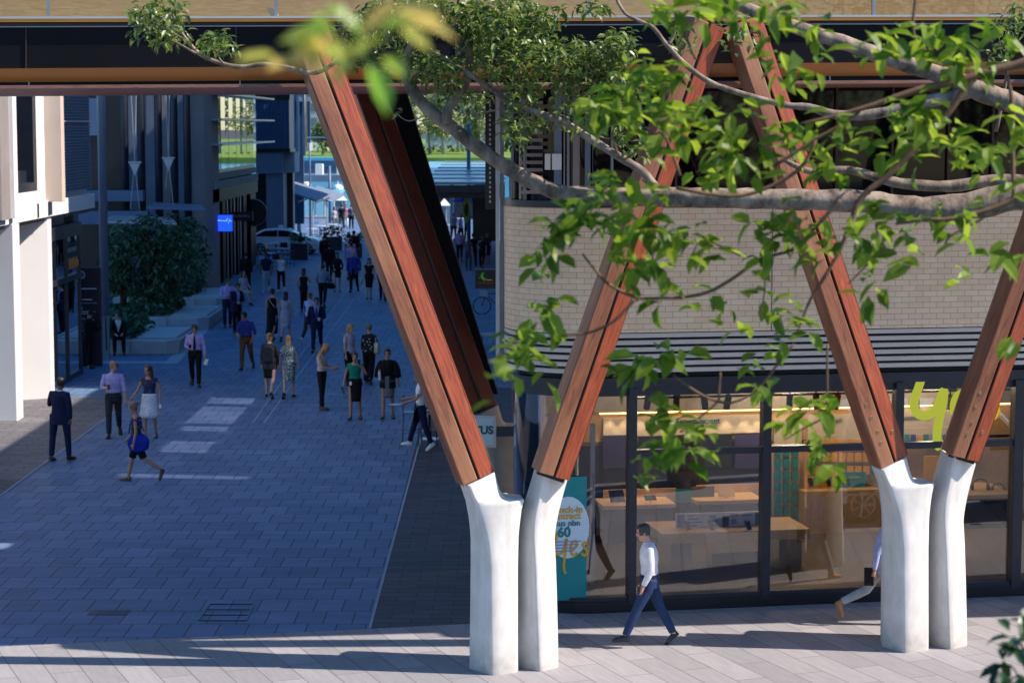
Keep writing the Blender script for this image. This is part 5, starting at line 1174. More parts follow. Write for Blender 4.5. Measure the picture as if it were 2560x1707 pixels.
I = person(GP(742, 706), 1.76, 176, 'person in grey-blue shirt and black trousers walking away with black bag', 'm', 'tan', ('short', 'brown'), ('cloth_steel', 'rolled'), ('trousers', 'cloth_black'), 'shoe_black', W1, ((10, 16, 50, 10), (10, 16, 40, 10)), 0, (0, 0))
prop('hand_bag', 'black bag carried low by the person in grey-blue shirt', 'bag', I['tb'](-.28, .05, .0), 'cloth_black', lambda q: q.loft([[(x * d_, y * .07, z) for x, y in ((-1, -1), (1, -1), (1, 1), (-1, 1))] for z, d_ in ((-.16, .22), (-.05, .26), (.08, .14))]), I['rot'], .03)
I = person(GP(612, 671), 1.78, 6, 'man in navy T-shirt and pale grey trousers walking towards the bridge', 'm', 'brown', ('short', 'black'), ('cloth_navy', 'short', 'shirt'), ('trousers', 'cloth_lgrey'), 'shoe_white', ((8, 2), (-18, 40)), A0, 0, (0, 8))
I = person(GP(646, 669), 1.72, 2, 'woman in white tank top and black leggings walking towards the bridge', 'f', 'fair', ('bun', 'brown'), ('cloth_white', 'tank', 'shirt'), ('trousers', 'cloth_black'), 'shoe_white', W0, AS, 0, (0, 6))
I = person(GP(757, 645), 1.80, 178, 'man in dark suit walking away beyond the women in black', 'm', 'tan', ('short', 'black'), ('cloth_navy', 'long'), ('trousers', 'cloth_black'), 'shoe_black', W1, ((-10, 12, 0, 20), (-10, 12, 0, 20)), 0, (0, 0), jacket=('cloth_black', 'suit', 'closed'))
I = person(GP(747, 622), 1.86, 180, 'tall dark-haired man in black jacket walking away past the planter boxes', 'm', 'tan', ('short', 'black'), ('cloth_black', 'long'), ('trousers', 'cloth_black'), 'shoe_black', W0, AS, 0, (0, 0), jacket=('cloth_black', 'suit', 'closed'))
I = person(GP(775, 670), 1.74, 4, 'woman in short black dress and black stockings left of the bald man', 'f', 'fair', ('long', 'black'), ('cloth_black', 'long', 'dress'), ('skirt', 'cloth_black', .30, .0), 'shoe_black', ((6, 3), (-4, 6)), ((10, 16, 60, 24), (10, 16, 50, 10)), 0, (0, 14))
I = person(GP(813, 671), 1.86, -4, 'bald man in open royal blue jacket over blue shirt', 'm', 'pink', ('bald', 'grey'), ('cloth_blue', 'long'), ('trousers', 'cloth_black'), 'shoe_black', W0, ((4, 14, 10, 0), (0, 16, 12, 0)), 0, (0, 14), jacket=('cloth_royal', 'suit', 'open'))
I = person(GP(807, 642), 1.80, 180, 'man in bright blue-violet shirt seen from behind the bald man', 'm', 'tan', ('short', 'black'), ('cloth_lilac', 'long'), ('trousers', 'cloth_black'), 'shoe_black', W0, AS, 0, (0, 0))
I = person(GP(806, 629), 1.80, 180, 'man in pink shirt walking away beyond the man in blue-violet shirt', 'm', 'tan', ('short', 'brown'), ('cloth_pink', 'long'), ('trousers', 'cloth_black'), 'shoe_black', W1, AS, 0, (0, 0))
I = person(GP(813, 608), 1.82, 180, 'man in black jacket walking towards the water beside the timber arm', 'm', 'tan', ('short', 'black'), ('cloth_black', 'long'), ('trousers', 'cloth_black'), 'shoe_black', W1, AS, 0, (0, 0), jacket=('cloth_black', 'suit', 'closed'))
I = person(GP(848, 687), 1.74, 2, 'long-haired woman in fitted black dress carrying papers near the timber arm', 'f', 'fair', ('long', 'black'), ('cloth_black', 'cap', 'dress'), ('skirt', 'cloth_black', .44, -.02), 'shoe_black', ((4, 4), (-4, 8)), ((-4, 20, 10, -6), (2, 10, 10, 0)), 0, (0, 12), spread=.6)
prop('papers', 'dark papers in the hand of the long-haired woman in black dress', 'papers', I['hand', 0] + V((0, 0, -.06)), 'charcoal_dummy' if 'charcoal_dummy' in M else 'grey_board', lambda q: q.box((-.02, -.06, -.14), (.02, .06, .1)), Matrix.Rotation(R(24), 3, 'Y'))
I = person(GP(880, 690), 1.78, 178, 'person in blue top and black trousers partly hidden by the timber arm', 'm', 'tan', ('short', 'black'), ('cloth_royal', 'long'), ('trousers', 'cloth_black'), 'shoe_black', W1, A0, 0, (0, 0))
I = person(GP(523, 752), 1.80, 20, 'man in lilac shirt with folded arms at the third planter', 'm', 'tan', ('short', 'brown'), ('cloth_lilac', 'long'), ('trousers', 'cloth_navy'), 'shoe_brown', STD, ((20, 10, 80, 60), (20, 10, 80, 60)), 0, (40, 8))
I = person(GP(544, 767), 1.82, 40, 'man in dark jacket over blue shirt holding a phone beside the man with folded arms', 'm', 'tan', ('short', 'black'), ('cloth_skyshirt', 'long'), ('trousers', 'cloth_black'), 'shoe_black', STD, ((14, 10, 80, 20), (14, 10, 84, 20)), 0, (-10, 18), jacket=('cloth_navy', 'suit', 'open'))
I = person(GD(560, 700), 1.70, 40, 'woman in pale patterned dress sitting at the end of the planter with legs out', 'f', 'fair', ('long', 'brown'), ('cloth_lace', 'cap', 'dress'), ('skirt', 'cloth_lace', .36, .02), 'shoe_black', ((76, 40), (76, 84)), ((20, 10, 70, 20), (20, 10, 70, 20)), -4, (0, 0))
I = person(GP(566, 672), 1.80, 176, 'man in black clothes walking away beside the glazed building', 'm', 'tan', ('short', 'black'), ('cloth_black', 'long'), ('trousers', 'cloth_black'), 'shoe_black', W0, AS, 0, (0, 0))
# ---- far group by the water and the crowd on the right
far = [((785, 525), 178, 'm', 'cloth_black', 'cloth_charcoal', 'person in black near the left white kiosk by the water'), ((795, 523), 0, 'f', 'cloth_pink', 'cloth_white', 'person in pink and white near the left white kiosk'), ((807, 526), 178, 'm', 'cloth_greyprint', 'cloth_black', 'person with dark backpack walking towards the water'), ((768, 530), 40, 'f', 'cloth_lace', 'cloth_grey', 'person in pale print standing beside the blue mast'),
       ((1056, 600), 178, 'm', 'cloth_lilac', 'cloth_black', 'man in lilac shirt in the crowd beside the shaded strut'), ((1076, 620), 175, 'f', 'cloth_greyprint', 'cloth_greyprint', 'woman in grey print dress in the crowd right of the shaded strut'), ((1087, 612), 172, 'm', 'cloth_black', 'cloth_black', 'dark-clothed man right of the woman in grey print'), ((1107, 616), 170, 'f', 'cloth_black', 'cloth_black', 'woman in black bending near the dark shop sign'), ((1119, 608), 20, 'f', 'cloth_charcoal', 'cloth_navy', 'person in charcoal nearest the corner trim'),
       ((1042, 552), 176, 'm', 'cloth_steel', 'cloth_navy', 'man in grey-blue shirt with cap under the blue canopy'), ((1058, 556), 60, 'm', 'cloth_paleblue', 'cloth_black', 'person in pale blue shirt under the blue canopy'), ((1072, 553), -40, 'f', 'cloth_black', 'cloth_black', 'person in black near the canopy pole'), ((1096, 556), 30, 'm', 'cloth_navy', 'cloth_black', 'person in navy standing under the canopy'), ((1112, 560), -20, 'f', 'cloth_greyprint', 'cloth_black', 'person in grey print under the canopy by the corner trim'), ((1125, 552), 50, 'm', 'cloth_lgrey', 'cloth_black', 'person in light grey at the right end of the canopy')]
for k, (fp, hd, lk, tm, bm_, lab) in enumerate(far):
    person(GP(*fp), 1.74 - .05 * (lk == 'f'), hd, lab, lk, ('tan', 'fair')[k % 2], (('short', 'black'), ('long', 'brown'))[lk == 'f'], (tm, 'short', 'shirt'), (('trousers', bm_) if lk == 'm' or k % 2 else ('skirt', bm_, .42, .02)), 'shoe_black', (W0, W1, STD)[k % 3], (AS, A0)[k % 2], 22 if 'bending' in lab else 0)
I = person((13.4, 17.4, 0), 1.68, -88, 'woman in dark flared skirt walking by the road, seen reflected in the shop window', 'f', 'tan', ('ponytail', 'brown'), ('cloth_charcoal', 'short', 'shirt'), ('skirt', 'cloth_brown', .40, .06), 'shoe_tan', ((24, 4), (-20, 26)), A0, 0, (0, 0))
# ================================================================ planters, trees, street furniture, far side
leaf_mat('leaf_dark', (0.008, 0.030, 0.016), (0.115, 0.205, 0.085), .2, gloss=.6)
leaf_mat('leaf_ground', (0.012, 0.035, 0.015), (0.07, 0.13, 0.03), .2)
leaf_mat('leaf_fig', (0.030, 0.075, 0.010), (0.20, 0.26, 0.045), .30, gloss=.6)
leaf_mat('leaf_near', (0.048, 0.115, 0.005), (0.235, 0.325, 0.028), .58, gloss=.35)
leaf_mat('leaf_far', (0.16, 0.21, 0.09), (0.40, 0.43, 0.19), .3)
leaf_mat('leaf_autumn', (0.20, 0.40, 0.04), (0.62, 0.44, 0.10), .5)
leaf_mat('leaf_corner', (0.012, 0.040, 0.008), (0.04, 0.09, 0.02), .2)
mat('bark_fig', (0.250, 0.185, 0.135), 0.85, 0.72, 7.0, 1.0, spec=.2, stretch=(1, 1, .6))
mat('bark_dark', (0.12, 0.075, 0.05), 0.85, 0.35, 12.0, 0.5, spec=.2)
mat('bark_brown', (0.16, 0.085, 0.045), 0.8, 0.3, 12.0, 0.3)
mat('trunk_pale', (0.30, 0.31, 0.30), 0.8, 0.2, 4.0)
def add_leaf(mb, p, ln, wd, rnd, droop=0.3, face=None):
    """a folded, curved, pointed leaf: six-sided blade with raised midrib"""
    a = rnd.uniform(0, 2 * math.pi); el = rnd.uniform(-.9, .7) - droop
    d = V((math.cos(a) * math.cos(el), math.sin(a) * math.cos(el), math.sin(el)))
    up = V((rnd.gauss(0, .45), rnd.gauss(0, .45), 1)); sd = d.cross(up)
    if sd.length < .05: return
    sd.normalize(); up = sd.cross(d); cv = rnd.uniform(.05, .3) * ln; f = wd * .5
    m = [p, p + d * ln * .3 + up * cv * .35, p + d * ln * .68 + up * cv * .25, p + d * ln - up * cv * .3]
    l1, l2 = m[1] + sd * f * .85 + up * f * .35, m[2] + sd * f * .8 + up * f * .3
    r1, r2 = m[1] - sd * f * .85 + up * f * .35, m[2] - sd * f * .8 + up * f * .3
    mb.add([m[0], m[1], m[2], m[3], l1, l2, r1, r2], [(0, 1, 4), (1, 2, 5, 4), (2, 3, 5), (0, 6, 1), (1, 6, 7, 2), (2, 7, 3)])
def blob_leaves(mb, c, r, n, ln, rnd, wd=.45, shell=.35):
    for _ in range(n):
        while True:
            q = V((rnd.uniform(-1, 1), rnd.uniform(-1, 1), rnd.uniform(-1, 1)))
            if shell < q.length < 1: break
        k = ln * rnd.uniform(.7, 1.25); add_leaf(mb, V(c) + V((q.x * r[0], q.y * r[1], q.z * r[2])), k, k * wd, rnd)
def rel(mb, o):
    mb.v = [tuple(V(p) - V(o)) for p in mb.v]; return mb
# ---- planters
rnd = random.Random(11)
pl = [('front concrete planter with green ground cover where the suited man sits', -16.5, 68.7, -10.85, 73.2, .46), ('middle concrete planter with dark ground cover and tree trunks', -16.5, 77.0, -11.05, 82.0, .46), ('rear concrete planter with low shrubs beside the glazed building', -16.0, 85.9, -11.6, 91.0, .46)]
for k, (lab, x0, y0, x1, y1, hh) in enumerate(pl):
    t = thing('planter', lab, 'planter', ((x0 + x1) / 2, y0, 0), 0, 'concrete planters along the lane')
    o = V(t.location)
    mb = MB(); mb.loft([[(x0, y0 + e, z), (x1 - .25, y0 + e, z), (x1 + .15 - e, y0 + .35, z), (x1 + .1 - e, y1, z), (x0, y1, z)] for z, e in ((0, .08), (hh, 0))])
    rel(mb, o).build('planter_wall', M['concrete_planter'], t, bevel=.025)
    mb = MB(); mb.box((x1 - 1.3, y0 + .5, hh + .004), (x1 - .1, y1 - .3, hh + .05)); rel(mb, o).build('seat_slab', M['concrete_planter'], t, bevel=.01)
    mb = MB(); mb.box((x1 - .06, y0 + .4, hh + .004), (x1 + .02, y1 - .3, hh + .08)); rel(mb, o).build('seat_edge', M['light_alu'], t)
    for j in range(1, 4):
        mb = MB(); X = x0 + (x1 - x0) * j / 4; mb.box((X, y0 - .006, .02), (X + .02, y0 + .012, hh)); rel(mb, o).build('wall_joint', M['slate_blue'], t)
    mb = MB()
    for _ in range(1500):
        x = rnd.uniform(x0 + .4, x1 - 1.35); y = rnd.uniform(y0 + .4, y1 - .4); k_ = rnd.uniform(.16, .3)
        hgt = .42 * math.sin(math.pi * min(1, max(0, (x1 - 1.0 - x) / 2.2))) + .08
        add_leaf(mb, V((x, y, hh + rnd.uniform(.0, 1) * max(.1, hgt))), k_, k_ * .6, rnd, -.3)
    g = mb.build('ground_cover', M['leaf_ground' if k == 0 else 'leaf_dark']); tag(g, ('bright green leafy ground cover in the front planter', 'dark green ground cover in the middle planter', 'low dark shrubs in the rear planter')[k], 'ground cover', kind='stuff')
def tree(name, base, stems, blobs, leaf, bark, ln, lab, cat='tree', group=None, seed=1, wd=.45):
    rnd = random.Random(seed); t = thing(name, lab, cat, base, 0, group); o = V(base); mb = MB()
    for pts, rad in stems: mb.tube(pts, rad, 8)
    rel(mb, o).build('trunk', M[bark], t, True)
    mb = MB()
    for c, r, n in blobs: blob_leaves(mb, c, r, n, ln, rnd, wd)
    rel(mb, o).build('crown', M[leaf], t); return t
def planter_tree(X, Yb, d, blobs, lab, seed, stems=2):
    b = G(X, Yb, .46); b = V((P(X, Yb, d).x, d, .46)); rr = random.Random(seed)
    top = V((b.x, d, 3.6))
    st = [([b, b.lerp(top, .5) + V((rr.uniform(-.1, .1), 0, 0)), top], [.13, .10, .06])]
    bl = []
    for (cx, cy, rx, ry, n) in blobs:
        c = P(cx, cy, d); s_ = d / F / 2560; bl.append((c, (rx * s_, 1.2, ry * s_), int(n * .52))); st.append(([b.lerp(top, .75), top.lerp(c, .6), c], [.06, .035, .012]))
    return tree('planter_tree', b, st, bl, 'leaf_dark', 'bark_dark', .27, lab, 'tree', 'trees in the lane planters', seed)
planter_tree(376, 800, 79.5, [(300, 640, 38, 40, 500), (345, 600, 40, 32, 520), (330, 690, 42, 30, 480), (390, 640, 42, 34, 560), (420, 590, 34, 30, 420), (370, 560, 36, 24, 380), (405, 700, 44, 30, 520), (450, 660, 34, 34, 420), (470, 610, 28, 30, 300), (350, 735, 40, 20, 300), (425, 738, 30, 18, 200), (310, 575, 26, 22, 200), (490, 670, 20, 24, 150), (275, 700, 22, 26, 180)], 'dense dark green tree filling the middle planter behind the seated man', 3)
planter_tree(310, 800, 80.5, [(290, 600, 26, 26, 220), (272, 650, 24, 30, 200), (300, 715, 26, 26, 200)], 'dark tree at the left end of the middle planter behind the grey pole', 4)
planter_tree(455, 745, 88.0, [(470, 600, 50, 60, 900), (500, 660, 28, 40, 350), (440, 570, 45, 40, 500), (485, 710, 25, 40, 250)], 'dark green tree in the rear planter below the glass canopy', 5)
# ---- light pole, sign totem
p = V((-12.86, 67.7, 0)); t = thing('light_pole', 'tall thick grey light pole beside the dark information sign', 'pole', p)
mb = MB(); mb.tube([(0, 0, 1.35), (0, 0, 15)], [.14, .12], 18); mb.build('pole_shaft', M['pole_grey'], t, True)
mb = MB(); mb.box((-.10, -.10, 0), (.12, .12, 1.349)); mb.build('pole_base', M['pole_grey'], t, bevel=.01)
mb = MB(); mb.box((.02, -.106, .25), (.06, -.1005, 1.3)); mb.build('access_slot', M['navy_steel'], t)
mat('totem_dark', (0.022, 0.016, 0.026), 0.45, 0.1)
t = thing('information_sign', 'tall dark information sign with white i symbol and arrows beside the grey pole', 'sign', (-12.92, 65.5, 0)); pl_ = 'pale_board'
mb = MB(); mb.box((-.36, -.13, 0), (.36, .13, 3.02)); mb.build('sign_body', M['totem_dark'], t, bevel=.01)
mb = MB(); mb.tube([(-.20 + .105 * math.cos(a * .314), -.135, 2.80 + .105 * math.sin(a * .314)) for a in range(21)], .014, 6); mb.build('symbol_ring', M[pl_], t)
o = text('lettering', 'i', .20, M[pl_], t, .003, bold=.006); face_frame(o, (-.20, -.134, 2.80), (1, 0, 0))
for z, x1, w_ in ((2.36, .26, .035), (2.03, .12, .03), (1.93, .26, .010), (1.66, .20, .03), (1.60, .08, .026), (1.44, -.10, .03), (1.28, -.1, .03), (1.18, -.08, .03), (1.08, -.1, .03)):
    mb = MB(); mb.box((-.31, -.136, z), (x1, -.1305, z + w_)); mb.build('text_line', M[pl_], t)
for z, dx in ((2.17, 0), (1.78, 1), (1.36, -1)):
    mb = MB(); mb.tube([(-.29, -.134, z), (-.19, -.134, z)] if dx else [(-.24, -.134, z - .06), (-.24, -.134, z + .06)], .010, 5)
    tip = V((-.24, -.134, z)) + (V((.06 * dx, 0, 0)) if dx else V((0, 0, .07)))
    for s_ in (-1, 1): mb.tube([tip, tip + (V((-.04 * dx, 0, .04 * s_)) if dx else V((.04 * s_, 0, -.04)))], .010, 5)
    mb.build('arrow_symbol', M[pl_], t)
# ---- car
mat('car_white', (0.80, 0.82, 0.85), 0.25, 0.04, 2, coat=.6); mat('tyre', (0.015, 0.015, 0.016), 0.8, 0.1); mat('rim', (0.45, 0.46, 0.48), 0.3, 0.05, metal=.8); mat('taillamp', (0.4, 0.02, 0.02), 0.3, 0.1)
def car(name, loc, rz, lab, sc_=1.0, van=False):
    t = thing(name, lab, 'van' if van else 'car', loc, rz)
    prof = [(-2.15, .38), (-2.2, .75), (-2.12, 1.0), (-1.75, 1.12), (-1.15, 1.43), (-.3, 1.50), (.35, 1.44), (1.05, 1.05), (1.85, .90), (2.15, .72), (2.2, .42), (1.9, .30), (-1.9, .30)]
    if van: prof = [(-2.5, .45), (-2.55, 1.2), (-2.45, 2.0), (-1.5, 2.12), (.9, 2.10), (1.25, 1.95), (1.95, 1.22), (2.45, 1.05), (2.6, .8), (2.6, .45), (2.2, .34), (-2.2, .34)]
    n = len(prof); ws = [(-.90, .0), (-.86, 0)]
    rings = []
    for y, k in ((-.88, .93), (-.80, 1.0), (0, 1.012), (.80, 1.0), (.88, .93)):
        rings.append([(x * (1 - (1 - k) * .4), y * (1 - .16 * max(0, (z - .95))) , .36 + (z - .36) * k if z > .4 else z) for x, z in prof])
    mb = MB(); mb.loft(rings, True, True); b = mb.build('body', M['car_white'], t, auto=35)
    bv = b.modifiers.new('Bevel', 'BEVEL'); bv.width = .05; bv.segments = 3; bv.limit_method = 'ANGLE'; bv.angle_limit = R(30)
    wx = (-1.35, 1.36) if not van else (-1.6, 1.65)
    for sy in (-1, 1):
        side = [[(-1.62, 1.10), (-1.05, 1.37), (-.32, 1.41), (-.36, 1.04), (-1.45, 1.06)], [(-.27, 1.41), (.30, 1.36), (.92, 1.05), (.85, 1.02), (-.29, 1.04)]] if not van else [[(.95, 1.95), (1.18, 1.85), (1.78, 1.28), (.95, 1.28)]]
        for poly in side:
            mb = MB(); mb.prism([(x, sy * (.845 - .16 * 0.8 * max(0, z - .95) + .02), z) for x, z in poly], (0, sy * .025, 0)); mb.build('window', M['dark_glass'], t)
        mb = MB(); mb.box((-2.0, sy * .872, .52), (2.0, sy * .90, .56)); mb.build('side_trim', M['light_alu'], t)
        mb = MB(); mb.ell((.95 if not van else 1.7, sy * .98, 1.06 if not van else 1.3), (.10, .09, .07), 8, 6); mb.build('mirror', M['car_white'], t, True)
        for x in wx:
            r = .345
            mb = MB(); mb.tube([(x, sy * .62, r), (x, sy * .865, r)], [r + .05, r + .05], 20); mb.build('wheel_arch', M['black_panel'], t)
            mb = MB(); mb.tube([(x, sy * .66, r), (x, sy * .70, r), (x, sy * .86, r), (x, sy * .89, r)], [r - .04, r, r, r - .03], 20); wh = mb.build('wheel', M['tyre'], t, auto=40)
            mb = MB(); mb.tube([(x, sy * .885, r), (x, sy * .897, r)], [.06, .06], 12)
            for a in range(7):
                c_, s_ = math.cos(a * .8976), math.sin(a * .8976); mb.tube([(x + .05 * c_, sy * .893, r + .05 * s_), (x + .225 * c_, sy * .893, r + .225 * s_)], .026, 5)
            mb.tube([(x + .235 * math.cos(a * .314), sy * .89, r + .235 * math.sin(a * .314)) for a in range(21)], .02, 5); mb.build('rim', M['rim'], wh)
        mb = MB(); mb.box((2.02 if not van else 2.45, sy * .5, .66), (2.185 if not van else 2.58, sy * .84, .80)); mb.build('headlight', M['light_alu'], t, bevel=.03)
    mb = MB(); mb.box((-.35, -.18, 1.49), (-.1, .18, 1.64)); 
    if not van: mb.build('roof_light', M['paper_white'], t, bevel=.03)
    return t
car('car', (-13.05, 123.5, 0), 0, 'white hatchback car with roof light crossing behind the cafe tables')
car('van', (10.3, 26.3, 0), math.atan(.184), 'white van parked beside the paving, seen reflected in the shop windows', van=True)
# ---- black planter boxes and cafe tables near the car
def plbox(X0, X1, Y, d, h, lab):
    a, c = G(X0, Y), G(X1, Y); t = thing('planter_box', lab, 'planter box', ((a.x + c.x) / 2, a.y, 0), 0, 'black planter boxes by the cafe'); w_ = (c.x - a.x) / 2
    mb = MB(); mb.box((-w_, 0, 0), (w_, .5, h)); mb.build('box_body', M['navy_steel'], t, bevel=.02)
    mb = MB(); rr = random.Random(int(X0)); [add_leaf(mb, V((rr.uniform(-w_, w_), rr.uniform(.1, .4), h + rr.uniform(0, .45))), .3, .14, rr, -.4) for _ in range(90)]; mb.build('shrub', M['leaf_dark'], t)
plbox(726, 769, 650, 118, .9, 'black planter box directly in front of the white car wheel')
plbox(805, 855, 626, 130, .8, 'black planter box with shrub right of the white car')
plbox(862, 905, 645, 122, .8, 'black planter box behind the bald man')
def cafe_table(X, Y, lab, hi=.74):
    t = thing('cafe_table', lab, 'table', G(X, Y), 0, 'cafe tables at the far end of the lane')
    mb = MB(); mb.tube([(0, 0, hi - .03), (0, 0, hi)], [.40, .40], 16); mb.build('table_top', M['pale_board'], t)
    mb = MB(); mb.cyl((0, 0, .03), (0, 0, hi - .031), .035, 8); mb.tube([(0, 0, 0), (0, 0, .03)], [.25, .25], 14); mb.build('leg', M['navy_steel'], t)
def cafe_chair(X, Y, rz, lab, m='navy_steel', hi=.45, group='cafe chairs at the far end of the lane'):
    t = thing('cafe_chair', lab, 'chair', G(X, Y), rz, group)
    mb = MB(); mb.box((-.21, -.21, hi - .03), (.21, .21, hi)); mb.build('seat', M[m], t, bevel=.01)
    mb = MB(); mb.box((-.21, .19, hi + .12), (.21, .22, hi + .42)); mb.build('backrest', M[m], t, bevel=.01)
    for sx in (-1, 1):
        for sy in (-1, 1):
            mb = MB(); mb.tube([(sx * .23, sy * .23, 0), (sx * .19, sy * .19, hi - .031)], .014, 6)
            if sy == 1: mb.tube([(sx * .19, .20, hi - .031), (sx * .19, .215, hi + .42)], .014, 6)
            mb.build('leg', M[m], t)
    mb = MB(); [mb.tube([(sx * .215, -.215, hi * .4), (sx * .215, .215, hi * .4)], .010, 5) for sx in (-1, 1)]; mb.tube([(-.215, -.215, hi * .42), (.215, -.215, hi * .42)], .010, 5); mb.build('rung', M[m], t)
for k, (X, Y) in enumerate(((672, 668), (705, 655), (690, 640), (800, 592), (830, 588), (778, 600))):
    cafe_table(X, Y, ('nearest round cafe table beside the glazed shopfront', 'round cafe table left of the black planter box', 'round cafe table close against the side of the white car', 'round cafe table beneath the grey awnings', 'rightmost round cafe table beneath the grey awnings', 'round cafe table beside the blue mast')[k], .74)
for k, (X, Y, rz) in enumerate(((655, 672, 90), (690, 676, 200), (722, 668, 250), (712, 646, 20), (676, 648, 120), (785, 604, 90), (815, 596, 270), (842, 594, 270), (805, 580, 0))):
    cafe_chair(X, Y, R(rz), ('dark cafe chair left of the nearest round table', 'dark cafe chair in front of the nearest round table', 'dark cafe chair with its back to the black planter box', 'dark cafe chair behind the middle round table', 'dark cafe chair beside the rear door of the white car', 'pale cafe chair beside the blue mast', 'pale cafe chair between the tables beneath the awnings', 'pale cafe chair at the rightmost table beneath the awnings', 'pale cafe chair behind the tables beneath the awnings')[k], 'navy_steel' if k < 5 else 'pale_board')
# bar stools behind the waiter
for k, (X, Y, rz) in enumerate(((1030, 1113, 90), (1062, 1110, 200), (1095, 1118, 270))):
    cafe_chair(X, Y, R(rz), ('tall dark blue bar chair at the left, just behind the waiter', 'tall dark bar chair hidden mostly behind the waiter', 'tall bar chair close to the timber arm behind the waiter')[k], 'blue_steel' if k == 0 else 'navy_steel', .78, 'bar chairs behind the waiter')
t = thing('bar_table', 'small high bar table behind the waiter by the timber arm', 'table', G(1075, 1098)); mb = MB(); mb.box((-.3, -.3, 1.02), (.3, .3, 1.06)); mb.build('table_top', M['navy_steel'], t, bevel=.01); mb = MB(); mb.cyl((0, 0, .02), (0, 0, 1.02), .03, 8); mb.box((-.2, -.2, 0), (.2, .2, .02)); mb.build('leg', M['light_alu'], t)
# ---- masts and awnings at the end of the lane
def mast(X, Y0, Yb, w, lab, arms=()):
    b = G(X, Yb); t = thing('mast', lab, 'mast', b, 0, 'steel masts at the end of the lane'); top = P(X, Y0, b.y).z; r = w / 2 / 2560 * b.y / F
    mb = MB(); mb.tube([(0, 0, 0), (0, 0, top)], [r, r * .9], 10); mb.build('mast_pole', M['blue_steel'], t, True)
    for Y, dx in arms:
        z = P(X, Y, b.y).z; mb = MB(); mb.tube([(0, 0, z), (dx, 0, z)], [r * .7, r * .5], 6); mb.ell((0, 0, z), (r * 1.6, r * 1.6, r * 1.2), 10, 6); mb.build('mast_arm', M['blue_steel'], t)
    return t
mast(748, 318, 598, 11, 'thick blue steel mast with side arm beside the grey awnings', ((345, 1.9),)); mast(776, 300, 585, 5, 'thin dark mast right of the thick blue mast'); mast(825, 415, 556, 7, 'blue post in front of the left white kiosk')
mast(1172, 310, 610, 11, 'blue post carrying a round yellow-green sign under the canopy', ((345, -.6), (362, .6)))
for X, Y, d, lab in ((743, 525, 139, 'oval yellow-green sign on the thick blue mast'), (1166, 525, 133, 'oval yellow-green sign on the post under the canopy')):
    mat('lime_sign', (0.50, 0.62, 0.02), .4, .05); p = P(X, Y, d); t = thing('oval_sign', lab, 'sign', p); mb = MB(); mb.tube([(0, -.06, 0), (0, 0, 0)], [.62, .62], 18); mb.v = [(x * .38, y, z * 1.25) for x, y, z in mb.v]; mb.build('sign_plate', M['lime_sign'], t)
    mb = MB(); mb.tube([(0, -.075, 0), (0, -.062, 0)], [.34, .34], 14); mb.v = [(x * .38, y, z * 1.25) for x, y, z in mb.v]; mb.build('sign_hole', M['black_steel'], t)
def awning(X0, Y0, X1, Y1, d, lab):
    a, c = P(X0, Y0, d), P(X1, Y1, d); t = thing('awning', lab, 'awning', a, 0, 'grey awnings at the end of the lane'); v = c - a
    mb = MB(); mb.hexa([(0, 0, 0), v, v + V((.5, 5, .35)), (0.2, 5, .35), (0, 0, .12), v + V((0, 0, .10)), v + V((.5, 5, .45)), (0.2, 5, .47)]); mb.build('awning_canopy', M['slate_blue'], t)
    for k in (.2, .8):
        q = v * k; mb = MB(); mb.cyl((q.x, q.y + .1, -(a.z + q.z) + q.z), (q.x, q.y + .1, q.z - .01), .05, 6); mb.build('awning_post', M['light_alu'], t)
    mb = MB(); mb.hexa([v + V((-1.1, -.02, -.05)), v + V((-.1, -.02, .28)), v + V((-.1, .1, .28)), v + V((-1.1, .1, -.05)), v + V((-1.1, -.02, .05)), v + V((-.1, -.02, .40)), v + V((-.1, .1, .40)), v + V((-1.1, .1, .05))]); mb.build('awning_edge', M['light_alu'], t)
awning(708, 478, 790, 505, 133, 'left grey awning beside the grey pier'); awning(770, 488, 828, 508, 142, 'right grey awning in front of the water')
# ---- white kiosks by the water
mat('kiosk_glass', (0.20, 0.27, 0.30), .15, .2, 2.0)
for k, (X, Yt, Yb, lab) in enumerate(((852, 484, 570, 'left white pyramid roofed kiosk standing by the water'), (1111, 497, 572, 'right white pyramid roofed kiosk between the strut and the canopy'))):
    d = 163; b = P(X, Yb, d); t = thing('kiosk', lab, 'kiosk', (b.x, d, 0), 0, 'white kiosks by the water'); z1 = P(X, Yt + 17, d).z; z2 = P(X, Yt, d).z; hw = 15 / 2560 * d / F
    mb = MB(); mb.loft([[(-hw, -hw, z1), (hw, -hw, z1), (hw, hw, z1), (-hw, hw, z1)], [(-.03, -.03, z2), (.03, -.03, z2), (.03, .03, z2), (-.03, .03, z2)]]); mb.build('kiosk_roof', M['white_paint'], t)
    mb = MB(); mb.box((-hw * .86, -hw * .86, 0), (hw * .86, hw * .86, z1 - .01)); mb.build('kiosk_wall', M['kiosk_glass'], t)
    mb = MB(); mb.box((hw * .30, -hw * .90, 0), (hw * .42, -hw * .865, z1 - .02)); mb.build('corner_post', M['white_paint'], t)
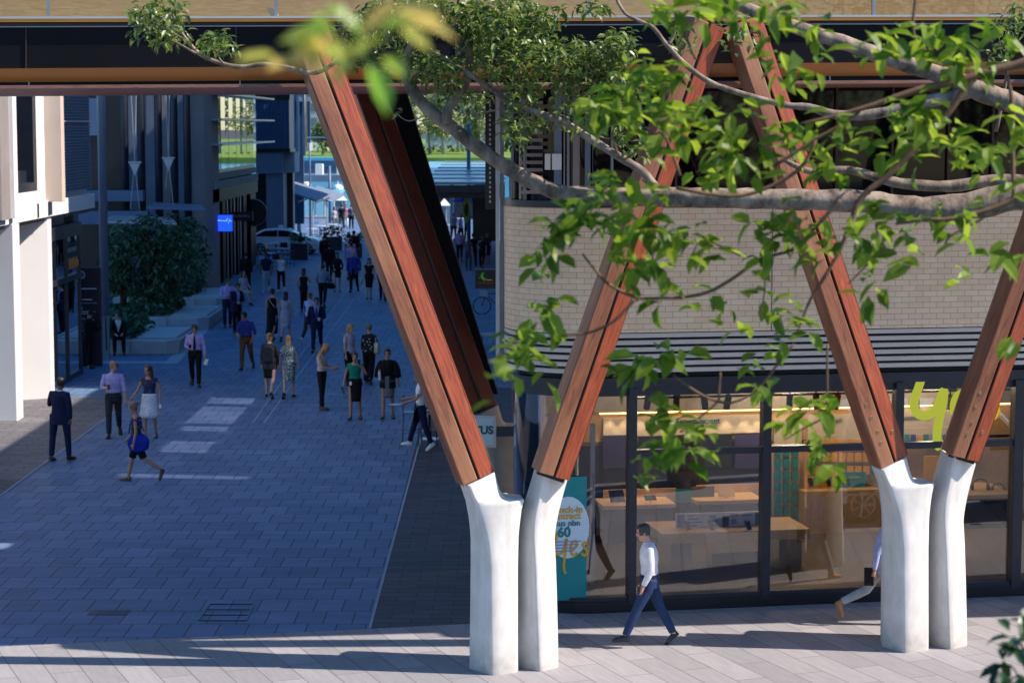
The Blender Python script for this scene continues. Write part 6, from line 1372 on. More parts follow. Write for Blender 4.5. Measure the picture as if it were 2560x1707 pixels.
# cyan barge roof and pontoon on the water
mat('cyan_roof', (0.10, 0.45, 0.60), .5, .06); mat('cyan_panel', (0.01, 0.22, 0.42), .5, .15, .3)
def wharf(px0, px1, d, depth, m, name, lab, cat, z0=None):
    a, c = P(px0[0], px0[1], d), P(px1[0], px1[1], d); t = thing(name, lab, cat, ((a.x + c.x) / 2, d, min(a.z, c.z))); mb = MB(); w_ = abs(c.x - a.x) / 2; hh = abs(c.z - a.z)
    mb.box((-w_, 0, 0), (w_, depth, hh)); mb.build('deck', M[m], t); return t, w_, hh
t, w_, hh = wharf((780, 488), (838, 484), 205, 12, 'cyan_roof', 'wharf_roof', 'flat cyan wharf roof on the water behind the left kiosk', 'roof'); mb = MB(); [mb.cyl((x, 1, -5), (x, 1, -.01), .12, 6) for x in (-w_ * .8, 0, w_ * .8)]; mb.build('roof_post', M['light_alu'], t)
t, w_, hh = wharf((720, 421), (850, 402), 420, 8, 'corrugated_blue', 'ferry', 'dark blue ferry moored across the water at the far shore', 'ferry'); mb = MB(); mb.box((-w_ * .9, 1, hh + .01), (w_ * .9, 6, hh + .6)); mb.build('upper_deck', M['cyan_roof'], t); mb = MB(); mb.box((-w_ * .5, .5, -2.4), (w_ * .9, 7, -.01)); mb.build('hull', M['slate_blue'], t)
t, w_, hh = wharf((740, 455), (905, 438), 320, 10, 'slate_blue', 'pontoon', 'long grey pontoon floating on the water left of the timber arm', 'pontoon'); mb = MB(); [mb.box((x, 2, hh + .01), (x + w_ * .22, 4, hh + 1.6)) for x in (-w_ * .45, w_ * .2)]; mb.build('pontoon_shelter', M['white_paint'], t)
for X, Y, lab in ((765, 468, 'white buoy floating nearest the thin mast'), (845, 478, 'white buoy floating above the left kiosk roof')):
    p = P(X, Y, 240); p = V((ray(X, Y)[0], ray(X, Y)[1], ray(X, Y)[2])) * (9.3 / -ray(X, Y)[2]) + V((0, 0, CH)); t = thing('buoy', lab, 'buoy', p, 0, 'white buoys on the water'); mb = MB(); mb.ell((0, 0, .3), (.8, .8, .7), 10, 6); mb.tube([(0, 0, .9), (0, 0, 1.5)], [.1, .05], 6); mb.build('float', M['white_paint'], t)
# ---- blue glass canopy on the right with terrace furniture
cn = thing('glass_canopy', 'large blue glass canopy over the crowd on the right of the lane', 'canopy', (-2.9, 112, 0))
z0, z1 = P(1150, 462, 112).z, P(1150, 496, 112).z; zr = P(1150, 407, 150).z
def cpart(name, m, fn, **k): mb = MB(); fn(mb); o = mb.build(name, M[m], cn, **k); o.matrix_parent_inverse = Matrix.Translation(-V(cn.location)); return o
mat('canopy_blue', (0.16, 0.36, 0.50), .25, .1, .5)
xl, xr = P(1060, 460, 112).x, P(1262, 460, 112).x
cpart('canopy_glass', 'canopy_blue', lambda q: q.hexa([(xl, 112, z0), (xr, 112, z0), (xr, 150, zr), (xl - 1.2, 150, zr), (xl, 112, z0 + .08), (xr, 112, z0 + .08), (xr, 150, zr + .08), (xl - 1.2, 150, zr + .08)]))
for k in range(7): cpart('canopy_bar', 'light_alu', lambda q: q.hexa([(xl - .1, 112 + k * 6, z0 + (zr - z0) * k * 6 / 38 + .09), (xr, 112 + k * 6, z0 + (zr - z0) * k * 6 / 38 + .09), (xr, 112.5 + k * 6, z0 + (zr - z0) * k * 6 / 38 + .10), (xl - .1, 112.5 + k * 6, z0 + (zr - z0) * k * 6 / 38 + .10), (xl - .1, 112 + k * 6, z0 + (zr - z0) * k * 6 / 38 + .14), (xr, 112 + k * 6, z0 + (zr - z0) * k * 6 / 38 + .14), (xr, 112.5 + k * 6, z0 + (zr - z0) * k * 6 / 38 + .15), (xl - .1, 112.5 + k * 6, z0 + (zr - z0) * k * 6 / 38 + .15)]))
cpart('canopy_fascia', 'navy_steel', lambda q: (q.box((xl, 111.6, z0 - .40), (xr, 112.0, z0 - .02)), q.box((xl + .2, 112.3, z1), (xr, 113, z0 - .42))))
for x in (xl + .5, xl + 4.5): cpart('canopy_post', 'blue_steel', lambda q: q.tube([(x, 146, 0), (x, 146, zr)], [.14, .14], 10))
t = thing('menu_board', 'dark board with pale screen standing under the canopy at the right', 'board', P(1214, 560, 125)); mb = MB(); mb.box((-.75, 0, -1.0), (.75, .1, 1.6)); mb.build('board_body', M['black_steel'], t); mb = MB(); mb.box((-.68, -.02, 1.62), (.68, .08, 2.4)); mb.build('board_screen', M['slate_blue'], t)
t = thing('wall_board', 'dark wharf board with small red square behind the right kiosk', 'board', P(1152, 520, 170)); mb = MB(); mb.box((-2.2, 0, -2.2), (1.8, .2, 1.6)); mb.build('board_body', M['navy_steel'], t); mat('red_mark', (.6, .02, .03), .5, .05); mb = MB(); mb.box((-1.7, -.03, .9), (-1.3, -.005, 1.35)); mb.build('red_mark', M['red_mark'], t)
t = thing('parasol', 'blue parasol beneath the canopy beside the yellow-green sign', 'parasol', (P(1185, 520, 138).x, 138, 0)); mb = MB(); mb.loft([[(1.5 * math.cos(a * .785), 1.5 * math.sin(a * .785), 2.5) for a in range(8)], [(.05 * math.cos(a * .785), .05 * math.sin(a * .785), 3.15) for a in range(8)]]); mb.build('parasol_canopy', M['cloth_blue'], t); mb = MB(); mb.cyl((0, 0, 0), (0, 0, 2.5), .04, 6); mb.build('parasol_pole', M['light_alu'], t)
for k, (X, Y) in enumerate(((1120, 590), (1150, 572), (1205, 610), (1225, 588))): cafe_table(X, Y, ('white terrace table nearest the shaded strut under the canopy', 'white terrace table furthest back under the canopy', 'nearest white terrace table left of the corner trim', 'white terrace table close against the corner trim under the canopy')[k], .76)
# ---- hanging shop sign and bicycle
t = thing('shop_sign', 'black square sign with green bird-like emblem and red script by the lane corner', 'sign', P(1214, 697, 50)); k_ = 50 / F / 2560
mb = MB(); mb.box((-26 * k_, -.04, -24 * k_), (28 * k_, .04, 24 * k_)); mb.build('sign_panel', M['black_steel'], t)
mat('emblem_green', (.10, .55, .03), .5, .1); mat('emblem_yellow', (.7, .55, .15), .5, .1); mat('emblem_red', (.55, .03, .03), .5, .1)
E = lambda pts, r, m, nm: (lambda q: (q.tube([(x * k_, -.05, z * k_) for x, z in pts], [w_ * k_ for w_ in r], 7), q.build(nm, M[m], t)))(MB())
E([(-8, 14), (-9, 8), (-6, 2), (-2, -2), (3, -3)], [1.5, 3.2, 4.2, 3.6, 1.2], 'emblem_green', 'emblem_body'); E([(-8, 13), (-4, 15), (-2, 13)], [2.0, 1.4, .6], 'emblem_green', 'emblem_head'); E([(-9, 7), (-14, 4), (-15, 0)], [1.2, 1.0, .6], 'emblem_green', 'emblem_limb'); E([(0, 0), (6, -3), (14, -2), (18, -4)], [.8, 1.6, 1.2, .4], 'emblem_yellow', 'emblem_tail')
E([(-18, -10), (-15, -7), (-13, -12), (-10, -8), (-7, -12), (-4, -8), (-1, -12), (2, -8), (5, -13), (8, -8), (11, -12), (14, -8), (18, -11)], [1.1] * 13, 'emblem_red', 'script_mark')
mb = MB(); mb.box((28 * k_ + .002, -.02, -.05), (28 * k_ + .9, .02, .05)); mb.build('sign_bracket', M['navy_steel'], t)
def bicycle(loc, rz, lab):
    t = thing('bicycle', lab, 'bicycle', loc, rz); r = .34
    for x in (-.52, .52):
        mb = MB(); mb.tube([(x + r * math.cos(a * .2618), 0, r + r * math.sin(a * .2618)) for a in range(25)], .022, 6); wh = mb.build('wheel', M['tyre'], t)
        mb = MB(); [mb.tube([(x, 0, r), (x + r * math.cos(a * .5236), 0, r + r * math.sin(a * .5236))], .003, 4) for a in range(12)]; mb.build('spokes', M['rim'], wh)
    mb = MB()
    for p, q in (((-.52, 0, r), (-.10, 0, .34)), ((-.10, 0, .34), (.36, 0, .78)), ((-.10, 0, .34), (-.22, 0, .82)), ((-.22, 0, .82), (.36, 0, .80)), ((-.52, 0, r), (-.21, 0, .74)), ((.52, 0, r), (.34, 0, .88))): mb.tube([p, q], .02, 6)
    mb.build('frame', M['emblem_red'] if 0 else M['dark_brown'], t)
    mb = MB(); mb.tube([(.34, 0, .88), (.32, 0, 1.0)], .016, 6); mb.tube([(.26, -.28, 1.0), (.34, -.12, 1.02), (.34, .12, 1.02), (.26, .28, 1.0)], .014, 6); mb.build('handlebar', M['navy_steel'], t)
    mb = MB(); mb.ell((-.25, 0, .87), (.13, .07, .035), 10, 6); mb.build('saddle', M['phone_black'], t)
    mb = MB(); mb.loft([[(x * k, y * k + 0, z) for x, y in ((.30, -.14), (.62, -.14), (.62, .14), (.30, .14))] for z, k in ((.70, .95), (.92, 1.0))]); mb.build('basket', M['concrete_planter'], t)
p = G(1222, 786); bicycle((p.x + .25, p.y, 0), math.pi, 'dark bicycle with pale basket parked below the green emblem sign')
t = thing('bench', 'pale woven bench standing in the shade below the bicycle', 'bench', G(1236, 868)); mb = MB(); mb.box((-.5, 0, .35), (.3, .5, .45)); mb.build('seat', M['concrete_planter'], t, bevel=.02)
for sx in (-.45, .22): mb = MB(); mb.box((sx, .05, 0), (sx + .06, .45, .349)); mb.build('leg', M['navy_steel'], t)
# ---- far shore: trees, buildings
def far_tree(X, Yb, Yt, d, w, lab, seed, bare=.28):
    b = V((P(X, Yb, d).x, d, 0)); z1 = P(X, Yt, d).z; rr = random.Random(seed); s_ = d / F / 2560; bl = []; st = [([b, (b.x + rr.uniform(-.5, .5), d, z1 * .55), (b.x, d, z1 * .85)], [.45, .3, .1])]
    for k in range(9):
        zz = z1 * (bare + (1 - bare) * (k + .5) / 9); ww = w * s_ * (math.sin(math.pi * (.15 + .75 * (k + .5) / 9)) * .8)
        c = V((b.x + rr.uniform(-.5, .5) * ww, d + rr.uniform(-1, 1), zz)); bl.append((c, (ww * rr.uniform(.5, .8), ww * .6, z1 * .09), 130)); st.append(([(b.x, d, zz * .75), c], [.14, .04]))
    return tree('shore_tree', b, st, bl, 'leaf_far', 'trunk_pale', 1.1, lab, 'tree', 'trees on the far shore', seed, .7)
for k, (X, Yb, Yt, d, w, lab) in enumerate(((808, 385, 308, 560, 42, 'single small tree on the far shore left of the timber arm'), (990, 402, 190, 580, 70, 'tall far shore tree nearest the shaded strut'), (1030, 402, 230, 566, 60, 'far shore tree with slim trunk just right of the shaded strut'), (1075, 404, 180, 575, 75, 'tallest far shore tree in the middle of the lawn'), (1108, 404, 215, 562, 60, 'far shore tree with pale trunk in front of the tallest one'), (1146, 400, 190, 585, 70, 'far shore tree left of the blue post top'), (1190, 398, 230, 570, 60, 'far shore tree right of the blue post top'), (1228, 398, 200, 590, 60, 'far shore tree nearest the corner trim'), (1290, 398, 200, 590, 60, 'far shore tree hidden behind the corner shop, mirrored in the glazed building'), (940, 402, 200, 600, 70, 'far shore tree hidden behind the shaded strut'), (1650, 398, 180, 570, 90, 'broad shore tree mirrored at the left of the glazed building'), (1705, 398, 170, 580, 90, 'tall shore tree mirrored in the middle of the glazed building'), (1760, 398, 190, 575, 90, 'shore tree mirrored right of the middle of the glazed building'))):
    pass
    far_tree(X, Yb, Yt, d, w, lab, 40 + k)
mb = MB(); rr = random.Random(5)
for _ in range(500): add_leaf(mb, V((rr.uniform(-60, 5), 592 + rr.uniform(-2, 2), .6 + rr.uniform(0, 1.6))), 1.0, .6, rr)
tag(mb.build('far_hedge', M['lawn']), 'bright green hedge along the far lawn', 'hedge', kind='stuff')
mat('far_building', (.42, .45, .50), .7, .08, .05); mat('far_window', (.12, .17, .24), .3, .2, .1)
def far_building(x0, x1, d, h, lab, rows, cols, m='far_building'):
    t = thing('far_building', lab, 'building', ((x0 + x1) / 2, d, 0), 0, 'buildings beyond the far shore'); w_ = (x1 - x0) / 2
    mb = MB(); mb.box((-w_, 0, 0), (w_, 30, h)); mb.build('wall', M[m], t); mb = MB(); mb.box((-w_ - .5, -.5, h + .01), (w_ + .5, 30, h + 1)); mb.build('roof', M['light_alu'], t)
    for r in range(rows):
        mb = MB(); z = 3 + r * (h - 4) / rows
        for c in range(cols): mb.box((-w_ + (c + .12) * 2 * w_ / cols, -.15, z), (-w_ + (c + .88) * 2 * w_ / cols, -.02, z + (h - 4) / rows * .55))
        mb.build('window_row', M['far_window'], t)
far_building(-150, -92, 640, 34, 'long blue-grey building with rows of windows beyond the water at left', 7, 14); far_building(-88, -30, 660, 26, 'wide pale building behind the far shore trees', 5, 14); far_building(-26, 40, 650, 38, 'grey building behind the far shore trees at right', 8, 16)
mb = MB(); mb.box((-92, 610, 0), (-40, 612, 3.2)); o = mb.build('far_wall', M['white_paint']); tag(o, 'low white wall on the far shore behind the single small tree', 'wall')
# ================================================================ fig tree across the view, nearer leafy branches
def limb(mb, pts, d0, d1=None, n=10, jit=.0):
    """pts: (X, Y, radius px) in photo pixels at depth d0..d1"""
    m = len(pts); P3 = []; rr = []
    for k, (X, Y, r) in enumerate(pts):
        d = d0 + ((d1 if d1 is not None else d0) - d0) * k / max(1, m - 1)
        P3.append(P(X, Y, d)); rr.append(r / 2560 * d / F)
    # smooth subdivision
    Q = []; q = []
    for i in range(m - 1):
        p0, p1, p2, p3 = P3[max(i - 1, 0)], P3[i], P3[i + 1], P3[min(i + 2, m - 1)]
        for t in (0, .25, .5, .75):
            Q.append(.5 * ((2 * p1) + (p2 - p0) * t + (2 * p0 - 5 * p1 + 4 * p2 - p3) * t * t + (3 * p1 - p0 - 3 * p2 + p3) * t ** 3)); q.append((rr[i] + (rr[i + 1] - rr[i]) * t) * (1 + .06 * math.sin(i * 7 + t * 9)))
    Q.append(P3[-1]); q.append(rr[-1]); mb.tube(Q, q, n); return Q
fg = thing('fig_tree', 'spreading fig tree with pale mottled limbs and small glossy leaves before the bridge', 'tree', (7.0, 22.0, 0))
o = V(fg.location); mb = MB()
D = 22.0
mb.tube([(7.0, 22, 0), (6.9, 22, 1.5), (6.75, 22, 3.2), P(2830, 560, D)], [.42, .36, .33, .28], 14)
limb(mb, [(2850, 545, 42), (2700, 510, 40), (2560, 488, 38), (2450, 510, 36), (2330, 524, 34), (2240, 517, 32), (2150, 503, 30), (2030, 500, 28), (1900, 497, 27), (1780, 495, 26), (1661, 493, 25), (1549, 493, 24), (1436, 487, 23), (1380, 477, 21), (1305, 440, 20), (1221, 389, 19), (1137, 325, 18), (1081, 283, 17), (1039, 238, 15), (1016, 190, 14), (1013, 155, 12), (1035, 105, 11), (1072, 50, 10), (1080, -30, 9)], D)
limb(mb, [(2850, 480, 34), (2700, 400, 32), (2560, 275, 28), (2510, 250, 27), (2447, 228, 25), (2391, 202, 24), (2321, 178, 22), (2209, 143, 20), (2124, 112, 19), (2026, 81, 18), (1900, 36, 16), (1780, -20, 14)], D - .4)
limb(mb, [(2850, 520, 22), (2700, 470, 18), (2503, 451, 16), (2377, 466, 15), (2265, 460, 14), (2209, 449, 13), (2120, 425, 11), (2030, 430, 9), (1960, 400, 6)], D + .5)
limb(mb, [(2440, 226, 18), (2399, 236, 17), (2321, 254, 16), (2237, 275, 15), (2152, 289, 14), (2082, 286, 12), (2026, 269, 10), (1970, 264, 8.5), (1900, 248, 8), (1821, 224, 7.5), (1773, 205, 7), (1717, 165, 6.5), (1666, 112, 6), (1633, 70, 5.5), (1605, 56, 5), (1563, 34, 4.5), (1537, -10, 4)], D - .4)
limb(mb, [(1672, 110, 5), (1685, 85, 4.5), (1688, 60, 3.5)], D - .4)
limb(mb, [(1120, 310, 13), (1118, 285, 13), (1130, 255, 12.5), (1159, 219, 12), (1171, 180, 11), (1176, 129, 10), (1162, 93, 8), (1135, 60, 7), (1109, 36, 5)], D - .1)
limb(mb, [(1640, 470, 11), (1605, 428, 11), (1549, 393, 10.5), (1473, 346, 10), (1408, 306, 9.5), (1324, 276, 9), (1277, 258, 8), (1221, 217, 7.5), (1172, 185, 7), (1109, 146, 5.5), (1067, 118, 4)], D - .3)
limb(mb, [(1013, 160, 10), (980, 172, 9), (935, 162, 7), (890, 140, 5.5), (840, 157, 5), (806, 178, 5.5), (772, 183, 6), (730, 172, 6), (660, 161, 6), (603, 168, 6), (547, 157, 5.5), (499, 135, 5), (463, 95, 4), (440, 56, 3.5), (421, 14, 3)], D + .2)
for tw in ([(491, 135, 3.5), (450, 112, 3), (421, 98, 2.5), (398, 81, 2)], [(470, 105, 2.5), (430, 80, 2), (410, 60, 1.5)], [(560, 160, 2.5), (548, 145, 2), (540, 120, 1.5)], [(975, 110, 7), (960, 70, 6), (945, 20, 5), (935, -10, 4)], [(1030, 110, 5), (1055, 60, 4), (1075, 0, 3)],
           [(1180, 175, 4), (1215, 150, 3.5), (1260, 115, 3), (1290, 90, 2)], [(1200, 165, 3), (1270, 150, 2.5), (1310, 120, 2)], [(1180, 140, 4), (1230, 138, 3), (1290, 100, 2.5), (1310, 75, 2)], [(1420, 290, 5), (1412, 260, 4), (1390, 205, 3), (1370, 170, 2)], [(1430, 265, 3), (1470, 235, 2.5), (1500, 215, 2)], [(1345, 280, 3), (1335, 240, 2), (1320, 200, 1.5)], [(1130, 270, 2.5), (1165, 285, 2), (1230, 278, 2), (1262, 266, 1.5)], [(1050, 295, 1.6), (1020, 303, 1.5), (995, 288, 1.2)],
           [(1170, 180, 3), (1180, 140, 2.5), (1150, 120, 2)], [(1115, 50, 4), (1160, 40, 3), (1210, 60, 2)], [(1475, 330, 3), (1510, 345, 2), (1560, 350, 1.5)], [(1590, 330, 1.5), (1585, 290, 1.2), (1560, 260, 1)], [(2490, 330, 5), (2515, 200, 4), (2520, 80, 3)]): limb(mb, tw, D - .1, n=6)
rel(mb, o).build('trunk', M['bark_fig'], fg, True)
rnd = random.Random(21); mb = MB(); S_ = 1 / 2560 * D / F
CLF = [(395, 62, 78, 52, 210), (360, 40, 48, 40, 80), (420, 20, 55, 30, 80), (440, 90, 40, 30, 60), (540, 106, 42, 30, 110), (575, 118, 22, 16, 22), (905, 95, 70, 70, 320), (960, 45, 70, 50, 260), (850, 125, 32, 26, 70), (900, 150, 50, 20, 60), (1010, 70, 45, 70, 150), (1060, 30, 60, 40, 200), (1130, 38, 90, 50, 420), (1230, 60, 85, 70, 480), (1300, 40, 70, 55, 300), (1345, 80, 40, 60, 170), (1060, 160, 45, 40, 120), (1110, 175, 60, 40, 190), (1190, 130, 50, 40, 130), (1250, 155, 70, 55, 210), (1330, 150, 80, 60, 330), (1420, 145, 75, 60, 360), (1500, 150, 75, 60, 340), (1550, 110, 45, 40, 160), (1450, 215, 90, 45, 240), (1540, 200, 45, 40, 110), (1290, 320, 38, 55, 170), (1300, 235, 55, 45, 150), (1050, 195, 35, 22, 50), (955, 178, 30, 18, 30), (1185, 255, 50, 40, 55), (1125, 225, 40, 30, 40), (1420, 290, 50, 45, 80), (1345, 300, 30, 40, 50), (1570, 330, 45, 60, 90), (1585, 250, 40, 50, 60), (1495, 437, 24, 18, 26), (1600, 380, 20, 30, 25), (2525, 60, 40, 60, 120), (2500, 130, 30, 40, 50), (1000, 285, 12, 8, 4), (1385, 40, 30, 30, 50), (1480, 20, 50, 20, 60), (1860, 100, 60, 40, 40), (1700, 100, 50, 40, 40)]
for cx, cy, rx, ry, n in CLF: blob_leaves(mb, P(cx, cy, D + rnd.uniform(-.4, .4)), (rx * S_, .55, ry * S_), n, .105, rnd, .42, .1)
rel(mb, o).build('crown', M['leaf_fig'], fg)
# ---- nearer tree with larger soft leaves
nt_ = thing('leafy_branch', 'nearer leafy branch with large bright green leaves hanging across the right side', 'branch', P(2700, 300, 11.0)); o = V(nt_.location); mb = MB()
DN_ = 11.0
for tw in ([(2760, 60, 16), (2660, 120, 14), (2560, 157, 12), (2489, 176, 11), (2391, 204, 10), (2293, 226, 9), (2180, 264, 7), (2082, 292, 5), (2000, 310, 3)], [(2433, 196, 9), (2400, 240, 9), (2363, 290, 8.5), (2265, 395, 8), (2220, 440, 8), (2152, 495, 7.5), (2124, 563, 6), (2102, 620, 5.5), (2068, 681, 5), (2026, 749, 4), (2007, 796, 3), (1992, 833, 2)], [(2102, 500, 6), (2060, 545, 5), (2020, 588, 4.5), (1978, 625, 4), (1900, 650, 4), (1829, 698, 4.5), (1773, 729, 4.5), (1717, 742, 4.5), (1661, 745, 4), (1591, 743, 4.5), (1520, 709, 4), (1478, 662, 3.5), (1456, 634, 2.5)], [(1591, 745, 4.5), (1535, 802, 4), (1478, 830, 3.5), (1422, 838, 3), (1366, 845, 2)],
           [(2290, -10, 4), (2282, 65, 4), (2293, 109, 3.5), (2315, 126, 3)], [(2660, 430, 9), (2560, 482, 8), (2489, 519, 7), (2377, 547, 6), (2321, 549, 4), (2240, 560, 3)], [(2460, 540, 4), (2447, 552, 3.5), (2377, 590, 3), (2360, 620, 2)], [(2535, 500, 5), (2531, 400, 6), (2529, 252, 5.5), (2515, 180, 4)], [(1936, 415, 5), (2040, 348, 4.5), (2090, 320, 4), (2150, 280, 3)], [(1683, 939, 3), (1759, 990, 3.5), (1818, 1007, 3.5), (1860, 995, 3), (1897, 970, 3), (1948, 906, 3.5), (1985, 860, 3)], [(1801, 931, 2.5), (1797, 980, 3), (1793, 1005, 3), (1745, 1046, 2.5), (1700, 1080, 2)], [(2068, 860, 3), (2068, 930, 3), (2066, 1004, 2.5), (2040, 1040, 2)], [(2050, 1050, 2.5), (2010, 1070, 2), (1960, 1100, 1.6)], [(1640, 560, 2.5), (1632, 640, 2.5), (1622, 715, 2)], [(1700, 440, 4), (1650, 330, 4), (1560, 400, 3), (1530, 330, 2)], [(1690, 470, 5), (1850, 490, 5), (1990, 430, 5), (2040, 350, 4)], [(1740, 150, 3.5), (1700, 60, 3.5), (1680, 20, 3)], [(1730, 640, 2), (1760, 600, 2), (1850, 640, 2)], [(1910, 650, 2.2), (1912, 720, 2), (1900, 800, 1.6)], [(2190, 560, 3), (2197, 600, 2.6), (2210, 640, 2)], [(2170, 660, 2.4), (2140, 690, 2), (2120, 710, 1.5)]):
    limb(mb, tw, DN_ + .1, n=7)
rel(mb, o).build('branch_wood', M['bark_brown'], nt_, True)
CLN = [(1640, 20, 60, 30, 10), (1750, 40, 90, 40, 18), (1850, 30, 70, 40, 16), (1960, 25, 70, 30, 10), (1620, 170, 70, 40, 18), (1560, 230, 60, 40, 18), (1500, 265, 60, 26, 12), (1540, 300, 80, 35, 18), (1640, 260, 60, 50, 16), (1700, 200, 40, 40, 9), (1470, 300, 40, 20, 6), (1700, 330, 60, 50, 16), (1640, 370, 40, 40, 8), (1720, 270, 50, 50, 10), (1780, 300, 60, 60, 12), (1830, 340, 60, 50, 12), (1800, 400, 50, 50, 10), (1850, 270, 30, 30, 5), (1780, 440, 60, 40, 10), (1880, 410, 50, 50, 10), (1960, 180, 50, 60, 11), (1930, 110, 30, 50, 6), (2010, 150, 40, 60, 8), (2030, 60, 30, 50, 6), (1980, 330, 60, 60, 14), (2060, 310, 50, 40, 8), (2150, 350, 50, 40, 9), (2180, 120, 50, 50, 11), (2230, 90, 50, 40, 9), (2330, 80, 50, 40, 9), (2360, 130, 60, 50, 14), (2420, 160, 50, 40, 9), (2430, 80, 60, 40, 8), (2520, 100, 30, 50, 6), (2530, 300, 30, 60, 7), (2240, 290, 60, 40, 12), (2300, 270, 60, 40, 14), (2260, 370, 70, 60, 16), (2330, 330, 60, 60, 14), (2400, 360, 50, 40, 10), (2440, 400, 50, 40, 9), (2500, 380, 40, 40, 7), (2540, 450, 20, 60, 6), (2050, 400, 60, 50, 11), (2100, 440, 40, 40, 7),
       (1470, 550, 60, 50, 17), (1500, 480, 60, 30, 11), (1420, 560, 40, 40, 10), (1380, 600, 40, 50, 9), (1340, 630, 30, 50, 5), (1330, 690, 22, 40, 3), (1560, 560, 60, 50, 14), (1590, 600, 60, 60, 14), (1580, 650, 40, 40, 7), (1650, 560, 60, 40, 11), (1700, 600, 60, 50, 11), (1760, 600, 50, 40, 9), (1800, 640, 26, 30, 4), (1620, 480, 50, 40, 8), (1560, 460, 30, 30, 6), (1650, 690, 40, 50, 5), (1680, 765, 50, 50, 4), (1600, 690, 40, 40, 5), (1900, 600, 60, 50, 12), (1950, 560, 60, 60, 14), (2010, 560, 60, 60, 13), (2070, 610, 40, 40, 6), (2030, 650, 30, 30, 4), (2140, 560, 50, 40, 7), (2200, 530, 50, 40, 9), (2260, 560, 50, 40, 7), (2170, 620, 30, 40, 5), (2240, 655, 22, 40, 4), (2275, 655, 26, 26, 3), (1810, 740, 50, 40, 4), (1850, 815, 16, 30, 2), (1790, 800, 16, 36, 2), (2160, 730, 25, 30, 4), (2190, 705, 20, 20, 2), (2400, 600, 20, 36, 3), (2415, 700, 14, 30, 2), (2480, 640, 30, 40, 4), (2350, 540, 60, 30, 10), (2420, 530, 40, 25, 6), (2540, 660, 25, 60, 6), (2550, 850, 20, 60, 3), (1920, 760, 40, 60, 6), (1950, 800, 40, 50, 6), (2000, 820, 40, 50, 6), (1935, 870, 26, 24, 3),
       (1340, 790, 50, 40, 9), (1310, 850, 50, 36, 9), (1380, 760, 40, 40, 7), (1390, 820, 20, 40, 3), (1285, 880, 40, 34, 7), (1300, 930, 20, 36, 2), (1380, 932, 22, 26, 2), (1620, 900, 60, 34, 10), (1590, 935, 46, 26, 7), (1690, 888, 60, 16, 6), (1640, 1010, 50, 30, 7), (1660, 1050, 40, 26, 6), (1640, 1100, 40, 36, 7), (1690, 1100, 50, 36, 7), (1720, 1060, 40, 26, 4), (1705, 1140, 36, 36, 5), (1770, 1140, 20, 34, 2), (1620, 1150, 25, 40, 4), (1595, 1195, 18, 16, 3), (1780, 1085, 40, 22, 3), (1860, 912, 36, 16, 4), (1885, 962, 18, 18, 2), (1915, 975, 25, 26, 4), (2000, 1020, 60, 26, 7), (2040, 1020, 40, 26, 7), (1960, 1050, 26, 26, 3), (2060, 1095, 36, 26, 5), (2060, 1140, 36, 26, 5), (2090, 1170, 26, 26, 3), (2080, 1000, 20, 20, 2)]
mb = MB(); S2 = 1 / 2560 * DN_ / F; rnd = random.Random(5)
for cx, cy, rx, ry, n in CLN: blob_leaves(mb, P(cx, cy, DN_ + rnd.uniform(-.5, .5)), (rx * S2, .24, ry * S2), int(n * 1.12 + 1), .138, rnd, .52, .0)
rel(mb, o).build('foliage', M['leaf_near'], nt_)
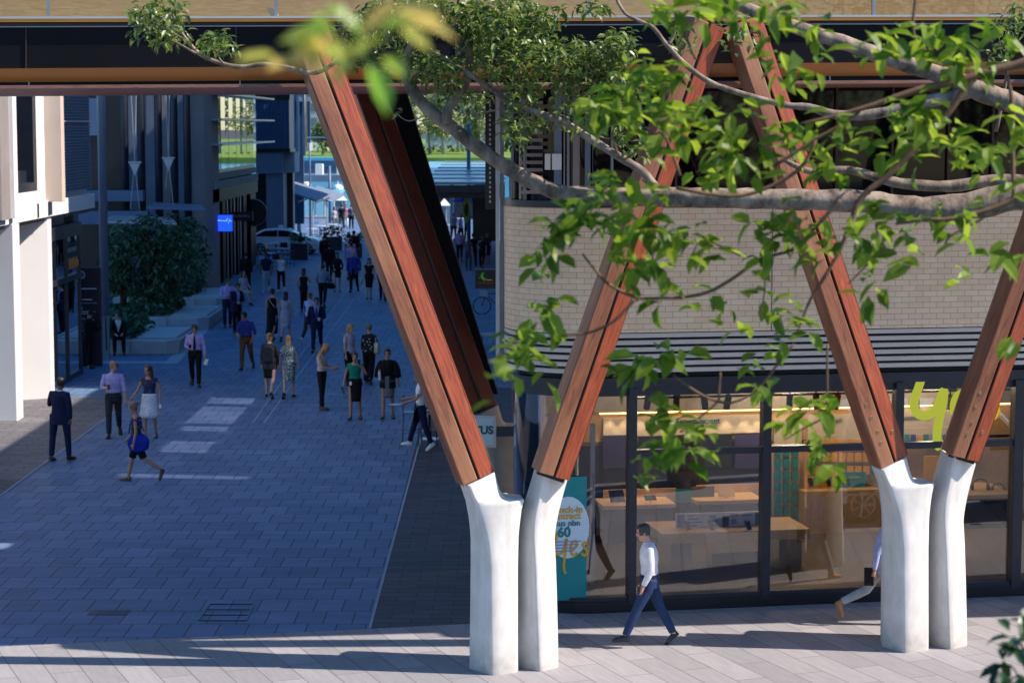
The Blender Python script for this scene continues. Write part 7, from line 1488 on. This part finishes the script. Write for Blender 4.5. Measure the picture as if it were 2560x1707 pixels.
# ---- very close twigs, far out of focus
def sprig(name, lab, d, leaves, stem, m, ln, seed, wd=.45):
    t = thing(name, lab, 'sprig', P(*stem[0][:2], d)); o = V(t.location); mb = MB(); limb(mb, stem, d, n=6); rel(mb, o).build('twig', M['bark_brown'], t, True)
    mb = MB(); rr = random.Random(seed)
    for (X, Y, n) in leaves:
        for _ in range(n): k = ln * rr.uniform(.8, 1.2); add_leaf(mb, P(X + rr.uniform(-14, 14), Y + rr.uniform(-14, 14), d + rr.uniform(-.08, .08)), k, k * wd, rr)
    rel(mb, o).build('foliage', M[m], t)
sprig('autumn_sprig', 'blurred yellow and orange leaves hanging very close at the upper left centre', 3.0, [(720, 150, 2), (742, 165, 1), (750, 95, 2), (775, 70, 2), (790, 25, 2), (835, 45, 2), (850, 85, 1), (810, 110, 1), (880, 125, 2), (912, 150, 2), (955, 150, 1), (930, 85, 1), (985, 20, 2), (1005, 60, 2)], [(880, -40, 4), (870, 40, 3.5), (840, 110, 3), (760, 150, 2)], 'leaf_autumn', .072, 9)
sprig('close_sprig', 'soft bright green leaves close beside the rear bridge column', 6.5, [(1232, 905, 2), (1236, 950, 2), (1228, 990, 1), (1255, 915, 1)], [(1290, 850, 3), (1260, 880, 2.5), (1235, 920, 2)], 'leaf_near', .075, 4)
sprig('corner_sprig', 'dark leafy sprig in the lower right corner', 8.0, [(2535, 1585, 5), (2515, 1650, 6), (2550, 1620, 5), (2500, 1680, 5), (2545, 1690, 6), (2555, 1550, 3)], [(2620, 1760, 5), (2560, 1660, 4), (2535, 1590, 3)], 'leaf_corner', .10, 6)

# ---- street trees on the near side of the road, behind the viewpoint: they show as reflections in the dark upper glazing
for k, (x, y, h_, lab) in enumerate(((20, -9, 13, 'street tree across the road reflected at the left of the upper windows'), (26, -12, 15, 'street tree across the road reflected in the middle of the upper windows'), (32, -8, 14, 'street tree across the road reflected right of the middle of the upper windows'), (39, -12, 16, 'street tree across the road reflected at the right of the upper windows'))):
    rr = random.Random(70 + k); bl = []; b_ = V((x, y, 0)); st = [([b_, (x + .2, y, h_ * .4), (x, y, h_ * .8)], [.3, .24, .08])]
    for j in range(12):
        a = rr.uniform(0, 6.28); q = rr.uniform(.8, 3.2); c = V((x + q * math.cos(a), y + q * math.sin(a), h_ * rr.uniform(.42, .95))); bl.append((c, (1.7, 1.7, 1.3), 110)); st.append(([(x, y, h_ * .4), c], [.10, .03]))
    tree('street_tree', b_, st, bl, 'leaf_fig', 'bark_dark', .42, lab, 'tree', 'street trees across the road', 80 + k)
